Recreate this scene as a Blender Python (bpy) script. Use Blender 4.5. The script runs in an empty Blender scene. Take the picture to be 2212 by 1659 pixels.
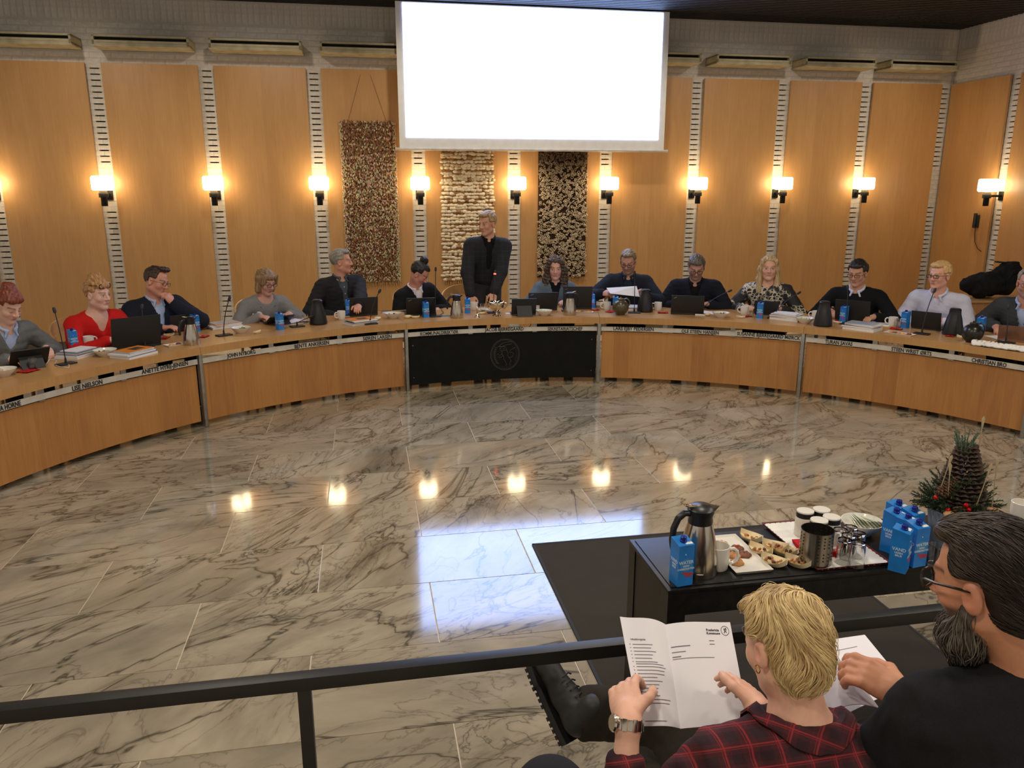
import bpy, bmesh, math, random
import numpy as np
from mathutils import Vector, Matrix, noise as mnoise
R = math.radians
random.seed(7)
SC = bpy.context.scene
COL = SC.collection

# ------------------------------------------------------------------ camera
CAMH, FPX, PITCH, TH = 2.06, 1705.0, R(14.11), R(10.5)
cam = bpy.data.cameras.new('camera'); camo = bpy.data.objects.new('camera', cam); COL.objects.link(camo)
cam.sensor_fit = 'HORIZONTAL'; cam.sensor_width = 36.0; cam.lens = 36.0 * FPX / 2212.0
cam.clip_start = 0.05; cam.clip_end = 60
camo.location = (0, 0, CAMH); camo.rotation_euler = (math.pi / 2 - PITCH, 0, 0)
SC.camera = camo
SC.view_settings.view_transform = 'Standard'; SC.view_settings.look = 'None'
SC.view_settings.gamma = 1.0; SC.view_settings.exposure = 0.0; SC.view_settings.use_curve_mapping = False

# ------------------------------------------------------------------ world: the dim rest of the hall
W = bpy.data.worlds.new('hall'); SC.world = W; W.use_nodes = True
bg = W.node_tree.nodes['Background']; bg.inputs[0].default_value = (1.0, .90, .78, 1); bg.inputs[1].default_value = .52

# ------------------------------------------------------------------ ceiling downlights and the row of wall washers over the desk
def spot(x, y, watts, col=(1, .90, .76), z=4.12, ang=150, blend=.5, aim=None, soft=.2):
    l = bpy.data.lights.new('downlight', 'SPOT'); l.energy = watts; l.color = col
    l.spot_size = R(ang); l.spot_blend = blend; l.shadow_soft_size = soft
    o = bpy.data.objects.new('downlight_beam', l); COL.objects.link(o); o.location = (x, y, z)
    if aim is not None: o.rotation_euler = (Vector(aim) - Vector((x, y, z))).to_track_quat('-Z', 'Y').to_euler()
DOWNLIGHTS = [(-2.4, 5.2), (1.0, 6.6), (4.4, 5.2), (-1.6, 2.6), (1.0, 3.4), (3.6, 2.6), (-.6, .3), (2.6, .3)]
for i, (x, y) in enumerate(DOWNLIGHTS):
    spot(x, y, 136)
WASHERS = []
for k in range(6):
    u = -3.2 + k * 2.08; c, s_ = math.cos(TH), math.sin(TH)
    WASHERS.append((u * c - 8.75 * s_, u * s_ + 8.75 * c))
    spot(*WASHERS[-1], 92, ang=112, blend=.9, aim=((u * c - 10.7 * s_), (u * s_ + 10.7 * c), 1.3), soft=.08)

# ------------------------------------------------------------------ geometry of the place
CT, ST = math.cos(TH), math.sin(TH)
def rm(u, v, z=0):                       # room axes -> world
    return Vector((u * CT - v * ST, u * ST + v * CT, z))
def ray(x, y):
    a = (x - 1106) / FPX; b = (829.5 - y) / FPX
    return Vector((a, math.cos(PITCH) + b * math.sin(PITCH), -math.sin(PITCH) + b * math.cos(PITCH)))
def at(x, y, z=None, Y=None):            # the point of the place seen at a photograph pixel, on a height or a depth
    d = ray(x, y); t = (z - CAMH) / d.z if z is not None else Y / d.y
    return Vector((d.x * t, d.y * t, CAMH + d.z * t))

# ------------------------------------------------------------------ objects
def tag(o, label=None, cat=None, group=None, kind=None):
    if label: o['label'] = label
    if cat: o['category'] = cat
    if group: o['group'] = group
    if kind: o['kind'] = kind
    return o
def empty(name, loc=(0, 0, 0), rz=0, label=None, cat=None, group=None):
    o = bpy.data.objects.new(name, None); COL.objects.link(o)
    o.location = loc; o.rotation_euler = (0, 0, rz); o.empty_display_size = .1
    return tag(o, label, cat, group)
def link(name, me, parent=None, loc=None, rot=None):
    o = bpy.data.objects.new(name, me); COL.objects.link(o)
    if parent: o.parent = parent
    if loc is not None: o.location = loc
    if rot is not None: o.rotation_euler = rot
    return o
def copy_tree(o, parent=None):
    c = o.copy(); COL.objects.link(c); c.parent = parent
    for ch in list(o.children): copy_tree(ch, c)
    return c

class MB:
    "collects faces of one mesh"
    def __init__(s): s.v = []; s.f = []; s.m = []; s.mi = 0
    def add(s, vs, fs):
        n = len(s.v); s.v += [tuple(v) for v in vs]; s.f += [tuple(i + n for i in f) for f in fs]; s.m += [s.mi] * len(fs)
        return s
    def box(s, c, d, rot=None, bev=0):
        hx, hy, hz = d[0] / 2, d[1] / 2, d[2] / 2
        vs = [Vector((x, y, z)) for z in (-hz, hz) for y in (-hy, hy) for x in (-hx, hx)]
        fs = [(0, 2, 3, 1), (4, 5, 7, 6), (0, 1, 5, 4), (2, 6, 7, 3), (0, 4, 6, 2), (1, 3, 7, 5)]
        if bev:
            bm = bmesh.new(); bv = [bm.verts.new(v) for v in vs]
            for f in fs: bm.faces.new([bv[i] for i in f])
            bmesh.ops.bevel(bm, geom=bm.edges[:], offset=bev, segments=2, affect='EDGES', profile=.6)
            bm.verts.index_update(); vs = [v.co.copy() for v in bm.verts]; fs = [[v.index for v in f.verts] for f in bm.faces]; bm.free()
        if rot is not None: vs = [rot @ v for v in vs]
        c = Vector(c); return s.add([v + c for v in vs], fs)
    def lathe(s, prof, seg=24, c=(0, 0, 0), rot=None, sx=1, sy=1):
        c = Vector(c); vs = []; fs = []; n = len(prof)
        for r, z in prof:
            for k in range(seg):
                a = 2 * math.pi * k / seg; p = Vector((r * math.cos(a) * sx, r * math.sin(a) * sy, z))
                vs.append((rot @ p if rot is not None else p) + c)
        for i in range(n - 1):
            for k in range(seg):
                k2 = (k + 1) % seg; fs.append((i * seg + k, i * seg + k2, (i + 1) * seg + k2, (i + 1) * seg + k))
        if prof[0][0] > 1e-5: fs.append(tuple(range(seg - 1, -1, -1)))
        if prof[-1][0] > 1e-5: fs.append(tuple((n - 1) * seg + k for k in range(seg)))
        return s.add(vs, fs)
    def tube(s, pts, r, seg=8, closed=False, cap=True):
        pts = [Vector(p) for p in pts]; n = len(pts); rr = r if isinstance(r, (list, tuple)) else [r] * n
        vs = []; fs = []; up = None
        for i, p in enumerate(pts):
            t = (pts[(i + 1) % n] - pts[i - 1]) if closed else (pts[min(i + 1, n - 1)] - pts[max(i - 1, 0)])
            t.normalize()
            if up is None:
                up = t.orthogonal().normalized()
            else:
                up = (up - t * up.dot(t))
                up = up.normalized() if up.length > 1e-6 else t.orthogonal().normalized()
            w = t.cross(up)
            for k in range(seg):
                a = 2 * math.pi * k / seg; vs.append(p + (up * math.cos(a) + w * math.sin(a)) * rr[i])
        for i in range(n if closed else n - 1):
            j = (i + 1) % n
            for k in range(seg):
                k2 = (k + 1) % seg; fs.append((i * seg + k, i * seg + k2, j * seg + k2, j * seg + k))
        if not closed and cap:
            fs.append(tuple(range(seg - 1, -1, -1))); fs.append(tuple((n - 1) * seg + k for k in range(seg)))
        return s.add(vs, fs)
    def prism(s, poly, z0, z1, M=None):
        n = len(poly); vs = [Vector((x, y, z0)) for x, y in poly] + [Vector((x, y, z1)) for x, y in poly]
        if M is not None: vs = [M @ v for v in vs]
        fs = [tuple(range(n - 1, -1, -1)), tuple(range(n, 2 * n))] + [(i, (i + 1) % n, n + (i + 1) % n, n + i) for i in range(n)]
        return s.add(vs, fs)
    def ball(s, c, r, seg=10, rings=6, rot=None):
        if not isinstance(r, (tuple, list)): r = (r, r, r)
        c = Vector(c); vs = [Vector((0, 0, -r[2]))]; fs = []
        for i in range(1, rings):
            a = math.pi * i / rings - math.pi / 2
            for k in range(seg):
                b = 2 * math.pi * k / seg; vs.append(Vector((r[0] * math.cos(a) * math.cos(b), r[1] * math.cos(a) * math.sin(b), r[2] * math.sin(a))))
        vs.append(Vector((0, 0, r[2]))); N = len(vs) - 1
        for k in range(seg):
            k2 = (k + 1) % seg; fs.append((0, 1 + k2, 1 + k)); fs.append((N, N - seg + k, N - seg + k2))
        for i in range(rings - 2):
            for k in range(seg):
                k2 = (k + 1) % seg; a = 1 + i * seg; fs.append((a + k, a + k2, a + seg + k2, a + seg + k))
        if rot is not None: vs = [rot @ v for v in vs]
        return s.add([v + c for v in vs], fs)
    def arc_slab(s, c, r0, r1, a0, a1, z0, z1, n=24):
        "ring sector between radii, angles in radians"
        vs = []; fs = []
        for i in range(n + 1):
            a = a0 + (a1 - a0) * i / n
            for r, z in ((r0, z0), (r1, z0), (r1, z1), (r0, z1)):
                vs.append(Vector((c[0] + r * math.cos(a), c[1] + r * math.sin(a), z)))
        for i in range(n):
            b = i * 4
            for k in range(4):
                k2 = (k + 1) % 4; fs.append((b + k, b + 4 + k, b + 4 + k2, b + k2))
        fs.append((0, 1, 2, 3)); e = n * 4; fs.append((e + 3, e + 2, e + 1, e))
        return s.add(vs, fs)
    def mesh(s, name, *mats, smooth=40):
        me = bpy.data.meshes.new(name); me.from_pydata(s.v, [], s.f)
        for m in mats: me.materials.append(m)
        if len(mats) > 1: me.polygons.foreach_set('material_index', s.m)
        bm = bmesh.new(); bm.from_mesh(me); bmesh.ops.recalc_face_normals(bm, faces=bm.faces[:]); bm.to_mesh(me); bm.free()
        if smooth:
            me.polygons.foreach_set('use_smooth', [True] * len(me.polygons)); me.set_sharp_from_angle(angle=R(smooth))
        me.update(); return me
    def build(s, name, mat, parent=None, loc=None, rot=None, smooth=40):
        mats = mat if isinstance(mat, (list, tuple)) else [mat]
        return link(name, s.mesh(name, *mats, smooth=smooth), parent, loc, rot)

def text_mesh(name, txt, size, mat, parent=None, depth=.0006, align='CENTER', bold=0.0, spacing=1.0):
    cu = bpy.data.curves.new(name, 'FONT'); cu.body = txt; cu.size = size; cu.align_x = align; cu.align_y = 'CENTER'
    cu.extrude = depth; cu.resolution_u = 2; cu.offset = bold; cu.space_character = spacing
    t = bpy.data.objects.new(name, cu); COL.objects.link(t)
    dg = bpy.context.evaluated_depsgraph_get(); me = bpy.data.meshes.new_from_object(t.evaluated_get(dg))
    bpy.data.objects.remove(t); me.materials.clear(); me.materials.append(mat)
    return link(name, me, parent)

# ------------------------------------------------------------------ materials (all procedural)
def lin(c):
    return tuple(((x / 12.92) if x <= .04045 else ((x + .055) / 1.055) ** 2.4) for x in c)
def srgb(r, g, b): return lin((r / 255, g / 255, b / 255))
class NT:
    def __init__(s, name):
        s.m = bpy.data.materials.new(name); s.m.use_nodes = True; s.t = s.m.node_tree
        s.b = s.t.nodes['Principled BSDF']
    def n(s, typ, **kw):
        x = s.t.nodes.new(typ)
        for k, v in kw.items():
            if k.startswith('i_'):
                k = k[2:]; k = int(k) if k.isdigit() else k.replace('_', ' '); x.inputs[k].default_value = v
            else: setattr(x, k, v)
        return x
    def l(s, a, b): s.t.links.new(a, b)
    def ramp(s, fac, stops, interp='LINEAR'):
        r = s.n('ShaderNodeValToRGB'); r.color_ramp.interpolation = interp
        e = r.color_ramp.elements
        while len(e) < len(stops): e.new(.5)
        for i, (p, c) in enumerate(stops): e[i].position = p; e[i].color = (*c, 1) if len(c) == 3 else c
        s.l(fac, r.inputs[0]); return r.outputs[0]
    def mix(s, fac, a, b, mode='MIX'):
        x = s.n('ShaderNodeMix', data_type='RGBA', blend_type=mode)
        for sock, v in ((x.inputs[0], fac), (x.inputs[6], a), (x.inputs[7], b)):
            if isinstance(v, (int, float)): sock.default_value = v
            elif isinstance(v, tuple): sock.default_value = (*v, 1) if len(v) == 3 else v
            else: s.l(v, sock)
        return x.outputs[2]
    def math(s, op, a, b=0.0, c=0.0):
        x = s.n('ShaderNodeMath', operation=op)
        for sock, v in zip(x.inputs, (a, b, c)):
            if isinstance(v, (int, float)): sock.default_value = v
            else: s.l(v, sock)
        return x.outputs[0]
    def coord(s, kind='Object', scale=None, rot=None):
        tc = s.n('ShaderNodeTexCoord').outputs[kind]
        if scale is None and rot is None: return tc
        mp = s.n('ShaderNodeMapping'); s.l(tc, mp.inputs[0])
        if scale: mp.inputs['Scale'].default_value = scale
        if rot: mp.inputs['Rotation'].default_value = rot
        return mp.outputs[0]
    def noise(s, vec, scale, detail=3, rough=.55, dist=0):
        x = s.n('ShaderNodeTexNoise', i_Scale=scale, i_Detail=detail, i_Roughness=rough, i_Distortion=dist); s.l(vec, x.inputs['Vector']); return x.outputs['Fac']
    def bump(s, h, strength=.3, dist=.005):
        b = s.n('ShaderNodeBump', i_Strength=strength, i_Distance=dist); s.l(h, b.inputs['Height']); s.l(b.outputs[0], s.b.inputs['Normal'])
    def set(s, **kw):
        for k, v in kw.items():
            k = k.replace('_', ' '); sock = s.b.inputs[k]
            if isinstance(v, tuple) and len(v) == 3: v = (*v, 1)
            sock.default_value = v
        return s
MATS = {}
def mat(name, col, rough=.5, metal=0., var=.06, scale=12., bump=0., **kw):
    "plain surface with a little procedural unevenness"
    if name in MATS: return MATS[name]
    t = NT(name); t.set(Roughness=rough, Metallic=metal, **kw)
    if var:
        n = t.noise(t.coord('Object'), scale)
        lo = tuple(c * (1 - var * 2) for c in col); hi = tuple(min(1, c * (1 + var * 2)) for c in col)
        t.l(t.ramp(n, [(.3, lo), (.7, hi)]), t.b.inputs['Base Color'])
        if bump: t.bump(n, bump, .004)
    else: t.set(Base_Color=col)
    MATS[name] = t.m; return t.m
def fabric(name, col, col2=None, rough=.9, scale=260., bump=.25, sheen=.3):
    if name in MATS: return MATS[name]
    t = NT(name); t.set(Roughness=rough); t.b.inputs['Specular IOR Level'].default_value = .25
    co = t.coord('Object'); n1 = t.noise(co, scale, 2); n2 = t.noise(co, 9., 3)
    col2 = col2 or tuple(c * .72 for c in col)
    c1 = t.mix(n2, tuple(c * .82 for c in col), tuple(min(1, c * 1.12) for c in col))
    t.l(t.mix(t.ramp(n1, [(.4, (0, 0, 0)), (.65, (.6, .6, .6))]), c1, col2), t.b.inputs['Base Color'])
    t.bump(n1, bump, .002); MATS[name] = t.m; return t.m
def emis(name, col, strength):
    t = NT(name); t.set(Base_Color=col, Emission_Color=col, Emission_Strength=strength, Roughness=.4); MATS[name] = t.m; return t.m
def glass(name, col=(1, 1, 1), rough=0.02, ior=1.45):
    t = NT(name); t.set(Base_Color=col, Roughness=rough, IOR=ior, Transmission_Weight=1.0); MATS[name] = t.m; return t.m
def attr_mat(name, rough=.6, sss=0., bumpscale=0, bump=.1, sheen=0):
    t = NT(name); a = t.n('ShaderNodeAttribute', attribute_name='Col')
    n = t.noise(t.coord('Object'), 60., 3)
    t.l(t.mix(.12, a.outputs[0], t.ramp(n, [(.3, (.25, .25, .25)), (.7, (.8, .8, .8))]), 'OVERLAY'), t.b.inputs['Base Color'])
    t.set(Roughness=rough)
    if sss: t.b.inputs['Subsurface Weight'].default_value = sss; t.b.inputs['Subsurface Radius'].default_value = (.012, .004, .002); t.b.inputs['Subsurface Scale'].default_value = .5
    if bumpscale: t.bump(t.noise(t.coord('Object'), bumpscale, 3), bump, .002)
    if sheen: t.b.inputs['Sheen Weight'].default_value = sheen
    MATS[name] = t.m; return t.m

def wood(name, a, b, board=.135, axis='x', rough=.38, strip=.15):
    "veneer: vertical strips of slightly different tone with fine upright grain"
    t = NT(name); co = t.coord('Object'); sp = t.n('ShaderNodeSeparateXYZ'); t.l(co, sp.inputs[0])
    s = t.math('FLOOR', t.math('DIVIDE', sp.outputs[0 if axis == 'x' else 1], board))
    rnd = t.n('ShaderNodeObjectInfo').outputs['Random']
    wn = t.n('ShaderNodeTexWhiteNoise', noise_dimensions='1D'); t.l(t.math('ADD', s, t.math('MULTIPLY', rnd, 57.)), wn.inputs['W'])
    mp = t.n('ShaderNodeMapping'); mp.inputs['Scale'].default_value = (60, 60, 3.0); t.l(co, mp.inputs[0])
    av = t.n('ShaderNodeVectorMath', operation='ADD'); t.l(mp.outputs[0], av.inputs[0])
    cb = t.n('ShaderNodeCombineXYZ'); t.l(t.math('MULTIPLY', wn.outputs[0], 90.), cb.inputs[2]); t.l(cb.outputs[0], av.inputs[1])
    g = t.noise(av.outputs[0], 1.0, 4, .6, .6)
    mp2 = t.n('ShaderNodeMapping'); mp2.inputs['Scale'].default_value = (7, 7, .7); t.l(av.outputs[0], mp2.inputs[0]); mp2.inputs['Scale'].default_value = (.12, .12, .5)
    g2 = t.noise(mp2.outputs[0], 1.0, 2, .5, 1.5)
    f = t.math('ADD', t.math('ADD', t.math('MULTIPLY', g, .45), t.math('MULTIPLY', wn.outputs[0], strip)), t.math('MULTIPLY', g2, .35))
    t.l(t.ramp(f, [(.25, b), (.8, a)]), t.b.inputs['Base Color']); t.set(Roughness=rough)
    t.bump(g, .06, .001); MATS[name] = t.m; return t.m

# ------------------------------------------------------------------ smooth bodies: signed distance fields -> surface nets
def axis(lo, hi, step, fine=None, f0=0, f1=0):
    if fine is None or f1 <= lo or f0 >= hi: return np.arange(lo, hi + step, step).astype(np.float32)
    p = [np.arange(lo, max(lo, f0), step)] if f0 > lo else []
    p.append(np.arange(max(lo, f0), min(hi, f1), fine))
    if f1 < hi: p.append(np.arange(f1, hi + step, step))
    return np.unique(np.concatenate(p).astype(np.float32))
class SDF:
    def __init__(s): s.ops = []
    def cone(s, a, b, ra, rb, k=.02, sub=False): s.ops.append(('c', np.array(a, float), np.array(b, float), ra, rb, k, sub)); return s
    def chain(s, pts, rs, k=.02):
        for i in range(len(pts) - 1): s.cone(pts[i], pts[i + 1], rs[i], rs[i + 1], k)
        return s
    def ell(s, c, r, rot=None, k=.02, sub=False): s.ops.append(('e', np.array(c, float), np.array(r, float), None if rot is None else np.array(rot, float), 0, k, sub)); return s
    def box(s, c, h, rnd=.01, rot=None, k=.01, sub=False): s.ops.append(('b', np.array(c, float), np.array(h, float), None if rot is None else np.array(rot, float), rnd, k, sub)); return s
    def bounds(s):
        lo = np.full(3, 9.); hi = np.full(3, -9.)
        for o in s.ops:
            if o[-1]: continue
            l, h = s.bb(o); lo = np.minimum(lo, l); hi = np.maximum(hi, h)
        return lo - .02, hi + .02
    def bb(s, o):
        if o[0] == 'c':
            r = max(o[3], o[4]); return np.minimum(o[1], o[2]) - r, np.maximum(o[1], o[2]) + r
        r = float(np.max(o[2])) * (1.0 if o[3] is None else 1.3) + (o[4] if o[0] == 'b' else 0)
        rr = o[2] + (o[4] if o[0] == 'b' else 0) if o[3] is None else np.full(3, r if o[0] == 'e' else float(np.linalg.norm(o[2])) + o[4])
        return o[1] - rr, o[1] + rr
    def field(s, ax):
        F = np.full([len(a) for a in ax], .5, np.float32)
        for o in s.ops:
            k = max(o[5], 1e-4); l, h = s.bb(o); m = k + .03
            i = [(max(0, int(np.searchsorted(ax[d], l[d] - m)) - 1), int(np.searchsorted(ax[d], h[d] + m)) + 1) for d in range(3)]
            X = ax[0][i[0][0]:i[0][1], None, None]; Y = ax[1][None, i[1][0]:i[1][1], None]; Z = ax[2][None, None, i[2][0]:i[2][1]]
            if 0 in (X.size, Y.size, Z.size): continue
            if o[0] == 'c':
                a, b = o[1], o[2]; ba = b - a; bb2 = float(ba @ ba) + 1e-12
                px, py, pz = X - a[0], Y - a[1], Z - a[2]
                t = np.clip((px * ba[0] + py * ba[1] + pz * ba[2]) / bb2, 0, 1)
                d = np.sqrt((px - t * ba[0]) ** 2 + (py - t * ba[1]) ** 2 + (pz - t * ba[2]) ** 2) - (o[3] + (o[4] - o[3]) * t)
            else:
                px, py, pz = X - o[1][0], Y - o[1][1], Z - o[1][2]
                if o[3] is not None:
                    m_ = o[3]; px, py, pz = (m_[0, 0] * px + m_[1, 0] * py + m_[2, 0] * pz, m_[0, 1] * px + m_[1, 1] * py + m_[2, 1] * pz, m_[0, 2] * px + m_[1, 2] * py + m_[2, 2] * pz)
                r = o[2]
                if o[0] == 'e':
                    k0 = np.sqrt((px / r[0]) ** 2 + (py / r[1]) ** 2 + (pz / r[2]) ** 2); k1 = np.sqrt((px / r[0] ** 2) ** 2 + (py / r[1] ** 2) ** 2 + (pz / r[2] ** 2) ** 2) + 1e-9
                    d = k0 * (k0 - 1) / k1
                else:
                    qx, qy, qz = np.abs(px) - r[0], np.abs(py) - r[1], np.abs(pz) - r[2]
                    d = np.sqrt(np.maximum(qx, 0) ** 2 + np.maximum(qy, 0) ** 2 + np.maximum(qz, 0) ** 2) + np.minimum(np.maximum(qx, np.maximum(qy, qz)), 0) - o[4]
            sl = (slice(*i[0]), slice(*i[1]), slice(*i[2])); c = F[sl]
            if o[6]:
                d = -d; hh = np.maximum(k - np.abs(c - d), 0) / k; F[sl] = np.maximum(c, d) + hh * hh * k * .25
            else:
                hh = np.maximum(k - np.abs(c - d), 0) / k; F[sl] = np.minimum(c, d) - hh * hh * k * .25
        return F
    def nets(s, step, fine=None, fb=None, lim=None):
        lo, hi = s.bounds()
        if lim is not None: lo = np.maximum(lo, lim[0]); hi = np.minimum(hi, lim[1])
        ax = [axis(lo[d], hi[d], step, fine, *( (fb[0][d], fb[1][d]) if fb is not None else (0, 0))) for d in range(3)]
        F = s.field(ax)
        if lim is not None: F[0] = np.maximum(F[0], .001); F[-1] = np.maximum(F[-1], .001); F[:, 0] = np.maximum(F[:, 0], .001); F[:, -1] = np.maximum(F[:, -1], .001); F[:, :, 0] = np.maximum(F[:, :, 0], .001); F[:, :, -1] = np.maximum(F[:, :, -1], .001)
        return nets(F, ax)
def nets(F, ax):
    I = F < 0
    nx, ny, nz = F.shape
    cnt = np.zeros((nx - 1, ny - 1, nz - 1), np.int8)
    for a in (0, 1):
        for b in (0, 1):
            for c in (0, 1): cnt += I[a:nx - 1 + a, b:ny - 1 + b, c:nz - 1 + c]
    act = (cnt > 0) & (cnt < 8); idx = np.argwhere(act); M = len(idx)
    if M == 0: return np.zeros((0, 3)), np.zeros((0, 4), int)
    vid = np.full(act.shape, -1, np.int32); vid[act] = np.arange(M)
    off = np.array([(a, b, c) for a in (0, 1) for b in (0, 1) for c in (0, 1)])
    val = np.stack([F[tuple((idx + o).T)] for o in off], 1)
    pos = np.stack([np.stack([ax[d][idx[:, d] + o[d]] for d in range(3)], 1) for o in off], 1)
    acc = np.zeros((M, 3)); n = np.zeros(M)
    for i in range(8):
        for j in range(i + 1, 8):
            if np.abs(off[i] - off[j]).sum() != 1: continue
            va, vb = val[:, i], val[:, j]; cr = (va < 0) != (vb < 0)
            t = np.where(cr, va / np.where(cr, va - vb, 1), 0)[:, None]
            acc += np.where(cr[:, None], pos[:, i] + t * (pos[:, j] - pos[:, i]), 0); n += cr
    V = acc / n[:, None]; Q = []
    for d in range(3):
        sl0 = [slice(1, -1)] * 3; sl1 = [slice(1, -1)] * 3; sl0[d] = slice(0, -1); sl1[d] = slice(1, None)
        A = I[tuple(sl0)]; B = I[tuple(sl1)]; e = np.argwhere(A != B)
        if not len(e): continue
        g = e.copy()
        for q in range(3):
            if q != d: g[:, q] += 1
        u, w = (d + 1) % 3, (d + 2) % 3; eu = np.eye(3, dtype=int)[u]; ew = np.eye(3, dtype=int)[w]
        c0 = vid[tuple((g - eu - ew).T)]; c1 = vid[tuple((g - ew).T)]; c2 = vid[tuple(g.T)]; c3 = vid[tuple((g - eu).T)]
        q = np.stack([c0, c1, c2, c3], 1); fl = ~A[tuple(e.T)]
        q[fl] = q[fl][:, ::-1]; Q.append(q)
    Q = np.concatenate(Q); Q = Q[(Q >= 0).all(1)]
    return V, Q
def vnormals(V, Q):
    n = np.cross(V[Q[:, 2]] - V[Q[:, 0]], V[Q[:, 3]] - V[Q[:, 1]]); N = np.zeros_like(V)
    for k in range(4): np.add.at(N, Q[:, k], n)
    return N / (np.linalg.norm(N, axis=1)[:, None] + 1e-12)
def relax(V, Q, it=1, f=.5):
    for _ in range(it):
        A = np.zeros_like(V); c = np.zeros(len(V))
        for k in range(4):
            a, b = Q[:, k], Q[:, (k + 1) % 4]
            np.add.at(A, a, V[b]); np.add.at(c, a, 1); np.add.at(A, b, V[a]); np.add.at(c, b, 1)
        V = V + f * (A / np.maximum(c, 1)[:, None] - V)
    return V
_rs = np.random.RandomState(5); _wd = _rs.randn(24, 3); _wp = _rs.rand(24) * 6.28
def wob(P, freq, seed=0, n=6):
    "cheap smooth noise, about -1..1"
    o = np.zeros(len(P))
    for i in range(n):
        k = (i + seed * 5) % 24; o += np.sin((P @ _wd[k]) * freq * (1 + .35 * i / n) + _wp[k])
    return o / n * 1.6
def np_mesh(name, V, Q, mats, col=None, mi=None):
    me = bpy.data.meshes.new(name); V = np.asarray(V, np.float32)
    me.vertices.add(len(V)); me.vertices.foreach_set('co', V.ravel())
    Q = np.asarray(Q, np.int32); k = Q.shape[1]
    me.loops.add(Q.size); me.loops.foreach_set('vertex_index', Q.ravel())
    me.polygons.add(len(Q)); me.polygons.foreach_set('loop_start', np.arange(0, Q.size, k, dtype=np.int32)); me.polygons.foreach_set('loop_total', np.full(len(Q), k, np.int32))
    me.polygons.foreach_set('use_smooth', np.ones(len(Q), bool))
    for m in (mats if isinstance(mats, (list, tuple)) else [mats]): me.materials.append(m)
    if mi is not None: me.polygons.foreach_set('material_index', np.asarray(mi, np.int32))
    me.update(calc_edges=True)
    if col is not None:
        a = me.color_attributes.new('Col', 'FLOAT_COLOR', 'POINT'); c = np.ones((len(V), 4), np.float32); c[:, :3] = col; a.data.foreach_set('color', c.ravel())
    return me

# ================================================================== the setting
# ---- marble
def marble():
    t = NT('polished_marble'); co = t.coord('Object'); rnd = t.n('ShaderNodeObjectInfo').outputs['Random']
    wn = t.n('ShaderNodeTexWhiteNoise', noise_dimensions='1D'); t.l(t.math('MULTIPLY', rnd, 91.7), wn.inputs['W'])
    vr = t.n('ShaderNodeVectorRotate', rotation_type='Z_AXIS'); t.l(co, vr.inputs['Vector']); t.l(t.math('ADD', -.6, t.math('MULTIPLY', t.math('SUBTRACT', wn.outputs[0], .5), 1.3)), vr.inputs['Angle'])
    st = t.n('ShaderNodeMapping'); st.inputs['Scale'].default_value = (.46, 1.12, 1); t.l(vr.outputs[0], st.inputs[0])
    ad = t.n('ShaderNodeVectorMath', operation='ADD'); t.l(st.outputs[0], ad.inputs[0])
    sc = t.n('ShaderNodeVectorMath', operation='SCALE'); t.l(wn.outputs[1], sc.inputs[0]); sc.inputs['Scale'].default_value = 37.; t.l(sc.outputs[0], ad.inputs[1])
    v = ad.outputs[0]
    wsep = t.n('ShaderNodeSeparateColor'); t.l(wn.outputs[1], wsep.inputs[0])
    cloud = t.noise(v, 1.0, 4, .55, 1.2); cl2 = t.noise(v, 3.2, 4, .55, .8); fine = t.noise(v, 14., 5, .6, .3); mask = t.noise(v, 1.0, 2, .5, .6)
    def vein(scale, dist, w, det=5):
        n = t.noise(v, scale, det, .55, dist); d = t.math('ABSOLUTE', t.math('SUBTRACT', n, .5)); return t.ramp(d, [(0, (1, 1, 1)), (w, (.55, .55, .55)), (w * 2.2, (.12, .12, .12)), (w * 7, (0, 0, 0))])
    v1 = vein(.9, 1.6, .0045); v2 = vein(2.1, 1.6, .006); v3 = vein(4.5, 1.2, .008, 4)
    base = t.ramp(cloud, [(.26, srgb(112, 106, 92)), (.40, srgb(168, 156, 134)), (.53, srgb(218, 204, 178)), (.62, srgb(190, 176, 150)), (.74, srgb(128, 120, 104))])
    base = t.mix(t.math('MULTIPLY', wsep.outputs[0], .5), base, srgb(166, 158, 138))
    base = t.mix(.30, base, t.ramp(cl2, [(.3, srgb(128, 118, 98)), (.65, srgb(224, 206, 178))]))
    base = t.mix(.08, base, t.ramp(fine, [(.3, srgb(90, 84, 70)), (.7, srgb(240, 226, 200))]))
    mk = t.ramp(mask, [(.46, (.02, .02, .02)), (.60, (1, 1, 1))])
    amt = t.math('ADD', .35, t.math('MULTIPLY', wsep.outputs[1], .65))
    blot = t.ramp(t.noise(v, 1.7, 6, .68, 2.4), [(.53, (0, 0, 0)), (.68, (.85, .85, .85))])
    base = t.mix(t.math('MULTIPLY', t.math('MULTIPLY', blot, mk), amt), base, srgb(92, 88, 76))
    base = t.mix(t.math('MULTIPLY', t.math('MULTIPLY', v3, mk), amt), base, srgb(86, 78, 62))
    base = t.mix(t.math('MULTIPLY', v2, t.math('MULTIPLY', amt, .85)), base, srgb(88, 78, 60))
    base = t.mix(t.math('MULTIPLY', v1, .85), base, srgb(70, 62, 48))
    base = t.mix(1.0, base, (.70, .685, .66), 'MULTIPLY')
    t.l(base, t.b.inputs['Base Color']); t.set(Roughness=.055, IOR=1.62)
    t.l(t.ramp(fine, [(.3, (.065,) * 3), (.8, (.10,) * 3)]), t.b.inputs['Roughness'])
    return t.m
M_MARBLE = marble()
M_GROUT = mat('pale_grout', srgb(206, 190, 160), .5)
floor = tag(MB().box((2.2, 5.2, -.03), (19, 17, .054)).build('floor', M_GROUT, rot=(0, 0, TH)), kind='structure')
slab_me = MB().box((0, 0, -.01), (1.154, .576, .020), bev=.0008).mesh('slab', M_MARBLE, smooth=0)
nrow = 0
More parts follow.
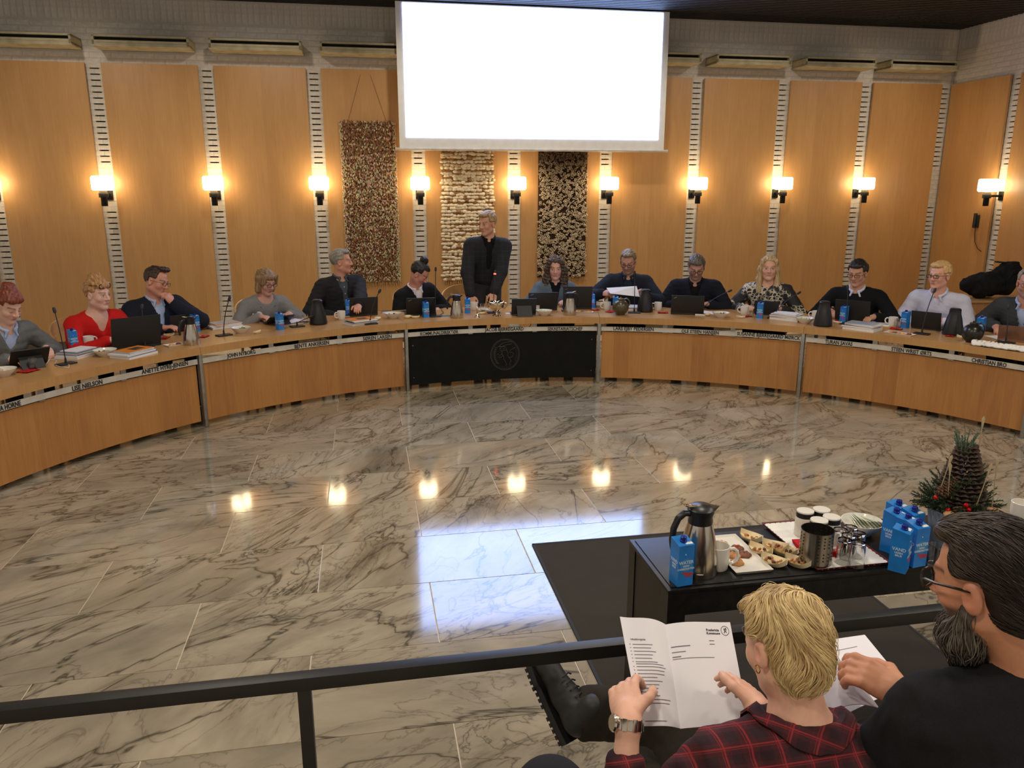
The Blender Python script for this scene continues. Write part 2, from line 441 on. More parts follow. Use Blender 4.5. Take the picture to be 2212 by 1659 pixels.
for j in range(-1, 16):
    v0 = 2.695 + .5795 * (j - 3)
    for i in range(-4, 8):
        u = .265 + 1.16 * i + (.58 if (j % 2) else 0)
        if v0 < .4 or u < -5.5 or u > 9.6: continue
        link('slab', slab_me, floor, (u + .58, v0 + .29, -.0), None).location.z = 0.0
# ---- brick, mortar
def brickmat():
    t = NT('limewashed_brick'); rnd = t.n('ShaderNodeObjectInfo').outputs['Random']; co = t.coord('Object')
    n = t.noise(co, 22., 4, .6); base = t.mix(rnd, srgb(224, 215, 203), srgb(204, 195, 182))
    t.l(t.mix(.5, base, t.ramp(n, [(.3, srgb(190, 181, 168)), (.7, srgb(234, 226, 212))])), t.b.inputs['Base Color']); t.set(Roughness=.9)
    t.bump(t.noise(co, 60., 4, .6), .5, .003); return t.m
M_BRICK = brickmat()
M_MORTAR = mat('grey_mortar', srgb(204, 195, 182), .95, var=.03, scale=40)
M_DARK = mat('dark_cavity', (.006, .005, .004), .9, var=0)
M_PANEL = wood('oak_veneer', srgb(206, 158, 101), srgb(180, 133, 79))
WV, BR, JT = 10.70, .0520, .0147                      # brick face, brick height, joint
CH = .0667
PAN_T, PAN_B, Z0 = 3.462, .15, 3.40 + .0073            # panel top and bottom, top bed joint
wall = tag(MB().box((2.0, WV + .22, 2.1), (14.2, .30, 4.2)).build('wall_back', M_DARK, rot=(0, 0, TH)), kind='structure')
wl = R(-90); CORNER = rm(8.44, WV)
right = MB().box((2.1, .22, 2.1), (4.4, .30, 4.2)).build('wall_right', M_DARK, rot=(0, 0, TH + wl), loc=CORNER)
tag(right, kind='structure')
brick_me = {}
def brick(parent, u, v, z, w, h):
    k = (round(w, 3), round(h, 3))
    if k not in brick_me: brick_me[k] = MB().box((0, .045, 0), (w, .09, h), bev=.003).mesh('brick', M_BRICK, smooth=0)
    link('brick', brick_me[k], parent, (u, v, z))
def pier(n, parent_rot, loc, u, slits=True):
    "brick strip between two panels, with open bed joints"
    p = tag(MB().box((0, .16, (PAN_T + PAN_B) / 2), (.30, .02, PAN_T - PAN_B)).build('trim_%d' % n, M_DARK, rot=(0, 0, parent_rot), loc=loc), kind='structure')
    m = MB()
    for i in range(-1, 49):
        zj = Z0 - i * CH; zc = zj - CH / 2
        if zc < PAN_B: break
        op = slits and (0 <= i <= 16 or i >= 25)
        if op:
            for s in (-1, 1): m.box((s * .103, .05, zj), (.100, .0985, JT))
        else: m.box((0, .05, zj), (.30, .0985, JT))
        if i % 2:
            brick(p, 0, 0, zc, .228, BR)
            for s in (-1, 1): m.box((s * .121, .05, zc), (.014, .0985, BR))
        else:
            for s in (-1, 1): brick(p, s * .061, 0, zc, .108, BR)
            m.box((0, .05, zc), (.0145, .0985, BR))
    m.build('mortar', M_MORTAR, p, smooth=0)
    return p
PITCHU = 1.262; U0 = -3.043
PIERS = [U0 + PITCHU * k for k in range(-2, 10)]
for n, u in enumerate(PIERS): pier(n + 1, TH, rm(u, WV), u)
# ---- upper brickwork
def band(parent, u0, u1, vv, rows, soldier=True):
    m = MB()
    m.box(((u0 + u1) / 2, vv + .051, 3.83), (u1 - u0, .098, .76))
    m.build('mortar', M_MORTAR, parent, smooth=0)
    z = 3.462 + BR / 2
    for r in range(rows):
        x = u0 + (.06 if r % 2 else .18)
        while x < u1:                                  # bricks hidden behind the vent housings are left out
            if not (2 <= r <= 4) or parent is not wall or min(abs(x - q_) for q_ in PIERS) < .16: brick(parent, x, vv, z, .228, BR)
            x += .240
        z += CH
    if soldier:
        x = u0 + .03
        while x < u1: brick(parent, x, vv, 4.06, .0555, .236); x += .0705
band(wall, -5.9, 8.44, WV, 7)
band(right, .0, 2.6, 0, 7)
# ---- wood panels
pan_me = MB().box((0, 0, (PAN_T - PAN_B) / 2), (PITCHU - .18, .036, PAN_T - PAN_B), bev=.002).mesh('wood_panel', M_PANEL, smooth=0)
for k in range(-3, 9):
    link('wood_panel', pan_me, wall, (U0 + PITCHU * (k + .5), WV - .042, PAN_B))
link('wood_panel', pan_me, right, (.035 + (PITCHU - .18) / 2, -.042, PAN_B)); PIR = .035 + PITCHU - .09
pier(14, TH + wl, CORNER + Matrix.Rotation(TH + wl, 3, 'Z') @ Vector((PIR, 0, 0)), 0)
for q_ in (0, 1): link('wood_panel', pan_me, right, (PIR + .09 + (PITCHU - .18) / 2 + q_ * PITCHU, -.042, PAN_B))
M_SKIRT = mat('brown_stone_skirting', srgb(92, 78, 62), .35, var=.2, scale=9)
tag(MB().box((2.0, WV - .02, .072), (14, .06, .144)).build('baseboard_back', M_SKIRT, rot=(0, 0, TH)), kind='structure')
tag(MB().box((1.0, -.02, .072), (1.9, .06, .144)).build('baseboard_right', M_SKIRT, rot=(0, 0, TH + wl), loc=CORNER), kind='structure')
# ---- dark slatted ceiling
M_CEIL = mat('dark_stained_slat', srgb(30, 23, 18), .7, var=.15)
ceil = tag(MB().box((2.2, 5.0, 4.33), (20, 15, .06)).build('ceiling', mat('black_ceiling_board', (.008, .007, .006), .9, var=0), rot=(0, 0, TH)), kind='structure')
sl_me = MB().box((0, 0, 0), (15.6, .055, .07)).mesh('slat', M_CEIL, smooth=0)
for k in range(36): link('slat', sl_me, ceil, (2.0, WV + .02 - k * .085, 4.235))
# ---- lamp-lit downlight cans in the ceiling
can_me = MB().lathe([(.085, 0), (.085, .10), (.070, .10), (.070, .004), (.085, 0)], 20).mesh('downlight_can', mat('black_metal', (.01, .01, .01), .4, 1., var=0))
for i, (x, y) in enumerate(DOWNLIGHTS + WASHERS):
    o = link('ceiling_downlight', can_me, None, (x, y, 4.15)); tag(o, 'recessed black ceiling downlight over the council chamber floor', 'downlight', 'ceiling downlights')

# ================================================================== vent housings above the panels
M_VENT = mat('painted_concrete', srgb(176, 164, 132), .8, var=.12, scale=6, bump=.1)
def vent(k):
    w, d = 1.045, .36; t = empty('vent_housing', rm(U0 + PITCHU * (k + .5), WV, 3.60), TH)
    b = MB(); b.box((0, -d / 2, .031), (w, d, .022)); b.box((0, -d / 2, .114), (w, d, .020))
    for s in (-1, 1): b.box((s * (w / 2 - .012), -d / 2, .07), (.024, d, .10))
    b.box((0, -d + .012, .053), (w, .024, .030)); b.build('housing', M_VENT, t, smooth=0)
    MB().box((0, -d + .07, .085), (w - .04, .02, .06)).build('slot', M_DARK, t)
    MB().box((0, -d / 2, .012), (w + .012, d + .008, .016), bev=.003).build('bottom_plate', M_VENT, t)
    return t
VDESC = ['at the far left edge of the wall', 'second from the left, above the seated man in a dark suit', 'third from the left on the wall', 'half hidden by the left side of the projection screen', 'hidden behind the left half of the screen', 'hidden behind the middle of the screen', 'peeking out at the right side of the projection screen', 'second to the right of the projection screen', 'third to the right of the projection screen', 'at the right corner of the wall']
for k in range(-1, 9):
    if k in (3, 4): continue
    tag(vent(k), 'slotted concrete vent housing ' + VDESC[k + 1], 'vent', 'vent housings above the panels')

# ================================================================== wall lamps
M_BLACKM = mat('matt_black_metal', (.012, .011, .010), .45, .6, var=.1)
M_SHADE = emis('lit_opal_glass', (1.0, .78, .47), 13.)
M_BRASSG = mat('grey_socket_metal', srgb(120, 104, 84), .4, .8)
def sconce(loc, rz):
    t = empty('wall_lamp', loc, rz)
    MB().box((0, -.012, -.135), (.085, .024, .12), bev=.004).build('back_plate', M_BLACKM, t)
    MB().box((0, -.115, -.135), (.028, .20, .030), bev=.003).build('arm', M_BLACKM, t)
    sk = MB().lathe([(.034, -.265), (.036, -.26), (.036, -.165), (.054, -.163), (.054, -.115), (.05, -.11)], 20, (0, -.235, 0)).build('socket', M_BLACKM, t)
    MB().lathe([(.046, -.110), (.046, -.080)], 20, (0, -.235, 0)).build('collar', M_BRASSG, sk)
    MB().lathe([(.02, -.080), (.105, -.080), (.120, -.066), (.122, 0), (.120, .072), (.106, .086), (.05, .086), (.045, .08), (.0, .08)], 28, (0, -.235, 0)).build('glass_shade', M_SHADE, t)
    return t
LD = ['half cut off at the left edge', 'leftmost full one, above the woman in red', 'between the man in a suit and the short-haired woman', 'left of the first tapestry', 'between the first and second tapestries', 'between the second and third tapestries', 'just right of the third tapestry', 'above the man with his head bowed', 'above the woman in leopard print', 'above the man in the black sweater']
for k in range(-1, 9):
    u = U0 + PITCHU * k
    tag(sconce(rm(u, WV, 2.085), TH), 'lit opal glass wall lamp ' + LD[k + 1], 'wall lamp', 'wall lamps on the brick piers')
q = CORNER + Matrix.Rotation(TH + wl, 3, 'Z') @ Vector((PIR, 0, 2.06))
tag(sconce(q, TH + wl), 'lit opal glass wall lamp on the right wall above the telephone', 'wall lamp', 'wall lamps on the brick piers')

# ================================================================== projection screen
sc = empty('projection_screen', rm(2.21, 10.27, 2.50), TH, 'white projection screen hanging in front of the wall, brightly lit', 'screen')
M_SCR = mat('white_screen_cloth', srgb(250, 246, 238), .8, var=.02)
MB().box((0, 0, .845), (3.44, .006, 1.68)).build('screen_cloth', M_SCR, sc)
MB().box((0, -.006, .905), (3.27, .004, 1.53)).build('projected_image', emis('projected_light', (.36, .52, 1.0), 9.5), sc)
MB().tube([(-1.76, -.005, 0), (1.76, -.005, 0)], .016, 10).build('bottom_bar', mat('white_bar', srgb(214, 204, 190), .5), sc)
for s in (-1, 1): MB().lathe([(.0, -.012), (.018, -.01), (.018, .01), (0, .012)], 10, (s * 1.765, -.005, 0), Matrix.Rotation(R(90), 3, 'Y')).build('bar_cap', MATS['white_bar'], sc)

# ================================================================== tapestries
def yarn_mat():
    t = NT('dyed_yarn'); a = t.n('ShaderNodeAttribute', attribute_name='Col'); n = t.noise(t.coord('Object', scale=(1, 1, .3)), 160., 3)
    t.l(t.mix(.35, a.outputs[0], t.ramp(n, [(.3, (.2, .2, .2)), (.7, (.85, .85, .85))]), 'OVERLAY'), t.b.inputs['Base Color']); t.set(Roughness=.95); return t.m
M_YARN = yarn_mat()
def colour_mesh(b, name, cols, parent, m, kind=None, smooth=60):
    o = b.build(name, m, parent, smooth=smooth); a = o.data.color_attributes.new('Col', 'FLOAT_COLOR', 'POINT')
    c = np.ones((len(b.v), 4), np.float32); c[:, :3] = cols; a.data.foreach_set('color', c.ravel())
    if kind: o['kind'] = kind
    return o
def tapestry(u, style, zt, label):
    Wd, zb = .70, .82; t = empty('tapestry', rm(u, WV - .075, zb), TH, label, 'tapestry', 'woven tapestries behind the chair'); Hh = zt - zb; rs = random.Random(int(u * 100))
    MB().box((0, .0, Hh / 2), (Wd - .03, .014, Hh - .02)).build('backing', mat('brown_weave_%d' % style, [srgb(92, 52, 26), srgb(150, 110, 64), srgb(58, 38, 22)][style], .95, var=.3, scale=30, bump=.5), t)
    b = MB(); cols = []
    def push(n0, c): cols.extend([c] * (len(b.v) - n0))
    cream, tan, rust, brown = srgb(232, 216, 186), srgb(192, 162, 122), srgb(132, 86, 52), srgb(84, 56, 38)
    def mixc(a, c, f): return tuple(a[i] * (1 - f) + c[i] * f for i in range(3))
    if style == 0:                                     # upright pale stitches in rows
        rows, colsn = 88, 36
        for r in range(rows):
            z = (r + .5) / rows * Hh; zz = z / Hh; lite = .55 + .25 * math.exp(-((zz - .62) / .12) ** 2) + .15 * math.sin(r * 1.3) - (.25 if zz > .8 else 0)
            for c in range(colsn):
                x = (c + .5 + rs.uniform(-.35, .35)) / colsn * Wd - Wd / 2; n0 = len(b.v)
                edge = abs(x) > Wd / 2 - .04
                base = mixc(tan, cream, rs.random() * .6) if edge or rs.random() < lite * .78 else mixc(rust, tan, rs.random() * .35)
                base = tuple(q * rs.uniform(.6, .95) for q in base)
                b.ball((x, -.010 - rs.random() * .008, z + rs.uniform(-.010, .010)), (.0075 + rs.random() * .006, .010, .012 + rs.random() * .011), 5, 4, Matrix.Rotation(rs.uniform(-.6, .6), 3, 'Y')); push(n0, base)
    elif style == 1:                                   # pale puffy horizontal rolls, darker near the top
        rows, colsn = 44, 18
        for r in range(rows):
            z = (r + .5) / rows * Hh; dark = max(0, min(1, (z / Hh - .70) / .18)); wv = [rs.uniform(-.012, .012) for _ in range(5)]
            for c in range(colsn):
                x = (c + .5 + rs.uniform(-.4, .4)) / colsn * Wd - Wd / 2; n0 = len(b.v); f = rs.random()
                base = mixc(cream, tan, rs.random() * .45); base = mixc(base, srgb(120, 96, 68), dark * (.45 + .4 * rs.random()))
                if f < .07 or (r in (14, 15, 22, 30) and f < .28): base = mixc(rust, tan, rs.random() * .7)
                b.ball((x, -.008 - rs.random() * .010, z + wv[c * 5 // colsn] + rs.uniform(-.005, .005)), (.027 + rs.random() * .012, .012, .0165 + rs.random() * .010), 6, 4, Matrix.Rotation(rs.uniform(-.15, .15), 3, 'Y')); push(n0, base)
    else:                                              # open rings of rolled bark
        for r in range(1750):
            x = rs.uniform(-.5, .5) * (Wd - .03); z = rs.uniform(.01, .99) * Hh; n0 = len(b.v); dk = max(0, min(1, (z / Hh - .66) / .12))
            rr = rs.uniform(.012, .020); M = Matrix.Rotation(rs.uniform(-.9, .9), 3, 'X') @ Matrix.Rotation(rs.uniform(-.9, .9), 3, 'Z')
            e = rs.uniform(.5, 1); pts = [M @ Vector((rr * math.cos(a), 0, rr * e * math.sin(a))) + Vector((x, -.022 - rs.random() * .022, z)) for a in [2 * math.pi * i / 8 for i in range(8)]]
            b.tube(pts, .0046, 4, closed=True); push(n0, mixc(mixc(cream, tan, .15 + rs.random() * .6), srgb(84, 58, 36), max(dk * .88, .4 if rs.random() < .2 else 0)))
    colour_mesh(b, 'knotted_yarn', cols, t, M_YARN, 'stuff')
    fr = MB()
    for i in range(34): 
        x = (i + .5) / 34 * Wd - Wd / 2; fr.tube([(x, -.01, .02), (x + rs.uniform(-.01, .01), -.012, -.03 - rs.random() * .03)], [.006, .003], 4)
    fr.build('fringe', mat('pale_fringe', srgb(196, 158, 100), .95), t)['kind'] = 'stuff'
    if style == 0:
        for s in (-1, 1): MB().tube([(s * Wd * .34, 0, Hh), (s * .06, .015, Hh + .55)], .0018, 5).build('hanging_cord', mat('brown_cord', srgb(110, 72, 36), .9), t)
    return t
tapestry(.112, 0, 2.85, 'brown tapestry with pale upright stitches, left of the screen')
tapestry(1.374, 1, 2.85, 'cream tapestry of puffy rolls behind the standing man')
tapestry(2.66, 2, 2.85, 'dark tapestry of curled bark rings behind the curly-haired woman')

# ================================================================== the ring-shaped council desk
DC, RD, DEPTH, DZ = Vector((.68, 3.92)), 4.32, .86, .715
POSTS = [R(a) for a in (195.0, 168.0, 140.95, 113.85, 86.78, 59.62, 33.7, 7.0)]
def ring(a, r, z=0): return Vector((DC.x + r * math.cos(a), DC.y + r * math.sin(a), z))
def ring_ang(px, py, r, z=None):
    d = ray(px, py); o = -DC
    a = d.x ** 2 + d.y ** 2; b = 2 * (d.x * o.x + d.y * o.y); c = o.x ** 2 + o.y ** 2 - r * r
    t = (-b + math.sqrt(b * b - 4 * a * c)) / 2 / a; p = Vector((d.x * t, d.y * t))
    return math.atan2(p.y - DC.y, p.x - DC.x)
M_TOP = wood('oak_desk_top', srgb(200, 154, 98), srgb(172, 126, 74), .3, rough=.3)
M_FRONT = wood('oak_front_veneer', srgb(192, 136, 76), srgb(154, 102, 52), .16, strip=.24)
M_BLACKP = mat('black_panel', (.007, .007, .0065), .6, var=.1, Specular_IOR_Level=.15)
M_STEEL = mat('brushed_steel', srgb(168, 166, 160), .32, .9, var=.08)
M_RAILP = mat('satin_name_rail', srgb(204, 198, 186), .3, .15, var=.06)
M_LETTER = mat('black_lettering', (.012, .012, .012), .6, var=0)
M_EMBL = mat('grey_engraving', srgb(74, 72, 68), .6, var=0)
def bend_text(txt, px0, px1, py, parent, loc):
    a0 = ring_ang(px0, py, RD + .025); a1 = ring_ang(px1, py, RD + .025)
    o = text_mesh('name_lettering', txt, .050, M_LETTER, parent, bold=.0010, depth=.001); me = o.data
    co = np.empty(len(me.vertices) * 3, np.float32); me.vertices.foreach_get('co', co); co = co.reshape(-1, 3)
    x0, x1 = co[:, 0].min(), co[:, 0].max(); f = (co[:, 0] - x0) / (x1 - x0); ym = (co[:, 1].min() + co[:, 1].max()) / 2
    a = a0 + (a1 - a0) * f; r = RD + .0235 - co[:, 2]
    out = np.stack([DC.x + r * np.cos(a) - loc.x, DC.y + r * np.sin(a) - loc.y, .5885 + (co[:, 1] - ym)], 1)
    me.vertices.foreach_set('co', out.astype(np.float32).ravel()); me.update()
NAMES = {1: [('A HORNE', -1, 46, 880), ('LISE NIELSON', 155, 222, 833), ('ANETTE HYRE-JENSEN', 305, 407, 797)],
         2: [('JOHN NYBORG', 490, 552, 766), ('BENTE ANKERSEN', 636, 711, 745), ('SØREN LARSEN', 784, 846, 730)],
         3: [('KOMMUNALDIREKTØR', 908, 990, 720), ('JACOB BJERREGAARD', 1047, 1131, 714), ('SEKRETARIATSCHEF', 1183, 1258, 711)],
         4: [('LARS EJBY PEDERSEN', 1325, 1412, 712), ('OLE STEEN HANSEN', 1472, 1553, 717), ('SUSANNE BJERREGAARD MØRCK', 1592, 1729, 726)],
         5: [('TURAN SAVAS', 1782, 1842, 740), ('STEEN WRIST ØRTS', 1925, 2013, 760), ('CHRISTIAN BRO', 2098, 2175, 785)]}
SEGD = ['left end section of the ring desk outside the frame', 'oak desk section at the left edge of the ring desk', 'oak desk section between the left edge and the black centre section', 'centre section of the ring desk with a black emblem front', 'oak desk section just right of the black centre section', 'oak desk section at the right edge of the ring desk', 'oak desk end section at the far right']
for i in range(0, 7):
    a1, a0 = POSTS[i], POSTS[i + 1]; am = (a0 + a1) / 2
    L = ring(am, RD + .4); t = empty('desk_section', (L.x, L.y, 0), 0, SEGD[i], 'desk', 'sections of the ring desk')
    c = (DC.x - L.x, DC.y - L.y); g = .0012 / RD
    MB().arc_slab(c, RD, RD + DEPTH, a0 + g, a1 - g, DZ - .066, DZ, 40).build('desk_top', M_TOP, t)
    p = MB().arc_slab(c, RD + .045, RD + .063, a0 + .007, a1 - .007, .052, .555, 40).build('front_panel', M_BLACKP if i == 3 else M_FRONT, t)
    nr = MB().arc_slab(c, RD + .026, RD + .032, a0 + .005, a1 - .005, .566, .611, 40).build('name_rail', M_RAILP, t)
    for k in range(2):
        a = a0 + (a1 - a0) * (k + 1) / 3
        q = ring(a, RD + .034) - L; MB().box((q.x, q.y, .60), (.045, .012, .09), Matrix.Rotation(a + math.pi / 2, 3, 'Z')).build('rail_clip', M_STEEL, nr)
    for a in ([a0, a1] if i == 0 else [a0]):
        q = ring(a, RD + .03) - L; MB().box((q.x, q.y, .325), (.030, .05, .648), Matrix.Rotation(a + math.pi / 2, 3, 'Z'), bev=.002).build('post', M_STEEL, t)
        q = ring(a, RD + DEPTH - .1) - L; MB().box((q.x, q.y, .325), (.030, .05, .648), Matrix.Rotation(a + math.pi / 2, 3, 'Z'), bev=.002).build('post', M_STEEL, t)
    for nm in NAMES.get(i, []): bend_text(*nm, nr, L)
    if i == 3:
        for a in (a0 + .017, a1 - .017):
            for z in (.13, .47):
                q = ring(a, RD + .043) - L; MB().ball((q.x, q.y, z), .006, 6, 4).build('screw', M_STEEL, p)
        ac = ring_ang(1091, 766, RD + .045); zc = .318; S = .155
        def em(pts, w=.0022, closed=False):
            out = []
            for x, y in pts:
                a = ac - x * S / (RD + .045); q = ring(a, RD + .0445) - L; out.append((q.x, q.y, zc + y * S * 1.08))
            eb.tube(out, w, 4, closed=closed)
        eb = MB()
        circ = lambda r, n=48, x=0, y=0: [(x + r * math.cos(2 * math.pi * k / n), y + r * math.sin(2 * math.pi * k / n)) for k in range(n)]
        em(circ(1.0), .0026, True); em(circ(.93), .0016, True)
        em([(-.45, .52), (-.2, .72), (.1, .80), (.5, .82), (.42, .66), (.1, .62), (-.22, .52), (-.45, .52)])          # sabre
        em([(-.35, .42), (-.2, .52), (.0, .5), (.12, .38), (.02, .26), (-.12, .3), (-.25, .22), (-.35, .3), (-.35, .42)])   # head
        em(circ(.03, 8, -.08, .40), .0018, True)
        em([(.08, .30), (.2, .1), (.18, -.1), (.3, -.25), (.42, -.42), (.3, -.62), (.42, -.7)])                       # back and hind leg
        em([(-.2, .22), (-.22, .0), (-.08, -.12), (-.1, -.3), (.02, -.45), (.12, -.65), (.02, -.72)])
        em([(-.18, .05), (-.38, -.05), (-.5, .06), (-.58, -.02)]); em([(-.12, -.08), (-.36, -.2), (-.46, -.12)])       # fore paws
        em([(.28, -.22), (.5, -.16), (.62, .02), (.46, .14), (.3, .1), (.4, .3), (.6, .36), (.52, .5)])                  # tail
        em([(.6, .36), (.7, .46)])
        em([(-.62, .48), (-.74, .2), (-.72, -.1), (-.62, -.4), (-.42, -.62)])                                           # laurel
        for k in range(9):
            f = k / 8; x = -.62 - .12 * math.sin(f * 3.1) + .2 * max(0, f - .6); y = .45 - 1.02 * f
            em([(x, y), (x - .1, y + .08)]); em([(x, y), (x + .1, y + .07)])
        for k in range(7):
            a = -.55 + k * .17; em([(.84 * math.cos(a), .84 * math.sin(a)), (.78 * math.cos(a + .06), .78 * math.sin(a + .06)), (.84 * math.cos(a + .1), .84 * math.sin(a + .1))], .0016)
        for k in range(6):
            a = -2.0 + k * .17; em([(.86 * math.cos(a), .86 * math.sin(a)), (.78 * math.cos(a), .78 * math.sin(a))], .0016)
        eb.build('emblem', M_EMBL, p)

# ================================================================== things that stand on the desks
M_WHITE = mat('white_china', srgb(226, 220, 208), .18, var=.02)
M_COFFEE = mat('black_coffee', (.012, .006, .003), .15, var=0)
M_BLUE = mat('blue_carton_board', srgb(30, 124, 206), .32, var=.10, scale=9)
M_BLUE2 = mat('pale_blue_print', srgb(64, 142, 200), .35, var=.04)
M_CAP = mat('navy_screw_cap', srgb(14, 34, 120), .3, var=.04)
M_PRINT = mat('white_print', srgb(206, 220, 232), .5, var=0)
M_REDP = mat('red_print', srgb(196, 52, 48), .5, var=0)
M_STEELP = mat('polished_steel', srgb(196, 186, 172), .22, 1., var=.05)
M_SILVER = mat('bright_silver', srgb(232, 220, 196), .08, 1., var=.02)
M_BPLAST = mat('black_plastic', (.010, .010, .011), .35, var=.06)
M_BMATT = mat('matt_black_plastic', (.012, .012, .013), .55, var=.06)
M_PAPER = mat('white_paper', srgb(226, 222, 220), .85, var=.015, scale=5)
M_RED = fabric('red_paper_napkin', srgb(190, 28, 30), scale=140, bump=.15)
M_GLASS = glass('clear_glass')
M_BIRCH = mat('pale_birch_veneer', srgb(236, 218, 176), .6, var=.08, scale=14)

def carton(loc, rz):
    t = empty("water_carton", loc, rz); w, h = .0295, .164
    b = MB()
    prof = [(-w, -w, 0), (w, -w, 0), (w, w, 0), (-w, w, 0), (-w, -w, h - .012), (w, -w, h - .012), (w, w, h), (-w, w, h)]
    b.add(prof, [(3, 2, 1, 0), (4, 5, 6, 7), (0, 1, 5, 4), (1, 2, 6, 5), (2, 3, 7, 6), (3, 0, 4, 7)])
    cb_ = b.build('carton_body', M_BLUE, t, smooth=0)
    MB().lathe([(.0125, 0), (.0125, .006), (.0112, .007), (.0112, .018), (.009, .020)], 16, (0, -.004, h - .008)).build('screw_cap', M_CAP, t)
    MB().box((.014, -w + .012, h - .0095), (.026, .012, .0012), Matrix.Rotation(R(10), 3, 'X')).build('date_strip', M_PAPER, cb_)
    MB().lathe([(.024, 0), (.024, .0004)], 24, (0, -w - .0002, .078), Matrix.Rotation(R(90), 3, 'X')).build('round_print', M_BLUE2, cb_)
    for (txt, sz, z) in (('WATER', .0165, .088), ('NON', .010, .0745), ('CARBONATED', .0098, .064)):
        o = text_mesh('printed_word', txt, sz, M_PRINT, cb_, .0002, bold=.0003); o.location = (0, -w - .0008, z); o.rotation_euler = (R(90), 0, 0)
    for (txt, sz, z) in (('VAND', .0165, .088), ('UDEN', .010, .0745), ('BRUS', .0098, .064)):
        o = text_mesh('printed_word', txt, sz, M_PRINT, cb_, .0002, bold=.0003); o.location = (-w - .0004, 0, z); o.rotation_euler = (R(90), 0, R(-90))
    b = MB(); rr = Matrix.Rotation(R(8), 3, 'Y')
    b.box((.008, -w - .0003, .046), (.044, .0006, .007), rr); b.box((.010, -w - .0003, .037), (.026, .0006, .006), rr); b.build('red_banner', M_REDP, cb_)
    MB().ball((-.003, -w, .118), .0024, 6, 4).build('white_dot', M_PRINT, cb_)
    return t
def mug(loc, rz, coffee=False):
    t = empty('mug', loc, rz)
    MB().lathe([(.001, .001), (.036, 0), (.039, .004), (.0425, .05), (.0425, .088), (.0405, .0895), (.039, .088), (.0385, .02), (.03, .010), (.001, .009)], 28).build('cup', M_WHITE, t)
    MB().tube([(.040, 0, .074), (.058, 0, .076), (.070, 0, .066), (.074, 0, .048), (.068, 0, .030), (.055, 0, .021), (.039, 0, .020)], [.006, .0065, .0065, .0065, .0065, .0065, .006], 8).build('handle', M_WHITE, t)
    if coffee: MB().lathe([(.0385, .070), (.0385, .0705)], 24).build('coffee', M_COFFEE, t)
    return t
def bowl(loc, rz, fill=None, r=.088, h=.055, rim=1.0):
    t = empty('bowl', loc, rz); k = r / .088; m = M_WHITE
    MB().lathe([(.001, .0), (.042 * k, 0), (.045 * k, .004), (.055 * k, .014), (.076 * k, h * .62), (.088 * k, h * .93), (.0905 * k, h), (.087 * k, h), (.072 * k, h * .62), (.05 * k, .016), (.001, .012)], 32).build('dish', m, t)
    rs = random.Random(int(loc[0] * 977))
    if fill:
        cols = dict(green=[srgb(196, 206, 170), srgb(226, 226, 206), srgb(160, 184, 120)], dark=[srgb(40, 26, 20), srgb(90, 60, 40), srgb(210, 196, 170)], pale=[srgb(220, 212, 190), srgb(206, 196, 160)], leaf=[srgb(96, 140, 48), srgb(28, 18, 20), srgb(180, 190, 170)])[fill]
        for i in range({'green': 11, 'dark': 9, 'pale': 6, 'leaf': 6}[fill]):
            a = rs.random() * 6.28; q = rs.random() ** .5 * .045 * k; c = cols[i % len(cols)]
            o = MB().ball((0, 0, 0), (.016, .013, .010), 7, 5).build('food_piece', mat('food_%s_%d' % (fill, i % len(cols)), c, .6), t, (q * math.cos(a), q * math.sin(a), h * .55 + .012 * rs.random() + (.006 if fill == 'green' else 0))); o.rotation_euler = (rs.random() * 3, rs.random() * 3, 0)
    return t
def steel_jug(loc, rz, s=1.0):
    t = empty('vacuum_jug', loc, rz)
    MB().lathe([(.001, 0), (.068 * s, 0), (.070 * s, .006), (.066 * s, .06), (.052 * s, .14 * s), (.041 * s, .182 * s), (.040 * s, .186 * s)], 32).build('steel_body', M_STEELP, t)
    b = MB().lathe([(.041 * s, .178 * s), (.0425 * s, .186 * s), (.040 * s, .205 * s), (.046 * s, .222 * s), (.046 * s, .232 * s), (.034 * s, .243 * s), (.001, .247 * s)], 28)
    b.add([(.030 * s, -.024 * s, .215 * s), (.030 * s, .024 * s, .215 * s), (.072 * s, 0, .232 * s), (.030 * s, -.026 * s, .238 * s), (.030 * s, .026 * s, .238 * s)], [(0, 2, 1), (3, 4, 2), (0, 3, 2), (1, 2, 4), (0, 1, 4, 3)])
    ld = b.build('lid', M_BPLAST, t)
    MB().tube([(-.036 * s, 0, .218 * s), (-.062 * s, 0, .222 * s), (-.085 * s, 0, .205 * s), (-.100 * s, 0, .17 * s), (-.104 * s, 0, .13 * s), (-.100 * s, 0, .095 * s)], [.011 * s, .012 * s, .012 * s, .0115 * s, .011 * s, .009 * s], 10).build('handle', M_BPLAST, t)
    MB().box((-.042 * s, 0, .246 * s), (.045 * s, .018 * s, .007 * s), Matrix.Rotation(R(14), 3, 'Y'), bev=.002).build('thumb_lever', M_SILVER, ld)
    return t
def black_jug(loc, rz):
    t = empty('vacuum_jug', loc, rz)
    MB().lathe([(.001, 0), (.084, 0), (.088, .006), (.088, .02), (.080, .085), (.064, .155), (.052, .195), (.049, .222), (.050, .235), (.045, .240), (.044, .232), (.001, .230)], 30).build('jug_body', M_BPLAST, t, smooth=40)
    MB().lathe([(.044, .233), (.046, .243), (.040, .247), (.001, .247)], 24).build('lid', M_BMATT, t)
    MB().tube([(.0, .050, .225), (0, .085, .215), (0, .105, .17), (0, .098, .115), (0, .078, .09)], .011, 8).build('handle', M_BPLAST, t)
    return t
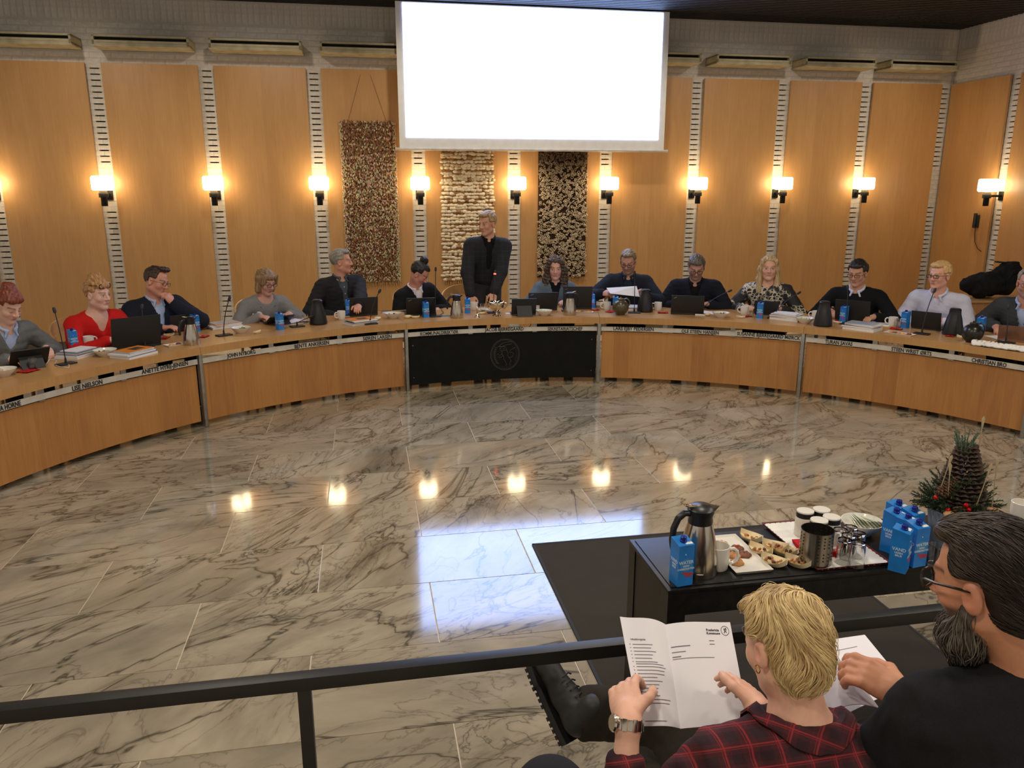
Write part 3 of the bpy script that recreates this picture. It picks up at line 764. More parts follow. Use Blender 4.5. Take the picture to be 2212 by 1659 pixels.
def round_jug(loc, rz, col):
    t = empty('round_jug', loc, rz)
    m = mat('glazed_' + col, dict(bronze=srgb(88, 80, 58), black=srgb(44, 42, 38))[col], .28, .35, var=.1)
    pr = [(.001, 0), (.045, 0)] + [(.088 * math.sin(a), .082 - .088 * math.cos(a) * .95) for a in [.62 + .28 * i for i in range(8)]] + [(.032, .158), (.034, .170), (.030, .171), (.028, .160)]
    MB().lathe(pr, 32).build('round_body', m, t)
    MB().lathe([(.034, .168), (.03, .176), (.01, .180), (.008, .19), (.001, .192)], 18).build('lid', m, t)
    MB().tube([(.03, 0, .165), (.06, 0, .176), (.085, 0, .16), (.096, 0, .125), (.085, 0, .1)], .008, 8).build('handle', m, t)
    return t
def laptop(loc, rz, w=.33, d=.23, tilt=14, lid=.225, m=None, logo=True):
    t = empty('laptop', loc, rz); m = m or M_BMATT
    bs = MB().box((0, d / 2, .010), (w, d, .018), bev=.003).build('base', m, t)
    MB().box((0, d / 2 + .01, .0195), (w * .9, d * .55, .002)).build('keyboard', M_BPLAST, bs)
    rot = Matrix.Rotation(R(tilt), 3, 'X')
    ld = MB().box(rot @ Vector((0, 0, lid / 2)) + Vector((0, .004, .018)), (w, .009, lid), rot, bev=.003).build('lid', m, t)
    MB().box(rot @ Vector((0, .0052, lid / 2)) + Vector((0, .004, .018)), (w * .94, .001, lid * .88), rot).build('display', emis('display_glow_%d' % (len(MATS)), (.55, .66, .9), .7), ld)
    if logo: MB().box(rot @ Vector((-w * .38, -.0052, lid * .88)) + Vector((0, .004, .018)), (.034, .001, .006), rot @ Matrix.Rotation(R(-25), 3, 'Y')).build('badge', M_STEEL, ld)
    return t
def tablet(loc, rz, tilt=22, w=.265, h=.185, stand=True):
    t = empty('tablet', loc, rz); rot = Matrix.Rotation(R(tilt), 3, 'X'); o = Vector((0, 0, .012))
    cs = MB().box(rot @ Vector((0, 0, h / 2)) + o, (w, .012, h), rot, bev=.004).build('case', M_BMATT, t)
    MB().box(rot @ Vector((0, .0066, h / 2)) + o, (w * .92, .001, h * .88), rot).build('display', MATS['tablet_glow'] if 'tablet_glow' in MATS else emis('tablet_glow', (.6, .68, .9), .8), cs)
    MB().box((0, .09, .005), (w * .96, .20, .009), bev=.003).build('keyboard_cover', M_BMATT, t)
    if stand: 
        q = rot @ Vector((0, 0, h * .55)) + o; MB().add([(-w * .3, q.y - .006, q.z), (w * .3, q.y - .006, q.z), (w * .3, q.y - .085, .003), (-w * .3, q.y - .085, .003), (-w * .3, q.y - .001, q.z), (w * .3, q.y - .001, q.z), (w * .3, q.y - .080, .003), (-w * .3, q.y - .080, .003)], [(0, 1, 2, 3), (7, 6, 5, 4), (0, 3, 7, 4), (1, 5, 6, 2), (0, 4, 5, 1), (3, 2, 6, 7)]).build('stand_flap', M_BMATT, cs, smooth=0)
    return t
def mic(loc, rz, head, lit=False):
    "gooseneck microphone; head is a world point"
    t = empty('microphone', loc, rz); inv = Matrix.Rotation(-rz, 3, 'Z'); h = inv @ (Vector(head) - Vector(loc))
    MB().box((0, 0, .006), (.135, .085, .012), bev=.003).build('base_plate', M_BMATT, t)
    MB().tube([(0, 0, .010), (0, 0, .05)], [.010, .007], 8).build('socket', M_BMATT, t)
    p = [Vector((0, 0, .04)) * (1 - f) ** 2 + Vector((h.x * .25, h.y * .25, h.z * .62)) * 2 * f * (1 - f) + h * f * f for f in [i / 8 for i in range(9)]]
    gn = MB().tube(p, .0042, 7).build('gooseneck', M_BMATT, t)
    d = (p[-1] - p[-2]).normalized()
    if lit: MB().tube([p[-1] - d * .004, p[-1] + d * .008], .0135, 12).build('light_ring', emis('red_light_ring', (1, .04, .03), 9.), gn)
    MB().tube([p[-1], p[-1] + d * .012, p[-1] + d * .035, p[-1] + d * .045], [.009, .0125, .012, .007], 10).build('capsule', M_BMATT, gn)
    return t
def tumbler(loc, rz, h=.10, r=.033, up=True):
    t = empty('drinking_glass', loc, rz)
    MB().lathe([(.001, .0), (r * .86, 0), (r, h), (r - .0022, h), (r * .86 - .003, .010), (.001, .009)], 24).build('tumbler', M_GLASS, t)
    if not up: t.rotation_euler = (math.pi, 0, rz); t.location.z += h
    return t
def napkin(loc, rz, s=.10, m=None):
    b = MB(); rs = random.Random(int(loc[0] * 1311)); n = 6; vs = []; fs = []
    for i in range(n + 1):
        for j in range(n + 1): vs.append(((i / n - .5) * s, (j / n - .5) * s * .8, .003 + .008 * rs.random() * (0 if 0 < i < n and 0 < j < n else 1)))
    for i in range(n):
        for j in range(n): a = i * (n + 1) + j; fs.append((a, a + n + 1, a + n + 2, a + 1))
    b.add(vs, fs); k = len(vs); b.add([(x, y, z - .003) for x, y, z in vs], [tuple(reversed(f)) for f in fs])
    return b.build('paper_napkin', m or M_RED, None, loc, (0, 0, rz), smooth=30)
def boat(loc, rz, L=.115, fill=True, s=1.0):
    "folded birch veneer boat"
    t = empty('veneer_boat', loc, rz); b = MB(); n = 10; vs = []; fs = []
    for i in range(n + 1):
        f = i / n * 2 - 1; w = .034 * (1 - abs(f) ** 2.6) + .004; x = f * L / 2; lift = .016 * abs(f) ** 3
        for (y, z) in ((-w, .021 + lift), (-w * .6, .002 + lift * .9), (w * .6, .002 + lift * .9), (w, .021 + lift)): vs.append((x, y, z))
    for i in range(n):
        for j in range(3): a = i * 4 + j; fs.append((a, a + 4, a + 5, a + 1))
    b.add(vs, fs); b.add([(x, y * .94, z + .0014) for x, y, z in vs], [tuple(reversed(f)) for f in fs])
    o = b.build('boat_shell', M_BIRCH, t, smooth=50); t.scale = (s, s, s)
    return t
def plate(loc, rz, w=.20, d=.10):
    return MB().add(*_plate(w, d)).build('serving_plate', M_WHITE, None, loc, (0, 0, rz), smooth=30)
def _plate(w, d):
    vs = []; 
    for (k, z) in ((.86, 0), (1., .012), (.97, .013), (.84, .005)):
        for sx, sy in ((-1, -1), (1, -1), (1, 1), (-1, 1)): vs.append((sx * (w / 2 - (1 - k) * .06), sy * (d / 2 - (1 - k) * .06), z))
    fs = [(3, 2, 1, 0), (12, 13, 14, 15)]
    for l in range(3):
        for k in range(4): k2 = (k + 1) % 4; fs.append((l * 4 + k, l * 4 + k2, l * 4 + 4 + k2, l * 4 + 4 + k))
    return vs, fs
def cookie(loc, rz, r=.03, m=None, cherry=False):
    t = empty('piped_biscuit', loc, rz)
    b = MB(); seg = 30; prof = [(1.0, 0), (1.06, .12), (1.0, .30), (.78, .48), (.5, .58), (.22, .56), (.02, .50)]; vs = []; fs = []
    for i, (q, z) in enumerate(prof):
        for k in range(seg):
            a = 2 * math.pi * k / seg; f = 1 + (.10 * math.sin(6 * a + i * .8) if 0 < i < 6 else 0)
            vs.append((r * q * f * math.cos(a + i * .12), r * q * f * math.sin(a + i * .12), r * z * (1 + .12 * math.sin(6 * a + i * .8) * (i > 0))))
    for i in range(len(prof) - 1):
        for k in range(seg): k2 = (k + 1) % seg; fs.append((i * seg + k, i * seg + k2, (i + 1) * seg + k2, (i + 1) * seg + k))
    fs.append(tuple(range(seg - 1, -1, -1))); fs.append(tuple((len(prof) - 1) * seg + k for k in range(seg)))
    b.add(vs, fs).build('biscuit', m, t)
    if cherry: MB().ball((0, 0, r * .55), r * .28, 8, 6).build('cherry', mat('glace_cherry', srgb(190, 30, 24), .2, var=.05), t)
    return t
M_BISC = [mat('golden_biscuit', srgb(206, 150, 84), .7, var=.15, scale=60), mat('chocolate_biscuit', srgb(118, 68, 42), .6, var=.15, scale=60), mat('amber_biscuit', srgb(176, 122, 70), .7, var=.15, scale=60)]
PAGE = {}
def doc(loc, rz, w, d, h, cov, pages=None, name='booklet'):
    t = empty(name, loc, rz)
    MB().box((0, 0, h / 2), (w - .003, d - .003, h - .0016)).build('pages', M_PAPER, t, smooth=0)
    MB().box((0, 0, h - .0006), (w, d, .0012)).build('cover', cov, t, smooth=0)
    return t
M_ORANGE = mat('orange_cover', srgb(226, 132, 40), .4, var=.04); M_GREYC = mat('grey_cover', srgb(150, 158, 166), .4, var=.05); M_BLUEC = mat('slate_blue_cover', srgb(84, 104, 136), .4, var=.06)
M_PHOTO = mat('dark_photo_print', srgb(70, 62, 56), .4, var=.6, scale=40)

PEOPLE = ['the red-haired woman', 'the woman in red', 'the chin-rubbing man', 'the short-haired woman', 'the man in a grey shirt', 'the woman with a bun', 'the standing man', 'the curly-haired woman', 'the man holding paper', 'the man with bowed head', 'the leopard-print woman', 'the man in a black sweater', 'the blond man', 'the man at the right edge']
def put(fn, px, py, label, cat, group=None, turn=0, z=DZ, **kw):
    p = at(px, py, z=z); a = math.atan2(p.y - DC.y, p.x - DC.x)
    o = fn(p, a - math.pi / 2 + R(turn), **kw); tag(o, label, cat, group); return o
def P(i): return PEOPLE[i]
# cartons
cproto = None
def cart(loc, rz):
    global cproto
    if cproto is None: cproto = carton(loc, rz); return cproto
    c = copy_tree(cproto); c.location = loc; c.rotation_euler = (0, 0, rz); return c
for px, py, i, ex in ((160, 753, 0, 'between %s and the books'), (318, 744, 1, 'behind the microphone of %s'), (605, 712, 3, ''), (754, 680, 4, ''), (920, 685, 5, ''), (1010, 676, 6, ''), (1281, 664, 7, ''), (1329, 672, 8, 'behind the bronze jug of %s'), (1417, 660, 8, 'right of the black jug of %s'), (1641, 687, 10, ''), (1822, 695, 11, ''), (1954, 708, 12, ''), (2116, 722, 13, 'behind the round black jug near %s'), (423, 716, 2, 'behind the steel jug of %s')):
    lab = 'blue water carton ' + ((ex % P(i)) if ex else 'in front of ' + P(i)); put(cart, px, py, lab, 'carton', 'water cartons', turn=random.uniform(-25, 25))
# mugs
for px, py, i, tn in ((193, 748, 1, 0), (562, 690, 3, 180), (738, 690, 4, 180), (899, 676, 5, 180), (1024, 670, 6, 180), (1311, 669, 8, 180), (1421, 670, 9, 180), (1608, 679, 10, 180), (1762, 690, 11, 180), (1928, 704, 12, 180)):
    put(mug, px, py, 'white mug standing before ' + P(i), 'mug', 'white mugs on the ring desk', turn=tn, coffee=(i % 2 == 0))
# bowls
for px, py, lab, fl in ((8, 812, 'white bowl at the left edge of the desk', 'pale'), (228, 769, 'white bowl between two book stacks before the woman in red', 'dark'), (521, 719, 'white bowl with green leaves near the short-haired woman', 'leaf'), (849, 687, 'white bowl with dark bits between two laptops', 'dark'), (1175, 681, 'white bowl of pale green chunks near the curly-haired woman', 'green'), (1557, 686, 'white bowl beside the sheet of the man with bowed head', 'dark'), (1738, 698, 'white bowl of pale green chunks beside a black jug', 'green')):
    put(bowl, px, py, lab, 'bowl', 'white bowls', fill=fl)
# jugs
put(steel_jug, 415, 744, 'steel vacuum jug with black lid before the chin-rubbing man', 'jug', 'steel vacuum jugs', turn=0)
put(steel_jug, 987, 686, 'steel vacuum jug left of the brass bell', 'jug', 'steel vacuum jugs', turn=0)
put(steel_jug, 1231, 680, 'steel vacuum jug before the curly-haired woman', 'jug', 'steel vacuum jugs', turn=200)
for px, py, i in ((688, 700, 4), (1393, 673, 8), (1777, 704, 11), (2057, 723, 12)): put(black_jug, px, py, 'black conical vacuum jug beside ' + P(i), 'jug', 'black vacuum jugs')
put(round_jug, 1340, 680, 'round bronze coloured jug before the man holding paper', 'jug', 'round jugs', col='bronze')
put(round_jug, 2098, 739, 'round black jug near the right edge of the desk', 'jug', 'round jugs', col='black')
# laptops and tablets
put(laptop, 297, 752, 'large black laptop of the woman in red', 'laptop', 'laptops on the ring desk', turn=-12, w=.40, d=.27, lid=.265, tilt=12, logo=False)
put(laptop, 786, 682, 'black laptop of the man in a grey shirt', 'laptop', 'laptops on the ring desk', turn=-6, w=.30, d=.2, lid=.19, logo=False)
put(laptop, 909, 682, 'black laptop of the woman with a bun', 'laptop', 'laptops on the ring desk', turn=-8, w=.31, d=.22, lid=.20, tilt=24)
put(laptop, 1172, 671, 'left black laptop of the curly-haired woman', 'laptop', 'laptops on the ring desk', turn=4, w=.33, lid=.195)
put(laptop, 1247, 668, 'right black laptop of the curly-haired woman', 'laptop', 'laptops on the ring desk', turn=0, w=.325, lid=.245, tilt=8)
put(laptop, 1484, 680, 'black laptop of the man with bowed head', 'laptop', 'laptops on the ring desk', turn=4, w=.345, lid=.20)
put(laptop, 2196, 739, 'bronze laptop of the man at the right edge', 'laptop', 'laptops on the ring desk', turn=14, w=.30, lid=.13, m=mat('bronze_shell', srgb(138, 104, 86), .35, .5))
put(tablet, 62, 790, 'black tablet propped up before the red-haired woman', 'tablet', 'tablets on the ring desk', turn=-20, tilt=42)
put(tablet, 396, 716, 'black tablet of the chin-rubbing man', 'tablet', 'tablets on the ring desk', tilt=12, stand=False, w=.26, h=.16)
put(tablet, 600, 697, 'black tablet lying on papers of the short-haired woman', 'tablet', 'tablets on the ring desk', tilt=62, w=.25, h=.16, z=DZ + .012)
put(tablet, 1131, 681, 'black tablet with folded stand before the standing man', 'tablet', 'tablets on the ring desk', tilt=16, w=.265, h=.18)
put(tablet, 1655, 681, 'small black tablet of the leopard-print woman', 'tablet', 'tablets on the ring desk', tilt=14, w=.25, h=.15, stand=False)
put(tablet, 1840, 694, 'wide black tablet of the man in a black sweater', 'tablet', 'tablets on the ring desk', tilt=14, w=.335, h=.215, stand=False)
put(tablet, 1999, 712, 'black tablet of the blond man', 'tablet', 'tablets on the ring desk', tilt=14, w=.265, h=.17, stand=False)
# microphones
for px, py, hx, hy, i, lit in ((143, 787, 119, 676, 0, 0), (314, 750, 307, 668, 1, 0), (484, 725, 494, 650, 2, 0), (642, 706, 667, 686, 3, 0), (800, 700, 818, 633, 4, 0), (941, 684, 941, 586, 5, 0), (1066, 676, 1069, 592, 6, 1), (1226, 672, 1226, 588, 7, 0), (1370, 676, 1371, 594, 8, 0), (1512, 680, 1573, 630, 9, 0), (1672, 688, 1722, 635, 10, 0), (1828, 700, 1831, 625, 11, 0), (1991, 722, 2017, 632, 12, 0), (2172, 741, 2178, 668, 13, 0)):
    b = at(px, py, z=DZ); put(mic, px, py, ('gooseneck microphone with glowing red ring before ' if lit else 'black gooseneck microphone before ') + P(i), 'microphone', 'gooseneck microphones', head=at(hx, hy, Y=b.y + .05), lit=bool(lit))
# glasses, napkins, boats, small food
for px, py, lab in ((72, 797, 'clear glass on a red napkin at the left of the desk'), (1043, 672, 'clear glass beside the bell'), (1622, 684, 'clear glass between mug and carton of the leopard-print woman'), (1940, 707, 'clear glass left of the carton of the blond man'), (660, 697, 'clear glass behind the bent microphone'), (397, 712, 'clear glass behind the steel jug of the chin-rubbing man')):
    put(tumbler, px, py, lab, 'glass', 'glasses on the ring desk', h=.085, r=.030)
for px, py, lab, s in ((62, 802, 'red napkin beside the left tablet', .13), (205, 752, 'red napkin under the mug of the woman in red', .13), (355, 731, 'dark red napkin by the large laptop', .10), (570, 692, 'red napkin under the mug of the short-haired woman', .11), (440, 728, 'red napkin right of the steel jug', .09), (1286, 670, 'red napkin beside the cookie plate', .09), (1318, 674, 'red napkin by the bronze jug', .10), (1432, 676, 'red napkin under the mug of the man with bowed head', .11), (1612, 684, 'red napkin under the mug of the leopard-print woman', .09), (1800, 694, 'red napkin under the tablet of the man in a black sweater', .10), (1936, 711, 'red napkin by the plate of the blond man', .11), (2052, 727, 'red napkin behind the black jug of the blond man', .07)):
    put(napkin, px, py, lab, 'napkin', 'red napkins', s=s, turn=random.uniform(0, 60))
for px, py, lab in ((366, 726, 'empty birch boat beside the dark red napkin'), (556, 720, 'birch boat on the desk edge before the short-haired woman'), (897, 687, 'birch boat left of the carton of the woman with a bun'), (1041, 679, 'birch boat behind the bell'), (1600, 687, 'birch boat before the mug of the leopard-print woman'), (1808, 699, 'birch boat left of the papers of the man in a black sweater'), (1912, 708, 'birch boat above the cookie plate of the blond man'), (2075, 731, 'birch boat left of the round black jug')):
    put(boat, px, py, lab, 'food boat', 'birch boats on the ring desk', turn=random.uniform(-30, 30), s=.8)
M_BUN = mat('pale_bread_roll', srgb(226, 208, 166), .7, var=.08)
for px, py, lab in ((576, 698, 'pale bread roll behind the carton of the short-haired woman'), (880, 687, 'pale bread roll beside the bowl of dark bits'), (1528, 682, 'pale bread roll left of the bowl of the man with bowed head'), (815, 691, 'pale bread roll right of the orange booklet')):
    p = at(px, py, z=DZ); o = MB().ball((0, 0, .016), (.034, .026, .018), 12, 8).ball((.022, .004, .018), (.02, .02, .015), 10, 6).build('bread_roll', M_BUN, None, p, (0, 0, random.random())); tag(o, lab, 'bread roll', 'bread rolls')
def plate_of(px, py, lab, w, d, n, turn=0):
    o = put(plate, px, py, lab + ' plate', 'plate', 'white rectangular plates', turn=turn, w=w, d=d)
    for i in range(n):
        x = (i + .5) / n - .5; q = o.matrix_basis @ Vector((x * w * .8, random.uniform(-.15, .15) * d, .006))
        tag(cookie(q, random.random() * 6, .022, M_BISC[i % 3]), ['leftmost', 'second', 'third', 'fourth', 'last'][min(i, 4)] + ' biscuit from the left on the ' + lab.replace('white rectangular ', '') + ' plate', 'biscuit', 'biscuits on the ring desk')
plate_of(378, 746, 'small white rectangular two-biscuit', .165, .10, 2)
plate_of(1262, 675, 'white rectangular curly-haired woman\'s', .20, .09, 4, -12)
plate_of(1943, 722, 'white rectangular blond man\'s', .26, .11, 5, -10)
def creamer(loc, rz):
    t = empty('creamer_pot', loc, rz); MB().lathe([(.001, 0), (.013, 0), (.017, .017), (.022, .018), (.022, .020), (.001, .020)], 18).build('pot', M_WHITE, t)
    MB().tube([(.002, 0, .021), (.014, .004, .027), (.022, .007, .024)], [.006, .007, .002], 6).build('foil_lid', M_SILVER, t); return t
put(creamer, 345, 744, 'small creamer pot left of the two-biscuit plate', 'creamer', 'creamer pots')
# papers and books: each document a thing
def stack(px, py, docs, who, turn=0):
    z = DZ; rs = random.Random(px); n = len(docs)
    for k, (w, d, h, m) in enumerate(docs):
        pos = ['top', 'second', 'third', 'fourth', 'fifth', 'sixth'][n - 1 - k]
        p = at(px, py, z=DZ); a = math.atan2(p.y - DC.y, p.x - DC.x); p.z = z
        p.x += rs.uniform(-.012, .012); p.y += rs.uniform(-.01, .01)
        o = doc(p, a - math.pi / 2 + R(turn + rs.uniform(-7, 7)), w, d, h, m)
        tag(o, '%s document from the top of the stack before %s' % (pos, who) if n - 1 - k else '%s document on top of the stack before %s' % ({id(M_ORANGE): 'orange', id(M_GREYC): 'grey', id(M_PAPER): 'white'}.get(id(m), 'printed'), who), 'document', 'stacked documents'); z += h + .0004
        if m is M_ORANGE: MB().box((.02, 0, h + .0004), (w * .42, d * .5, .0006)).build('cover_photo', M_PHOTO, o.children[-1], smooth=0)
A4 = (.30, .21)
stack(172, 768, [(*A4, .018, M_PAPER), (*A4, .012, M_GREYC), (.28, .20, .010, M_PAPER), (.27, .20, .008, M_BLUEC), (.22, .16, .008, M_PAPER)], 'the red-haired woman', 15)
stack(290, 768, [(*A4, .022, M_BLUEC), (*A4, .014, M_PAPER), (.25, .19, .008, M_GREYC), (.25, .18, .010, M_ORANGE)], 'the woman in red', 12)
stack(484, 706, [(*A4, .018, M_PAPER), (*A4, .012, M_PAPER), (.28, .2, .010, M_ORANGE), (.25, .18, .006, M_GREYC)], 'the chin-rubbing man', 4)
stack(628, 697, [(*A4, .010, M_BPLAST), (.28, .21, .004, M_PAPER)], 'the short-haired woman', 10)
stack(780, 699, [(*A4, .022, M_GREYC), (.29, .2, .008, M_BPLAST), (.26, .18, .008, M_PAPER), (.25, .18, .010, M_ORANGE)], 'the man in a grey shirt', 8)
stack(1055, 668, [(.24, .18, .004, M_PAPER)], 'the standing man', 0)
stack(1366, 668, [(*A4, .02, M_GREYC), (.28, .2, .010, M_PAPER), (.27, .2, .008, M_PAPER)], 'the man holding paper', -6)
stack(1540, 676, [(.26, .18, .003, M_PAPER)], 'the man with bowed head', -15)
stack(1699, 690, [(*A4, .022, M_PAPER), (.29, .2, .016, M_PAPER), (.28, .2, .012, M_GREYC), (.27, .19, .010, M_PAPER), (.24, .18, .008, M_PAPER)], 'the leopard-print woman', -10)
stack(1861, 712, [(*A4, .028, M_PAPER), (.29, .2, .016, M_BPLAST), (.28, .2, .012, M_PAPER), (.26, .19, .008, M_GREYC)], 'the man in a black sweater', -10)
stack(1902, 700, [(.26, .18, .003, M_PAPER)], 'the blond man', -25)
stack(2165, 731, [(.26, .19, .003, M_PAPER)], 'the man at the right edge', -40)
# brass bell, silver bowl, pouch, notebook, tissue, cup, cables
def bell(loc, rz):
    t = empty('hand_bell', loc, rz)
    MB().lathe([(.030, 0), (.029, .006), (.022, .022), (.020, .034), (.010, .044), (.001, .046)], 24).build('bell', M_SILVER, t)
    MB().lathe([(.005, .044), (.011, .052), (.006, .060), (.008, .072), (.011, .09), (.007, .108), (.001, .118)], 16).build('handle', M_SILVER, t); return t
put(bell, 1031, 686, 'small shiny hand bell before the standing man', 'bell')
def trophy(loc, rz):
    t = empty('silver_bowl', loc, rz)
    MB().lathe([(.001, 0), (.048, 0), (.046, .008), (.016, .02), (.012, .034), (.018, .046), (.05, .06), (.078, .092), (.086, .125), (.084, .142), (.092, .15), (.088, .152), (.080, .142), (.080, .12), (.06, .08), (.001, .06)], 36).build('cup_bowl', M_SILVER, t)
    for s in (-1, 1): MB().tube([(s * .08, 0, .14), (s * .104, 0, .132), (s * .106, 0, .10), (s * .085, 0, .075), (s * .06, 0, .066)], .004, 7).build('handle', M_SILVER, t)
    return t
put(trophy, 1073, 682, 'footed silver bowl with two handles before the standing man', 'bowl')
def pouch(loc, rz):
    t = empty('pouch', loc, rz); s = SDF(); s.ell((0, 0, .026), (.085, .05, .028)); s.box((0, 0, .02), (.06, .03, .012), .012, k=.03)
    V, Q = s.nets(.008); V[:, 2] = np.maximum(V[:, 2], 0); link('pouch_body', np_mesh('pouch_body', V, Q, M_BMATT), t)
    MB().tube([(-.07, -.028, .032), (0, -.046, .036), (.07, -.028, .032)], .0022, 5).build('zip', M_STEEL, t); return t
put(pouch, 440, 707, 'soft black zip pouch left of the books', 'pouch', turn=14)
o = put(doc, 968, 684, 'dark green notebook left of the steel jug', 'notebook', w=.15, d=.11, h=.008, cov=mat('dark_green_cover', srgb(60, 72, 62), .5), turn=-10, name='notebook')
o = put(doc, 1105, 677, 'loose white note sheet beside the silver bowl', 'paper', w=.13, d=.08, h=.002, cov=M_PAPER, name='note_sheet')
o = put(doc, 745, 682, 'phone lying by the mug of the man in a grey shirt', 'phone', w=.07, d=.14, h=.008, cov=M_BPLAST, name='phone')
o = put(doc, 876, 674, 'phone beside the bowl of dark bits', 'phone', w=.075, d=.12, h=.008, cov=M_BPLAST, name='phone', turn=20)
o = put(doc, 1513, 681, 'small black box before the laptop of the bowed man', 'box', w=.11, d=.045, h=.018, cov=M_BPLAST, name='small_box')
o = put(doc, 835, 675, 'brown wallet behind the bowl of dark bits', 'wallet', w=.11, d=.07, h=.018, cov=mat('brown_leather', srgb(78, 50, 34), .5), name='wallet')
def papercup(loc, rz): return MB().lathe([(.001, 0), (.022, 0), (.029, .062), (.031, .064), (.027, .062), (.021, .004), (.001, .004)], 20).build('paper_cup', M_WHITE, None, loc, (0, 0, rz))
put(papercup, 1161, 671, 'white paper cup beside the tablet before the curly-haired woman', 'cup')
def tissue(loc, rz):
    rs = np.random.RandomState(3); n, m_ = 22, 9; vs = []; fs = []
    for i in range(n + 1):
        for j in range(m_ + 1):
            vs.append(((i / n - .5) * .42 + rs.randn() * .006, (j / m_ - .5) * .13 + rs.randn() * .006, .012 + .034 * abs(math.sin(i * .9 + j * 1.7)) * math.sin(math.pi * j / m_) + rs.rand() * .008))
    for i in range(n):
        for j in range(m_): a = i * (m_ + 1) + j; fs.append((a, a + m_ + 1, a + m_ + 2, a + 1))
    b = MB().add(vs, fs); b.add([(x, y, max(.001, z - .006)) for x, y, z in vs], [tuple(reversed(f)) for f in fs])
    return b.build('crumpled_tissue', mat('white_tissue', srgb(232, 224, 212), .9, var=.03), None, loc, (0, 0, rz), smooth=50)
put(tissue, 2158, 752, 'long crumpled white tissue on the right desk edge', 'tissue', turn=2)
for nm, pts, lab, m in (('white_charging_cable', [(100, 786), (108, 776), (122, 779), (118, 788), (128, 792), (148, 794), (150, 788), (138, 787)], 'white cable and plug beside the left microphone', M_WHITE), ('black_cable', [(953, 668), (958, 676), (946, 683), (936, 684)], 'thin black cable right of the laptop of the woman with a bun', M_BMATT)):
    q = [at(x, y, z=DZ + .004) for x, y in pts]; c = q[0].copy(); tag(MB().tube([p - c for p in q], .0032, 6).build(nm, m, None, c), lab, 'cable')
tag(MB().tube([Vector((0, 0, .004)), Vector((0, -.03, .004)), Vector((0.0, -.055, -.03)), Vector((-.02, -.062, -.09)), Vector((-.07, -.05, -.14)), Vector((-.13, -.02, -.13))], .004, 7).build('hanging_cable', M_BMATT, None, at(1150, 683, z=DZ) + Vector((0, .0, 0))), 'black cable hanging over the front edge below the tablet', 'cable')

# ================================================================== people
M_SKIN = attr_mat('skin', .5, .12)
M_HAIR = attr_mat('hair', .5, 0, 0)
M_LENS = glass('lens_glass', (1, 1, 1), .0, 1.12)
def rotm(yaw, pitch, roll=0):
    return np.array(Matrix.Rotation(R(yaw), 3, 'Z') @ Matrix.Rotation(R(-pitch), 3, 'X') @ Matrix.Rotation(R(roll), 3, 'Y'))
def nrm(v): v = np.asarray(v, float); return v / (np.linalg.norm(v) + 1e-12)
from mathutils.bvhtree import BVHTree
def on_cloth(o, p, fw, out=.002):
    'the point on a garment in front of p'
    bv = BVHTree.FromPolygons([v.co for v in o.data.vertices], [f.vertices for f in o.data.polygons]); hit = bv.ray_cast(Vector(p) + Vector(fw) * .5, -Vector(fw))
    return np.array(hit[0]) + np.asarray(fw) * out if hit[0] is not None else np.asarray(p) + np.asarray(fw) * .15
class Head:
    def __init__(s, c, rot, k=1.0): s.c = np.asarray(c, float); s.R = rot; s.k = k
    def p(s, x, y, z): return s.c + s.R @ (np.array((x, y, z)) * s.k)
    def loc(s, V): return ((V - s.c) @ s.R) / s.k
def head_sdf(S, h, jaw=1.0, fat=0.0, nose=1.0, ears=True, fine=True):
    k = h.k; e = lambda c, r, kk=.012, sub=False: S.ell(h.p(*c), np.array(r) * k, h.R, kk, sub)
    c = lambda a, b, ra, rb, kk=.012, sub=False: S.cone(h.p(*a), h.p(*b), ra * k, rb * k, kk, sub)
    e((0, -.014, .036), (.0765, .096, .086)); e((0, .022, -.026), (.061 + fat, .064, .086), .02)
    for s in (-1, 1):
        c((s * .050, -.004, -.056), (s * .012, .058, -.092), .020 * jaw + fat, .020 * jaw + fat * .6, .02)
        e((s * .036, .054, -.020), (.024 + fat, .024, .026), .02)
    e((0, .064, -.094), (.020 * jaw, .020, .018), .016)
    c((-.030, .072, .027), (.030, .072, .027), .014, .014, .014)
    c((0, .084, .018), (0, .103 * (.92 + .08 * nose), -.022), .0075, .0125 * nose, .010)
    for s in (-1, 1): e((s * .0115, .092, -.026), (.0095, .011, .008), .007)
    c((-.017, .076, -.0535), (.017, .076, -.0535), .0085, .0085, .008); c((-.014, .076, -.0645), (.014, .076, -.0645), .0085, .0085, .008)
    for s in (-1, 1):
        e((s * .032, .098, .008), (.018, .020, .012), .010, True); e((s * .032, .070, .008), (.0145, .0145, .0145), .004)
        if ears: e((s * .080, -.008, -.006), (.0085, .020, .031), .008); e((s * .086, -.002, -.002), (.006, .010, .016), .004, True)
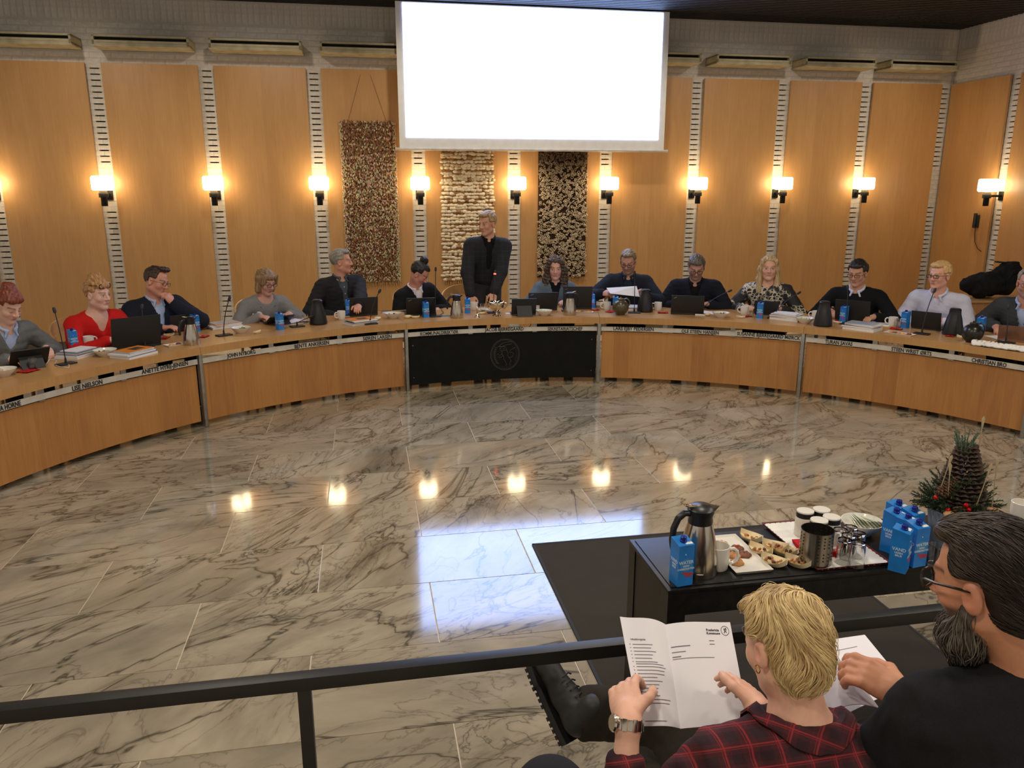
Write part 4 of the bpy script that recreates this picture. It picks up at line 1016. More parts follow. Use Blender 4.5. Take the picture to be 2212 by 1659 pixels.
def head_paint(L, col, skin, brow, lips=srgb(176, 100, 92), beard=None, beard_amt=0., eyes='open', iris=srgb(60, 70, 70)):
    x, y, z = L[:, 0], L[:, 1], L[:, 2]; ax = np.abs(x)
    def mixin(m, c): 
        m = np.clip(m, 0, 1)[:, None]; col[:] = col * (1 - m) + np.array(c) * m
    face = (y > .03)
    mixin(face * .35 * np.exp(-(((ax - .04) / .02) ** 2 + ((z + .022) / .02) ** 2)), tuple(np.array(skin) * (1.0, .72, .68)))
    mixin((y > .085) * .3 * np.exp(-((z + .02) / .016) ** 2 - (x / .014) ** 2), tuple(np.array(skin) * (1.0, .70, .66)))
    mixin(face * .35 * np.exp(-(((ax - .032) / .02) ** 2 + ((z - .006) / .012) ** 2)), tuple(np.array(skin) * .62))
    if beard is not None:
        m = np.clip((-.030 - z) / .012, 0, 1) * np.clip((y + .005) / .02, 0, 1) * (1 - np.exp(-((ax / .024) ** 2 + ((z + .059) / .007) ** 2)) * .9) * np.clip((z + .125) / .01, 0, 1)
        m = np.maximum(m, (y > .07) * np.exp(-((z + .040) / .005) ** 2) * (ax < .03)); mixin(m * beard_amt, beard)
    mixin((y > .065) * np.exp(-((ax / .021) ** 4 + ((z + .059) / .0085) ** 2 * 1.0)) * .75, lips)
    mixin((y > .065) * np.exp(-((ax / .022) ** 4 + ((z + .0588) / .0022) ** 2)) * .6, tuple(np.array(lips) * .35))
    mixin((y > .08) * .8 * np.exp(-(((ax - .007) / .004) ** 2 + ((z + .0335) / .003) ** 2)), tuple(np.array(skin) * .25))
    bz = .030 + .004 * np.sin((ax - .016) / .036 * 3.1); mixin((y > .04) * (ax > .012) * (ax < .055) * np.exp(-((z - bz) / .0048) ** 2) * .85, brow)
    if eyes == 'open':
        mixin((y > .05) * np.exp(-(((ax - .032) / .0135) ** 4 + ((z - .008) / .0065) ** 4)), srgb(214, 206, 198))
        mixin((y > .05) * np.exp(-(((ax - .032) / .0062) ** 4 + ((z - .008) / .0066) ** 4)), iris)
        mixin((y > .05) * np.exp(-(((ax - .032) / .016) ** 4 + ((z - .0145) / .0025) ** 2)) * .85, (.02, .014, .01))
    else:
        mixin((y > .05) * np.exp(-(((ax - .032) / .015) ** 4 + ((z - .0025) / .0026) ** 2)) * .85, (.03, .02, .015))
def hair_sdf(S, h, style, hl=.072, vol=0.0):
    k = h.k; e = lambda c, r, kk=.015, sub=False: S.ell(h.p(*c), np.array(r) * k, h.R, kk, sub)
    c = lambda a, b, ra, rb, kk=.02: S.cone(h.p(*a), h.p(*b), ra * k, rb * k, kk)
    bx = lambda cc, hh, kk=.012: S.box(h.p(*cc), np.array(hh) * k, .006, h.R, kk, True)
    v = vol
    e((0, -.018, .044), (.0855 + v, .103 + v, .092 + v))
    bx((0, .13, hl - .16), (.064, .09, .155)); bx((0, .10, -.12), (.12, .11, .10))
    if style in ('short', 'updo', 'bun'):
        for s in (-1, 1): bx((s * .09, .035, -.05), (.03, .055, .075)); bx((s * .09, -.01, -.10), (.04, .05, .08))
        bx((0, -.09, -.135), (.12, .08, .065))
    if style == 'short': e((0, .045, hl + .012), (.058, .038, .020 + v), .02)
    if style == 'bun': e((0, -.045, .150), (.046, .044, .040), .012)
    if style == 'updo':
        e((0, -.005, .105), (.072, .072, .045), .02); e((0, -.03, .150), (.048, .048, .030), .02); e((0, .052, .085), (.066, .034, .030), .02)
    if style == 'bob':
        for s in (-1, 1): c((s * .074, -.006, .05), (s * .080, .006, -.072), .026, .030); c((s * .06, .055, .085), (s * .074, .050, .01), .022, .018)
        c((0, -.07, .02), (0, -.066, -.08), .055, .046); e((0, .066, .072), (.060, .022, .026), .02)
    if style in ('long', 'curly'):
        w = .012 if style == 'curly' else 0
        for s in (-1, 1):
            c((s * .060, .045, .085), (s * .082, .018, .0), .024, .024 + w); c((s * .082, .018, .0), (s * .088, .0, -.11), .026 + w, .032 + w); c((s * .088, .0, -.11), (s * (.085 + w), .028, -.24), .034 + w, .024 + w)
        c((0, -.07, .02), (0, -.07, -.16), .07, .06)
def hair_mesh(h, style, c1, c2, parent, step=.0055, amp=.004, seed=0, **kw):
    S = SDF(); hair_sdf(S, h, style, **kw); V, Q = S.nets(step); V = relax(V, Q, 1); N = vnormals(V, Q); L = h.loc(V)
    if style == 'curly': d = wob(L, 95, seed) * .010 + wob(L, 190, seed + 1) * .006
    else: d = wob(L * np.array((3.2, 1.0, .55)), 75, seed) * amp + wob(L * np.array((4, 1.2, .5)), 150, seed + 2) * amp * .6
    V = V + N * d[:, None] * h.k
    f = np.clip(.5 + .5 * wob(L * np.array((3.5, 1.5, .45)), 110, seed + 3), 0, 1)[:, None]; col = np.array(c1) * (1 - f) + np.array(c2) * f
    return link('hair', np_mesh('hair', V, Q, M_HAIR, col), parent)
def glasses(h, parent, m, w=.046, hh=.036, r=.0022, up=0, lens=True):
    b = MB(); zc = .007 + up
    for s in (-1, 1):
        pts = []
        for i in range(16):
            a = 2 * math.pi * i / 16; cx, cz = math.cos(a), math.sin(a); q = (abs(cx) ** 4 + abs(cz) ** 4) ** -.25
            pts.append(h.p(s * .033 + cx * q * w / 2, .104 - abs(s * .033 + cx * q * w / 2) * .12 - (up * .35), zc + cz * q * hh / 2))
        b.tube(pts, r * h.k, 6, closed=True)
        b.tube([h.p(s * (.033 + w / 2), .097 - up * .35, zc + .006), h.p(s * .077, .06 - up * .3, zc + .006), h.p(s * .083, -.012, zc + .002)], r * .85 * h.k, 5)
    b.tube([h.p(-.010, .101 - up * .35, zc + .006), h.p(0, .104 - up * .35, zc + .009), h.p(.010, .101 - up * .35, zc + .006)], r * h.k, 5)
    return b.build('eyeglasses', m, parent)
def hand_sdf(S, w, f, n, side, curl=.35, k=1.0, spread=.06, thumb=.5, r=.0086, pinch=False):
    "hand at wrist w, fingers along f, back of hand n, side = direction of the thumb"
    f = nrm(f); n = nrm(n - f * (n @ f)); t = np.cross(f, n); t = t * (1 if t @ np.asarray(side, float) >= 0 else -1)
    M = np.stack([t, f, n], 1)
    S.cone(w, w + f * .03 * k, .026 * k, .027 * k, .015)
    S.ell(w + f * .055 * k, np.array((.040, .048, .0155)) * k, M, .014)
    for i, (o, ln) in enumerate(((.028, .90), (.0095, 1.0), (-.0095, .94), (-.0275, .74))):
        b = w + f * .088 * k + t * o * k; d = nrm(f + t * o * spread * 28); L = .078 * ln * k; cu = curl * (1 + .12 * i)
        pts = [b - f * .02 * k, b]; a = 0
        for q, fr in enumerate((.46, .30, .24)):
            a += cu * (1.0, 1.25, .9)[q]; pts.append(pts[-1] + (d * math.cos(a) - n * math.sin(a)) * L * fr)
        S.chain(pts, [r * 1.15 * k, r * 1.12 * k, r * 1.05 * k, r * .95 * k, r * .82 * k], .006)
    b = w + f * .022 * k + t * .026 * k; d1 = nrm(t * .75 + f * .75 - n * .35 * thumb); d2 = nrm(f * .95 + t * .25 - n * .75 * thumb)
    S.chain([b, b + d1 * .038 * k, b + d1 * .038 * k + d2 * .030 * k, b + d1 * .038 * k + d2 * .030 * k + nrm(d2 + f * .2 - t * .2) * .022 * k], [.014 * k, .0115 * k, .0105 * k, .0085 * k], .008)
def ik(s, w, l1, l2, hint):
    s, w = np.asarray(s, float), np.asarray(w, float); d = w - s; L = np.linalg.norm(d)
    if L > (l1 + l2) * .995: w = s + d / L * (l1 + l2) * .995; d = w - s; L = np.linalg.norm(d)
    a = (l1 * l1 - l2 * l2 + L * L) / (2 * L); hgt = math.sqrt(max(l1 * l1 - a * a, 0)); u = d / L
    hint = np.asarray(hint, float); hp = nrm(hint - u * (hint @ u)); return s + u * a + hp * hgt, w
def cloth_out(S, step, name, m, parent, fold=.004, seed=0, fb=None, lim=None, col=None):
    V, Q = S.nets(step, lim=lim); V = relax(V, Q, 2)
    N = vnormals(V, Q)
    if fold: d = wob(V * np.array((1.0, 1.0, 1.7)), 26, seed) * fold + np.abs(wob(V * np.array((1.4, 1, 1)), 48, seed + 1)) * fold * .8; V = V + N * d[:, None]
    return link(name, np_mesh(name, V, Q, m), parent)

def person(i, label, px, Rh=5.28, yaw=0, pitch=0, roll=0, skin=srgb(214, 160, 132), hair=('short', srgb(90, 70, 50), srgb(140, 115, 90)), hl=.072, vol=0.0, top=('sweater', None), under=None, beard=None, eyes='open', fat=0.0, wide=1.0, specs=None, hands=None, standing=False, facing=0, hipR=None, jaw=1.0, k=1.08, brow=None, lips=srgb(176, 104, 96), vdeep=.5, buttons=False, trousers=None, dx=0.0, hair_kw=None):
    # head position in the place
    d = ray(*px); o = -DC; a_ = d.x ** 2 + d.y ** 2; b_ = 2 * (d.x * o.x + d.y * o.y); c_ = o.x ** 2 + o.y ** 2 - Rh * Rh
    t_ = (-b_ + math.sqrt(b_ * b_ - 4 * a_ * c_)) / 2 / a_; hw = Vector((d.x * t_, d.y * t_, CAMH + d.z * t_))
    ang = math.atan2(hw.y - DC.y, hw.x - DC.x); hipR = hipR or 5.50
    hip = Vector((DC.x + hipR * math.cos(ang), DC.y + hipR * math.sin(ang), 0)); rz = ang + math.pi / 2 + R(facing)
    t = empty('person', hip, rz, label, 'person', 'people seated along the ring desk' if not standing else None)
    inv = Matrix.Rotation(-rz, 3, 'Z'); tl = lambda p: np.array(inv @ (Vector(p) - hip))
    hc = tl(hw); h = Head(hc, rotm(yaw, pitch, roll), k)
    H0 = np.array((dx, 0, .53 if not standing else 1.0)); ym = rotm(yaw * .5, pitch * .4)
    N = hc + ym @ np.array((0, -.035, -.155)) * k
    if standing: H0 = np.array((N[0] * .35, -.02, 1.0))
    u = nrm(N - H0); TL = np.linalg.norm(N - H0); fw = nrm(np.array((0, 1., 0)) - u * u[1]); sx = np.cross(fw, u); TM = np.stack([sx, fw, u], 1); wd = wide * k
    def torso(S, inf, kk=.05):
        S.ell(H0 + u * .03, np.array((.175 * wd + inf + fat, .130 + inf + fat, .13)), TM, kk); S.ell(H0 + u * TL * .36, np.array((.158 * wd + inf + fat, .122 + inf + fat * 1.3, .19)), TM, kk)
        S.ell(H0 + u * TL * .66, np.array((.168 * wd + inf + fat * .6, .118 + inf + fat * .5, .19)), TM, kk)
        for s in (-1, 1): S.cone(N - u * .055, N - u * .075 + sx * s * .150 * wd, .055 + inf, .060 + inf, .05)
    sh = [N - u * .082 * k + sx * s * .180 * wd for s in (1, -1)]
    hands = hands or [None, None]; wr = []; arms = []
    for q, s in enumerate((1, -1)):
        hd = hands[q] or dict(p=(s * .15, .40, .785))
        w = np.array(hd['p'], float) if 'px' not in hd else tl(at(*hd['px'], z=hd.get('z', .775)) if 'Y' not in hd else at(*hd['px'], Y=hd['Y']))
        if hd.get('head'): w = h.p(*hd['p'])
        el, w = ik(sh[q], w, .300 * k, .262 * k, hd.get('hint', (s * .9, -.35, -.6))); arms.append((sh[q], el, w)); wr.append((w, hd, s))
    body = SDF(); head_sdf(body, h, jaw=jaw, fat=max(0, fat * .25))
    body.cone(h.p(0, -.018, -.05), N - u * .02, .053 * k + fat * .3, .062 * k + fat * .3, .03); torso(body, -.012)
    for (a, e, w) in arms: body.cone(a, e, .048, .040, .03); body.cone(e, w, .040, .026, .02)
    for (w, hd, s) in wr:
        e = arms[0 if s == 1 else 1][1]
        hand_sdf(body, w, np.array(hd.get('f', nrm(w - e) * np.array((.6, 1, .35)))), np.array(hd.get('n', (0, .1, 1.))), np.array((-s, .1, 0)) if 'side' not in hd else np.array(hd['side']), hd.get('curl', .35), k * .98)
    V, Q = body.nets(.0095, .0046, (hc - np.array((.105, .13, .14)) * k, hc + np.array((.105, .13, .14)) * k)); V = relax(V, Q, 1, .4)
    L = h.loc(V); col = np.tile(np.array(skin), (len(V), 1)); inh = (np.abs(L[:, 2]) < .16) & (np.abs(L[:, 0]) < .12)
    cc = col[inh]; head_paint(L[inh], cc, skin, brow or tuple(np.array(hair[1]) * .8), lips, beard, .6 if beard else 0, eyes); col[inh] = cc
    link('body', np_mesh('body', V, Q, M_SKIN, col), t)
    if hair: hair_mesh(h, hair[0], hair[1], hair[2], t, seed=i, hl=hl, vol=vol, **(hair_kw or {}))
    if specs: glasses(h, t, specs[0], **specs[1])
    # clothes
    kind, m = top
    inf = .012 if kind != 'jacket' else .022
    T = SDF(); torso(T, inf)
    for (a, e, w) in arms:
        T.cone(a - u * .0, e, .062 + inf, .052 + inf, .04); wc = e + (w - e) * (.93 if kind != 'short' else .3); T.cone(e, wc, .050 + inf, .036 + inf, .025)
    ring_r = .068 * k
    if kind in ('sweater', 'turtle'):
        T.cone(N - u * .02, N + u * (.03 if kind == 'sweater' else .06), .070 * k + inf * .3, .062 * k + inf * .3, .02)
    T.cone(N + u * .028 + fw * .03, N + u * .25, .062 * k, .12, .006, True)
    nb = N + u * .02 + fw * .035
    if kind == 'vneck': T.cone(N + u * .05 + fw * .055, H0 + u * TL * (.70) + fw * .150, .085 * k, .010, .006, True); T.cone(N + u * .06 + sx * .03, N + u * .2, .080 * k, .12, .008, True)
    if kind == 'jacket': T.cone(N + u * .04 + fw * .055, H0 + u * TL * vdeep + fw * (.165 + fat), .062 * k, .006, .005, True)
    if kind == 'crew': T.cone(N + u * .035 + fw * .045, N + u * .2, .076 * k, .13, .008, True)
    ob = cloth_out(T, .0105, {'jacket': 'jacket', 'shirt': 'shirt', 'shawl': 'cardigan'}.get(kind, 'sweater'), m, t, .004 if kind != 'jacket' else .003, i)
    if under or kind == 'shirt':
        U = SDF(); um = under or m
        if kind != 'shirt': torso(U, .002); U.cone(N + u * .032 + fw * .02, N + u * .2, .060 * k, .12, .006, True)
        for k2 in range(14):
            a0, a1 = [R(25) + R(310) * (k2 + q) / 14 for q in (0, 1)]
            pc = lambda a: N + u * (.030 - .022 * max(0, -math.cos(a) * -1)) + fw * (.010 + math.cos(a) * .072 * k) + sx * math.sin(a) * .068 * k
            U.cone(pc(a0), pc(a1), .012, .012, .01)
        for s in (-1, 1): U.cone(N + u * .012 + fw * .078 + sx * s * .028, N - u * .035 + fw * .102 + sx * s * .052, .012, .009, .012)
        uo = cloth_out(U, .0085, 'collar' if kind == 'shirt' else 'shirt', um, t, 0.0)
        bb = MB()
        for q in range(4 if buttons else 0):
            bb.ball(on_cloth(ob if kind == 'shirt' else uo, H0 + u * TL * (.84 - .13 * q), fw), .0065, 6, 4)
        if buttons: bb.build('buttons', mat('shirt_button', (.02, .02, .025) if kind == 'shirt' else srgb(210, 206, 200), .4, var=0), t)
    # legs and shoes
    tr = SDF(); tm = trousers or MATS['dark_trousers']; feet = SDF()
    for s in (1, -1):
        if standing:
            hp_ = H0 + np.array((s * .09, 0, -.03)); kn = np.array((H0[0] + s * .10, .02, .53)); an = np.array((H0[0] + s * .11, -.01, .10)); toe = an + np.array((s * .02, .15, -.055))
        else:
            hp_ = np.array((dx + s * .10, .03, .52)); kn = np.array((dx + s * .13, .47, .55)); an = np.array((dx + s * .14, .44, .12)); toe = an + np.array((s * .02, .15, -.075))
        tr.cone(hp_, kn, .092, .068, .04); tr.cone(kn, an + np.array((0, 0, .0)), .066, .054, .03); feet.cone(an + np.array((0, -.03, -.065)), toe, .045, .038, .02)
    tr.ell(H0 + np.array((0, 0, -.02)), np.array((.17 * wd, .13, .12)), None, .05)
    V, Q = tr.nets(.018); V = relax(V, Q, 1); link('trousers', np_mesh('trousers', V, Q, tm), t)
    V, Q = feet.nets(.014); V[:, 2] = np.maximum(V[:, 2], .002); link('shoes', np_mesh('shoes', V, Q, M_BMATT), t)
    t['_x'] = 0; del t['_x']
    return t, h, dict(N=N, u=u, fw=fw, sx=sx, H0=H0, TL=TL, arms=arms, tl=tl, top=ob)
def pin(t, g, s, up=.70, m=None):
    p = on_cloth(g['top'], g['H0'] + g['u'] * g['TL'] * up + g['sx'] * s * .085, g['fw'])
    MB().lathe([(.001, 0), (.010, 0), (.010, .003), (.001, .004)], 12, p, Matrix.Rotation(R(-90), 3, 'X')).build('lapel_pin', m or M_WHITE, t)
fabric('dark_trousers', (.016, .016, .020))
F_GREY = fabric('grey_marl_knit', srgb(112, 112, 108), srgb(80, 80, 78)); F_RED = fabric('scarlet_viscose', srgb(206, 30, 26), srgb(176, 20, 20), bump=.1)
F_NAVY = fabric('navy_wool', srgb(30, 34, 46), srgb(20, 22, 32)); F_CHAR = fabric('charcoal_wool', srgb(38, 38, 40), srgb(26, 26, 28)); F_BLACK = fabric('black_knit', srgb(17, 17, 18), srgb(10, 10, 11))
F_LBLUE = fabric('pale_blue_cotton', srgb(176, 192, 222), bump=.08); F_DGREY = fabric('slate_shirt_cotton', srgb(74, 82, 90), bump=.08); F_WHITE = fabric('white_cotton', srgb(206, 206, 220), srgb(196, 196, 212), bump=.06)
F_GREY2 = fabric('light_grey_jersey', srgb(134, 132, 130), srgb(110, 108, 106)); F_SHAWL = fabric('grey_blue_wool', srgb(92, 104, 114)); F_TEE = fabric('white_tee', srgb(222, 214, 220), bump=.05)
def check_mat():
    t = NT('navy_check_wool'); sp = t.n('ShaderNodeSeparateXYZ'); t.l(t.coord('Object'), sp.inputs[0]); o = None
    for ax in (0, 2):
        f = t.math('FRACT', t.math('MULTIPLY', sp.outputs[ax], 18.)); g = t.math('LESS_THAN', f, .08); o = g if o is None else t.math('MAXIMUM', o, g)
    t.l(t.mix(t.math('MULTIPLY', o, .5), srgb(20, 21, 26), srgb(40, 43, 50)), t.b.inputs['Base Color']); t.set(Roughness=.9); return t.m
F_CHECK = check_mat()
def leopard():
    t = NT('leopard_print'); co = t.coord('Object'); v = t.n('ShaderNodeTexVoronoi', feature='DISTANCE_TO_EDGE', i_Scale=26., i_Randomness=.9); 
    nd = t.n('ShaderNodeTexNoise', i_Scale=18., i_Detail=2.); t.l(co, nd.inputs[0]); mx = t.n('ShaderNodeVectorMath', operation='MULTIPLY_ADD'); t.l(nd.outputs['Color'], mx.inputs[0]); mx.inputs[1].default_value = (.05, .05, .05); t.l(co, mx.inputs[2]); t.l(mx.outputs[0], v.inputs['Vector'])
    a = t.ramp(v.outputs['Distance'], [(.0, (1, 1, 1)), (.10, (1, 1, 1)), (.13, (0, 0, 0)), (.36, (0, 0, 0)), (.42, (.35, .35, .35))], 'CONSTANT')
    m2 = t.ramp(t.noise(co, 5., 2), [(.46, (0, 0, 0)), (.52, (1, 1, 1))])
    c = t.mix(a, srgb(22, 20, 18), srgb(196, 184, 162)); t.l(t.mix(m2, srgb(26, 24, 22), c), t.b.inputs['Base Color']); t.set(Roughness=.7); return t.m
F_LEO = leopard()
BLK = (mat('black_acetate', (.012, .011, .011), .25, var=0),)
WIRE = mat('dark_wire', (.04, .035, .03), .3, .8, var=0)
G_ = lambda m, **kw: (m, kw)
pale = srgb(222, 176, 152); ruddy = srgb(206, 146, 120)

p1, h, g = person(0, 'person with red pinned-up hair in a grey sweater looking down at a tablet, left edge', (16, 662), Rh=5.16, yaw=8, pitch=28, skin=pale, hair=('updo', srgb(92, 38, 22), srgb(150, 74, 44)), hl=.080, top=('vneck', F_GREY), under=F_LBLUE, eyes='down', fat=.02, wide=1.05, hands=[dict(px=(18, 775), f=(-.3, 1, -.1), curl=.3), dict(px=(100, 752), f=(.5, 1, -.2), curl=.4)])
pin(p1, g, -1, .58)
p2, h, g = person(1, 'person in a bright red top with glasses pushed up in blond hair, typing', (212, 637), Rh=5.25, yaw=18, pitch=6, skin=pale, hair=('updo', srgb(150, 100, 58), srgb(206, 160, 104)), hl=.078, top=('vneck', F_RED), fat=.022, wide=1.05, hands=[dict(px=(236, 735), f=(-.6, .8, 0), curl=.3), dict(px=(262, 728), f=(.5, .9, 0), curl=.3)], hair_kw=dict(amp=.006))
glasses(h, p2, MATS['black_acetate'], w=.048, hh=.036, r=.003, up=.075); pin(p2, g, -1, .78)
p3, h, g = person(2, 'person in a dark navy suit and blue shirt with hand raised to his mouth', (338, 609), Rh=5.32, yaw=30, pitch=16, roll=-10, skin=ruddy, hair=('short', srgb(46, 34, 26), srgb(76, 58, 44)), hl=.116, top=('jacket', F_NAVY), under=F_LBLUE, specs=G_(WIRE, w=.044, hh=.030, r=.0018), fat=.022, wide=1.12, vdeep=.18, eyes='down', hands=[dict(p=(.12, .42, .785)), dict(p=(-.045, .175, -.145), head=True, f=(.5, -.15, .85), n=(-.4, .8, .2), curl=.75, hint=(-.8, .9, -.8), side=(.2, -.6, .6))])
p4, h, g = person(3, 'person with short brown hair and purple-rimmed glasses in a light grey jumper', (574, 610), Rh=5.30, yaw=16, pitch=18, skin=srgb(200, 150, 130), hair=('bob', srgb(96, 70, 44), srgb(168, 136, 96)), hl=.070, top=('crew', F_GREY2), specs=G_(mat('purple_acetate', srgb(60, 30, 70), .3, var=0), w=.046, hh=.030, r=.0024), eyes='down', fat=.012, hands=[dict(px=(560, 684), f=(-.5, 1, 0)), dict(px=(625, 678), f=(.4, .9, .1))])
MB().tube([g['N'] + g['sx'] * x * .08 - g['u'] * (.045 + .075 * (1 - abs(x))) + g['fw'] * (.112 + .02 * (1 - abs(x))) for x in (-1, -.5, 0, .5, 1)], .0022, 5).build('necklace', M_SILVER, p4)
p5, h, g = person(4, 'person in a dark blazer and open grey shirt turning his head to the side', (738, 566), Rh=5.42, yaw=58, pitch=0, skin=ruddy, hair=('short', srgb(110, 104, 94), srgb(160, 152, 140)), hl=.092, top=('jacket', F_CHAR), under=F_DGREY, fat=.015, wide=1.1, vdeep=.05, buttons=True, facing=6, hands=[dict(p=(.22, .30, .70)), dict(px=(775, 678), f=(.5, .9, -.1))])
p6, h, g = person(5, 'person with a black topknot bun in a black blazer and white tee, looking down', (906, 592), Rh=5.30, yaw=48, pitch=38, skin=srgb(190, 132, 112), hair=('bun', srgb(12, 9, 8), srgb(32, 24, 20)), hl=.082, top=('jacket', F_BLACK), under=F_TEE, eyes='down', wide=.92, vdeep=.10, facing=12, hands=[dict(p=(.12, .36, .66)), dict(p=(-.10, .36, .70))])
q = g['H0'] + g['u'] * g['TL'] * .60 + g['fw'] * .150; o = text_mesh('tee_print', 'WOMAN', .042, mat('dark_red_print', srgb(110, 24, 34), .7, var=0), p6, .0008, bold=.001); o.location = on_cloth([c for c in p6.children if c.name.startswith('shirt')][0], q - g['fw'] * .15, g['fw'], .004); o.rotation_euler = (R(90), 0, R(180))
p7, h, g = person(6, 'person standing at the centre in a dark checked blazer over a black polo', (1052, 484), Rh=5.30, yaw=-48, pitch=8, skin=srgb(206, 152, 122), hair=('short', srgb(112, 86, 54), srgb(184, 156, 112)), hl=.088, vol=.004, top=('jacket', F_CHECK), under=F_BLACK, standing=True, wide=1.02, vdeep=.10, hipR=5.42, hands=[dict(px=(1016, 638), z=.86, f=(-.25, .35, -1), n=(0, 1, .3), curl=.25, hint=(.8, -.6, 0)), dict(px=(1066, 638), z=.86, f=(.25, .35, -1), n=(0, 1, .3), curl=.3, hint=(-.8, -.6, 0))], trousers=fabric('grey_trousers', srgb(60, 58, 60)))
p8, h, g = person(7, 'person with long dark curly hair in a black top and grey-blue cardigan behind two laptops', (1200, 580), Rh=5.36, yaw=-4, pitch=8, skin=srgb(212, 158, 132), hair=('curly', srgb(44, 30, 22), srgb(92, 68, 48)), hl=.082, top=('jacket', F_SHAWL), under=F_BLACK, wide=.92, vdeep=.30, hands=[dict(p=(.14, .38, .76)), dict(p=(-.14, .38, .76))])
p9, h, g = person(8, 'person in a dark blue blazer and glasses reading a held sheet of paper', (1357, 566), Rh=5.32, yaw=-12, pitch=24, skin=srgb(198, 146, 124), hair=('short', srgb(96, 80, 58), srgb(150, 130, 102)), hl=.098, top=('jacket', F_NAVY), under=fabric('dark_teal_shirt', srgb(34, 46, 56)), specs=G_(BLK[0], w=.046, hh=.030, r=.0026), eyes='down', beard=srgb(150, 128, 110), wide=1.1, fat=.012, vdeep=.30, hands=[dict(px=(1300, 634), Y=8.85, f=(-1, .55, .1), n=(.2, .6, .8), curl=.55, side=(0, .2, 1)), dict(px=(1392, 640), Y=8.85, f=(.55, .5, .8), n=(-.3, -.8, .4), curl=.5, side=(.2, 0, 1))])
pin(p9, g, -1, .66)
P9G = g
p10, h, g = person(9, 'person with grey-flecked hair and beard in black, head bowed over a laptop', (1504, 578), Rh=5.22, yaw=6, pitch=30, skin=srgb(196, 144, 124), hair=('short', srgb(58, 48, 40), srgb(112, 100, 86)), hl=.080, vol=.003, top=('jacket', fabric('midnight_wool', srgb(22, 24, 34))), under=F_BLACK, specs=G_(BLK[0], w=.048, hh=.034, r=.003), eyes='down', beard=srgb(134, 116, 104), wide=1.15, fat=.012, vdeep=.30, hands=[dict(p=(.17, .40, .77)), dict(p=(-.17, .40, .77))])
pin(p10, g, -1, .70)
p11, h, g = person(10, 'person with long blond hair in a leopard-print blouse, smiling', (1661, 580), Rh=5.34, yaw=10, pitch=2, skin=srgb(222, 168, 142), hair=('long', srgb(150, 118, 76), srgb(214, 186, 140)), hl=.084, top=('turtle', F_LEO), wide=1.05, fat=.01, hands=[dict(p=(.20, .38, .76)), dict(p=(-.18, .38, .76))])
p12, h, g = person(11, 'person with dark hair and glasses in a black sweater over a white collar', (1852, 591), Rh=5.26, yaw=-8, pitch=14, skin=srgb(200, 146, 116), hair=('short', srgb(20, 16, 14), srgb(44, 36, 30)), hl=.082, vol=.004, top=('sweater', F_BLACK), under=F_WHITE, specs=G_(WIRE, w=.048, hh=.030, r=.002), eyes='down', wide=1.15, fat=.015, vdeep=.6, hands=[dict(px=(1795, 672), f=(-.4, 1, 0)), dict(px=(1890, 684), f=(.5, .9, -.1), curl=.6)])
p13, h, g = person(12, 'blond person with dark-framed glasses in a white button-up shirt', (2029, 596), Rh=5.20, yaw=-18, pitch=4, skin=srgb(222, 164, 140), hair=('short', srgb(190, 146, 86), srgb(226, 190, 134)), hl=.090, vol=.003, top=('shirt', F_WHITE), specs=G_(BLK[0], w=.048, hh=.028, r=.0026), wide=1.08, buttons=True, hands=[dict(p=(.12, .36, .77)), dict(p=(-.10, .36, .77))])
p14, h, g = person(13, 'person with glasses in a dark grey blazer, cut off by the right edge', (2222, 612), Rh=5.20, yaw=20, pitch=10, skin=ruddy, hair=('short', srgb(120, 106, 90), srgb(160, 146, 128)), hl=.10, top=('jacket', fabric('dark_grey_tweed', srgb(62, 64, 66))), under=F_LBLUE, specs=G_(WIRE, w=.046, hh=.030, r=.002), beard=srgb(140, 124, 108), wide=1.1, fat=.02, vdeep=.1, hands=[dict(px=(2150, 704), f=(-.6, .9, -.1), curl=.4), dict(p=(-.14, .42, .775))])
# the sheet held by the reading man
a = at(1310, 622, Y=8.80); b = at(1375, 618, Y=8.80); c = at(1382, 641, Y=8.68); d = at(1318, 634, Y=8.68); ctr = (a + b + c + d) / 4
nn = (b - a).cross(d - a).normalized() * .0012
tag(MB().add([v - ctr + s * nn for s in (1, -1) for v in (a, b, c, d)], [(0, 1, 2, 3), (7, 6, 5, 4), (0, 4, 5, 1), (1, 5, 6, 2), (2, 6, 7, 3), (3, 7, 4, 0)]).build('paper_sheet', M_PAPER, None, ctr, smooth=0), 'white sheet held in both hands by the reading man', 'paper')

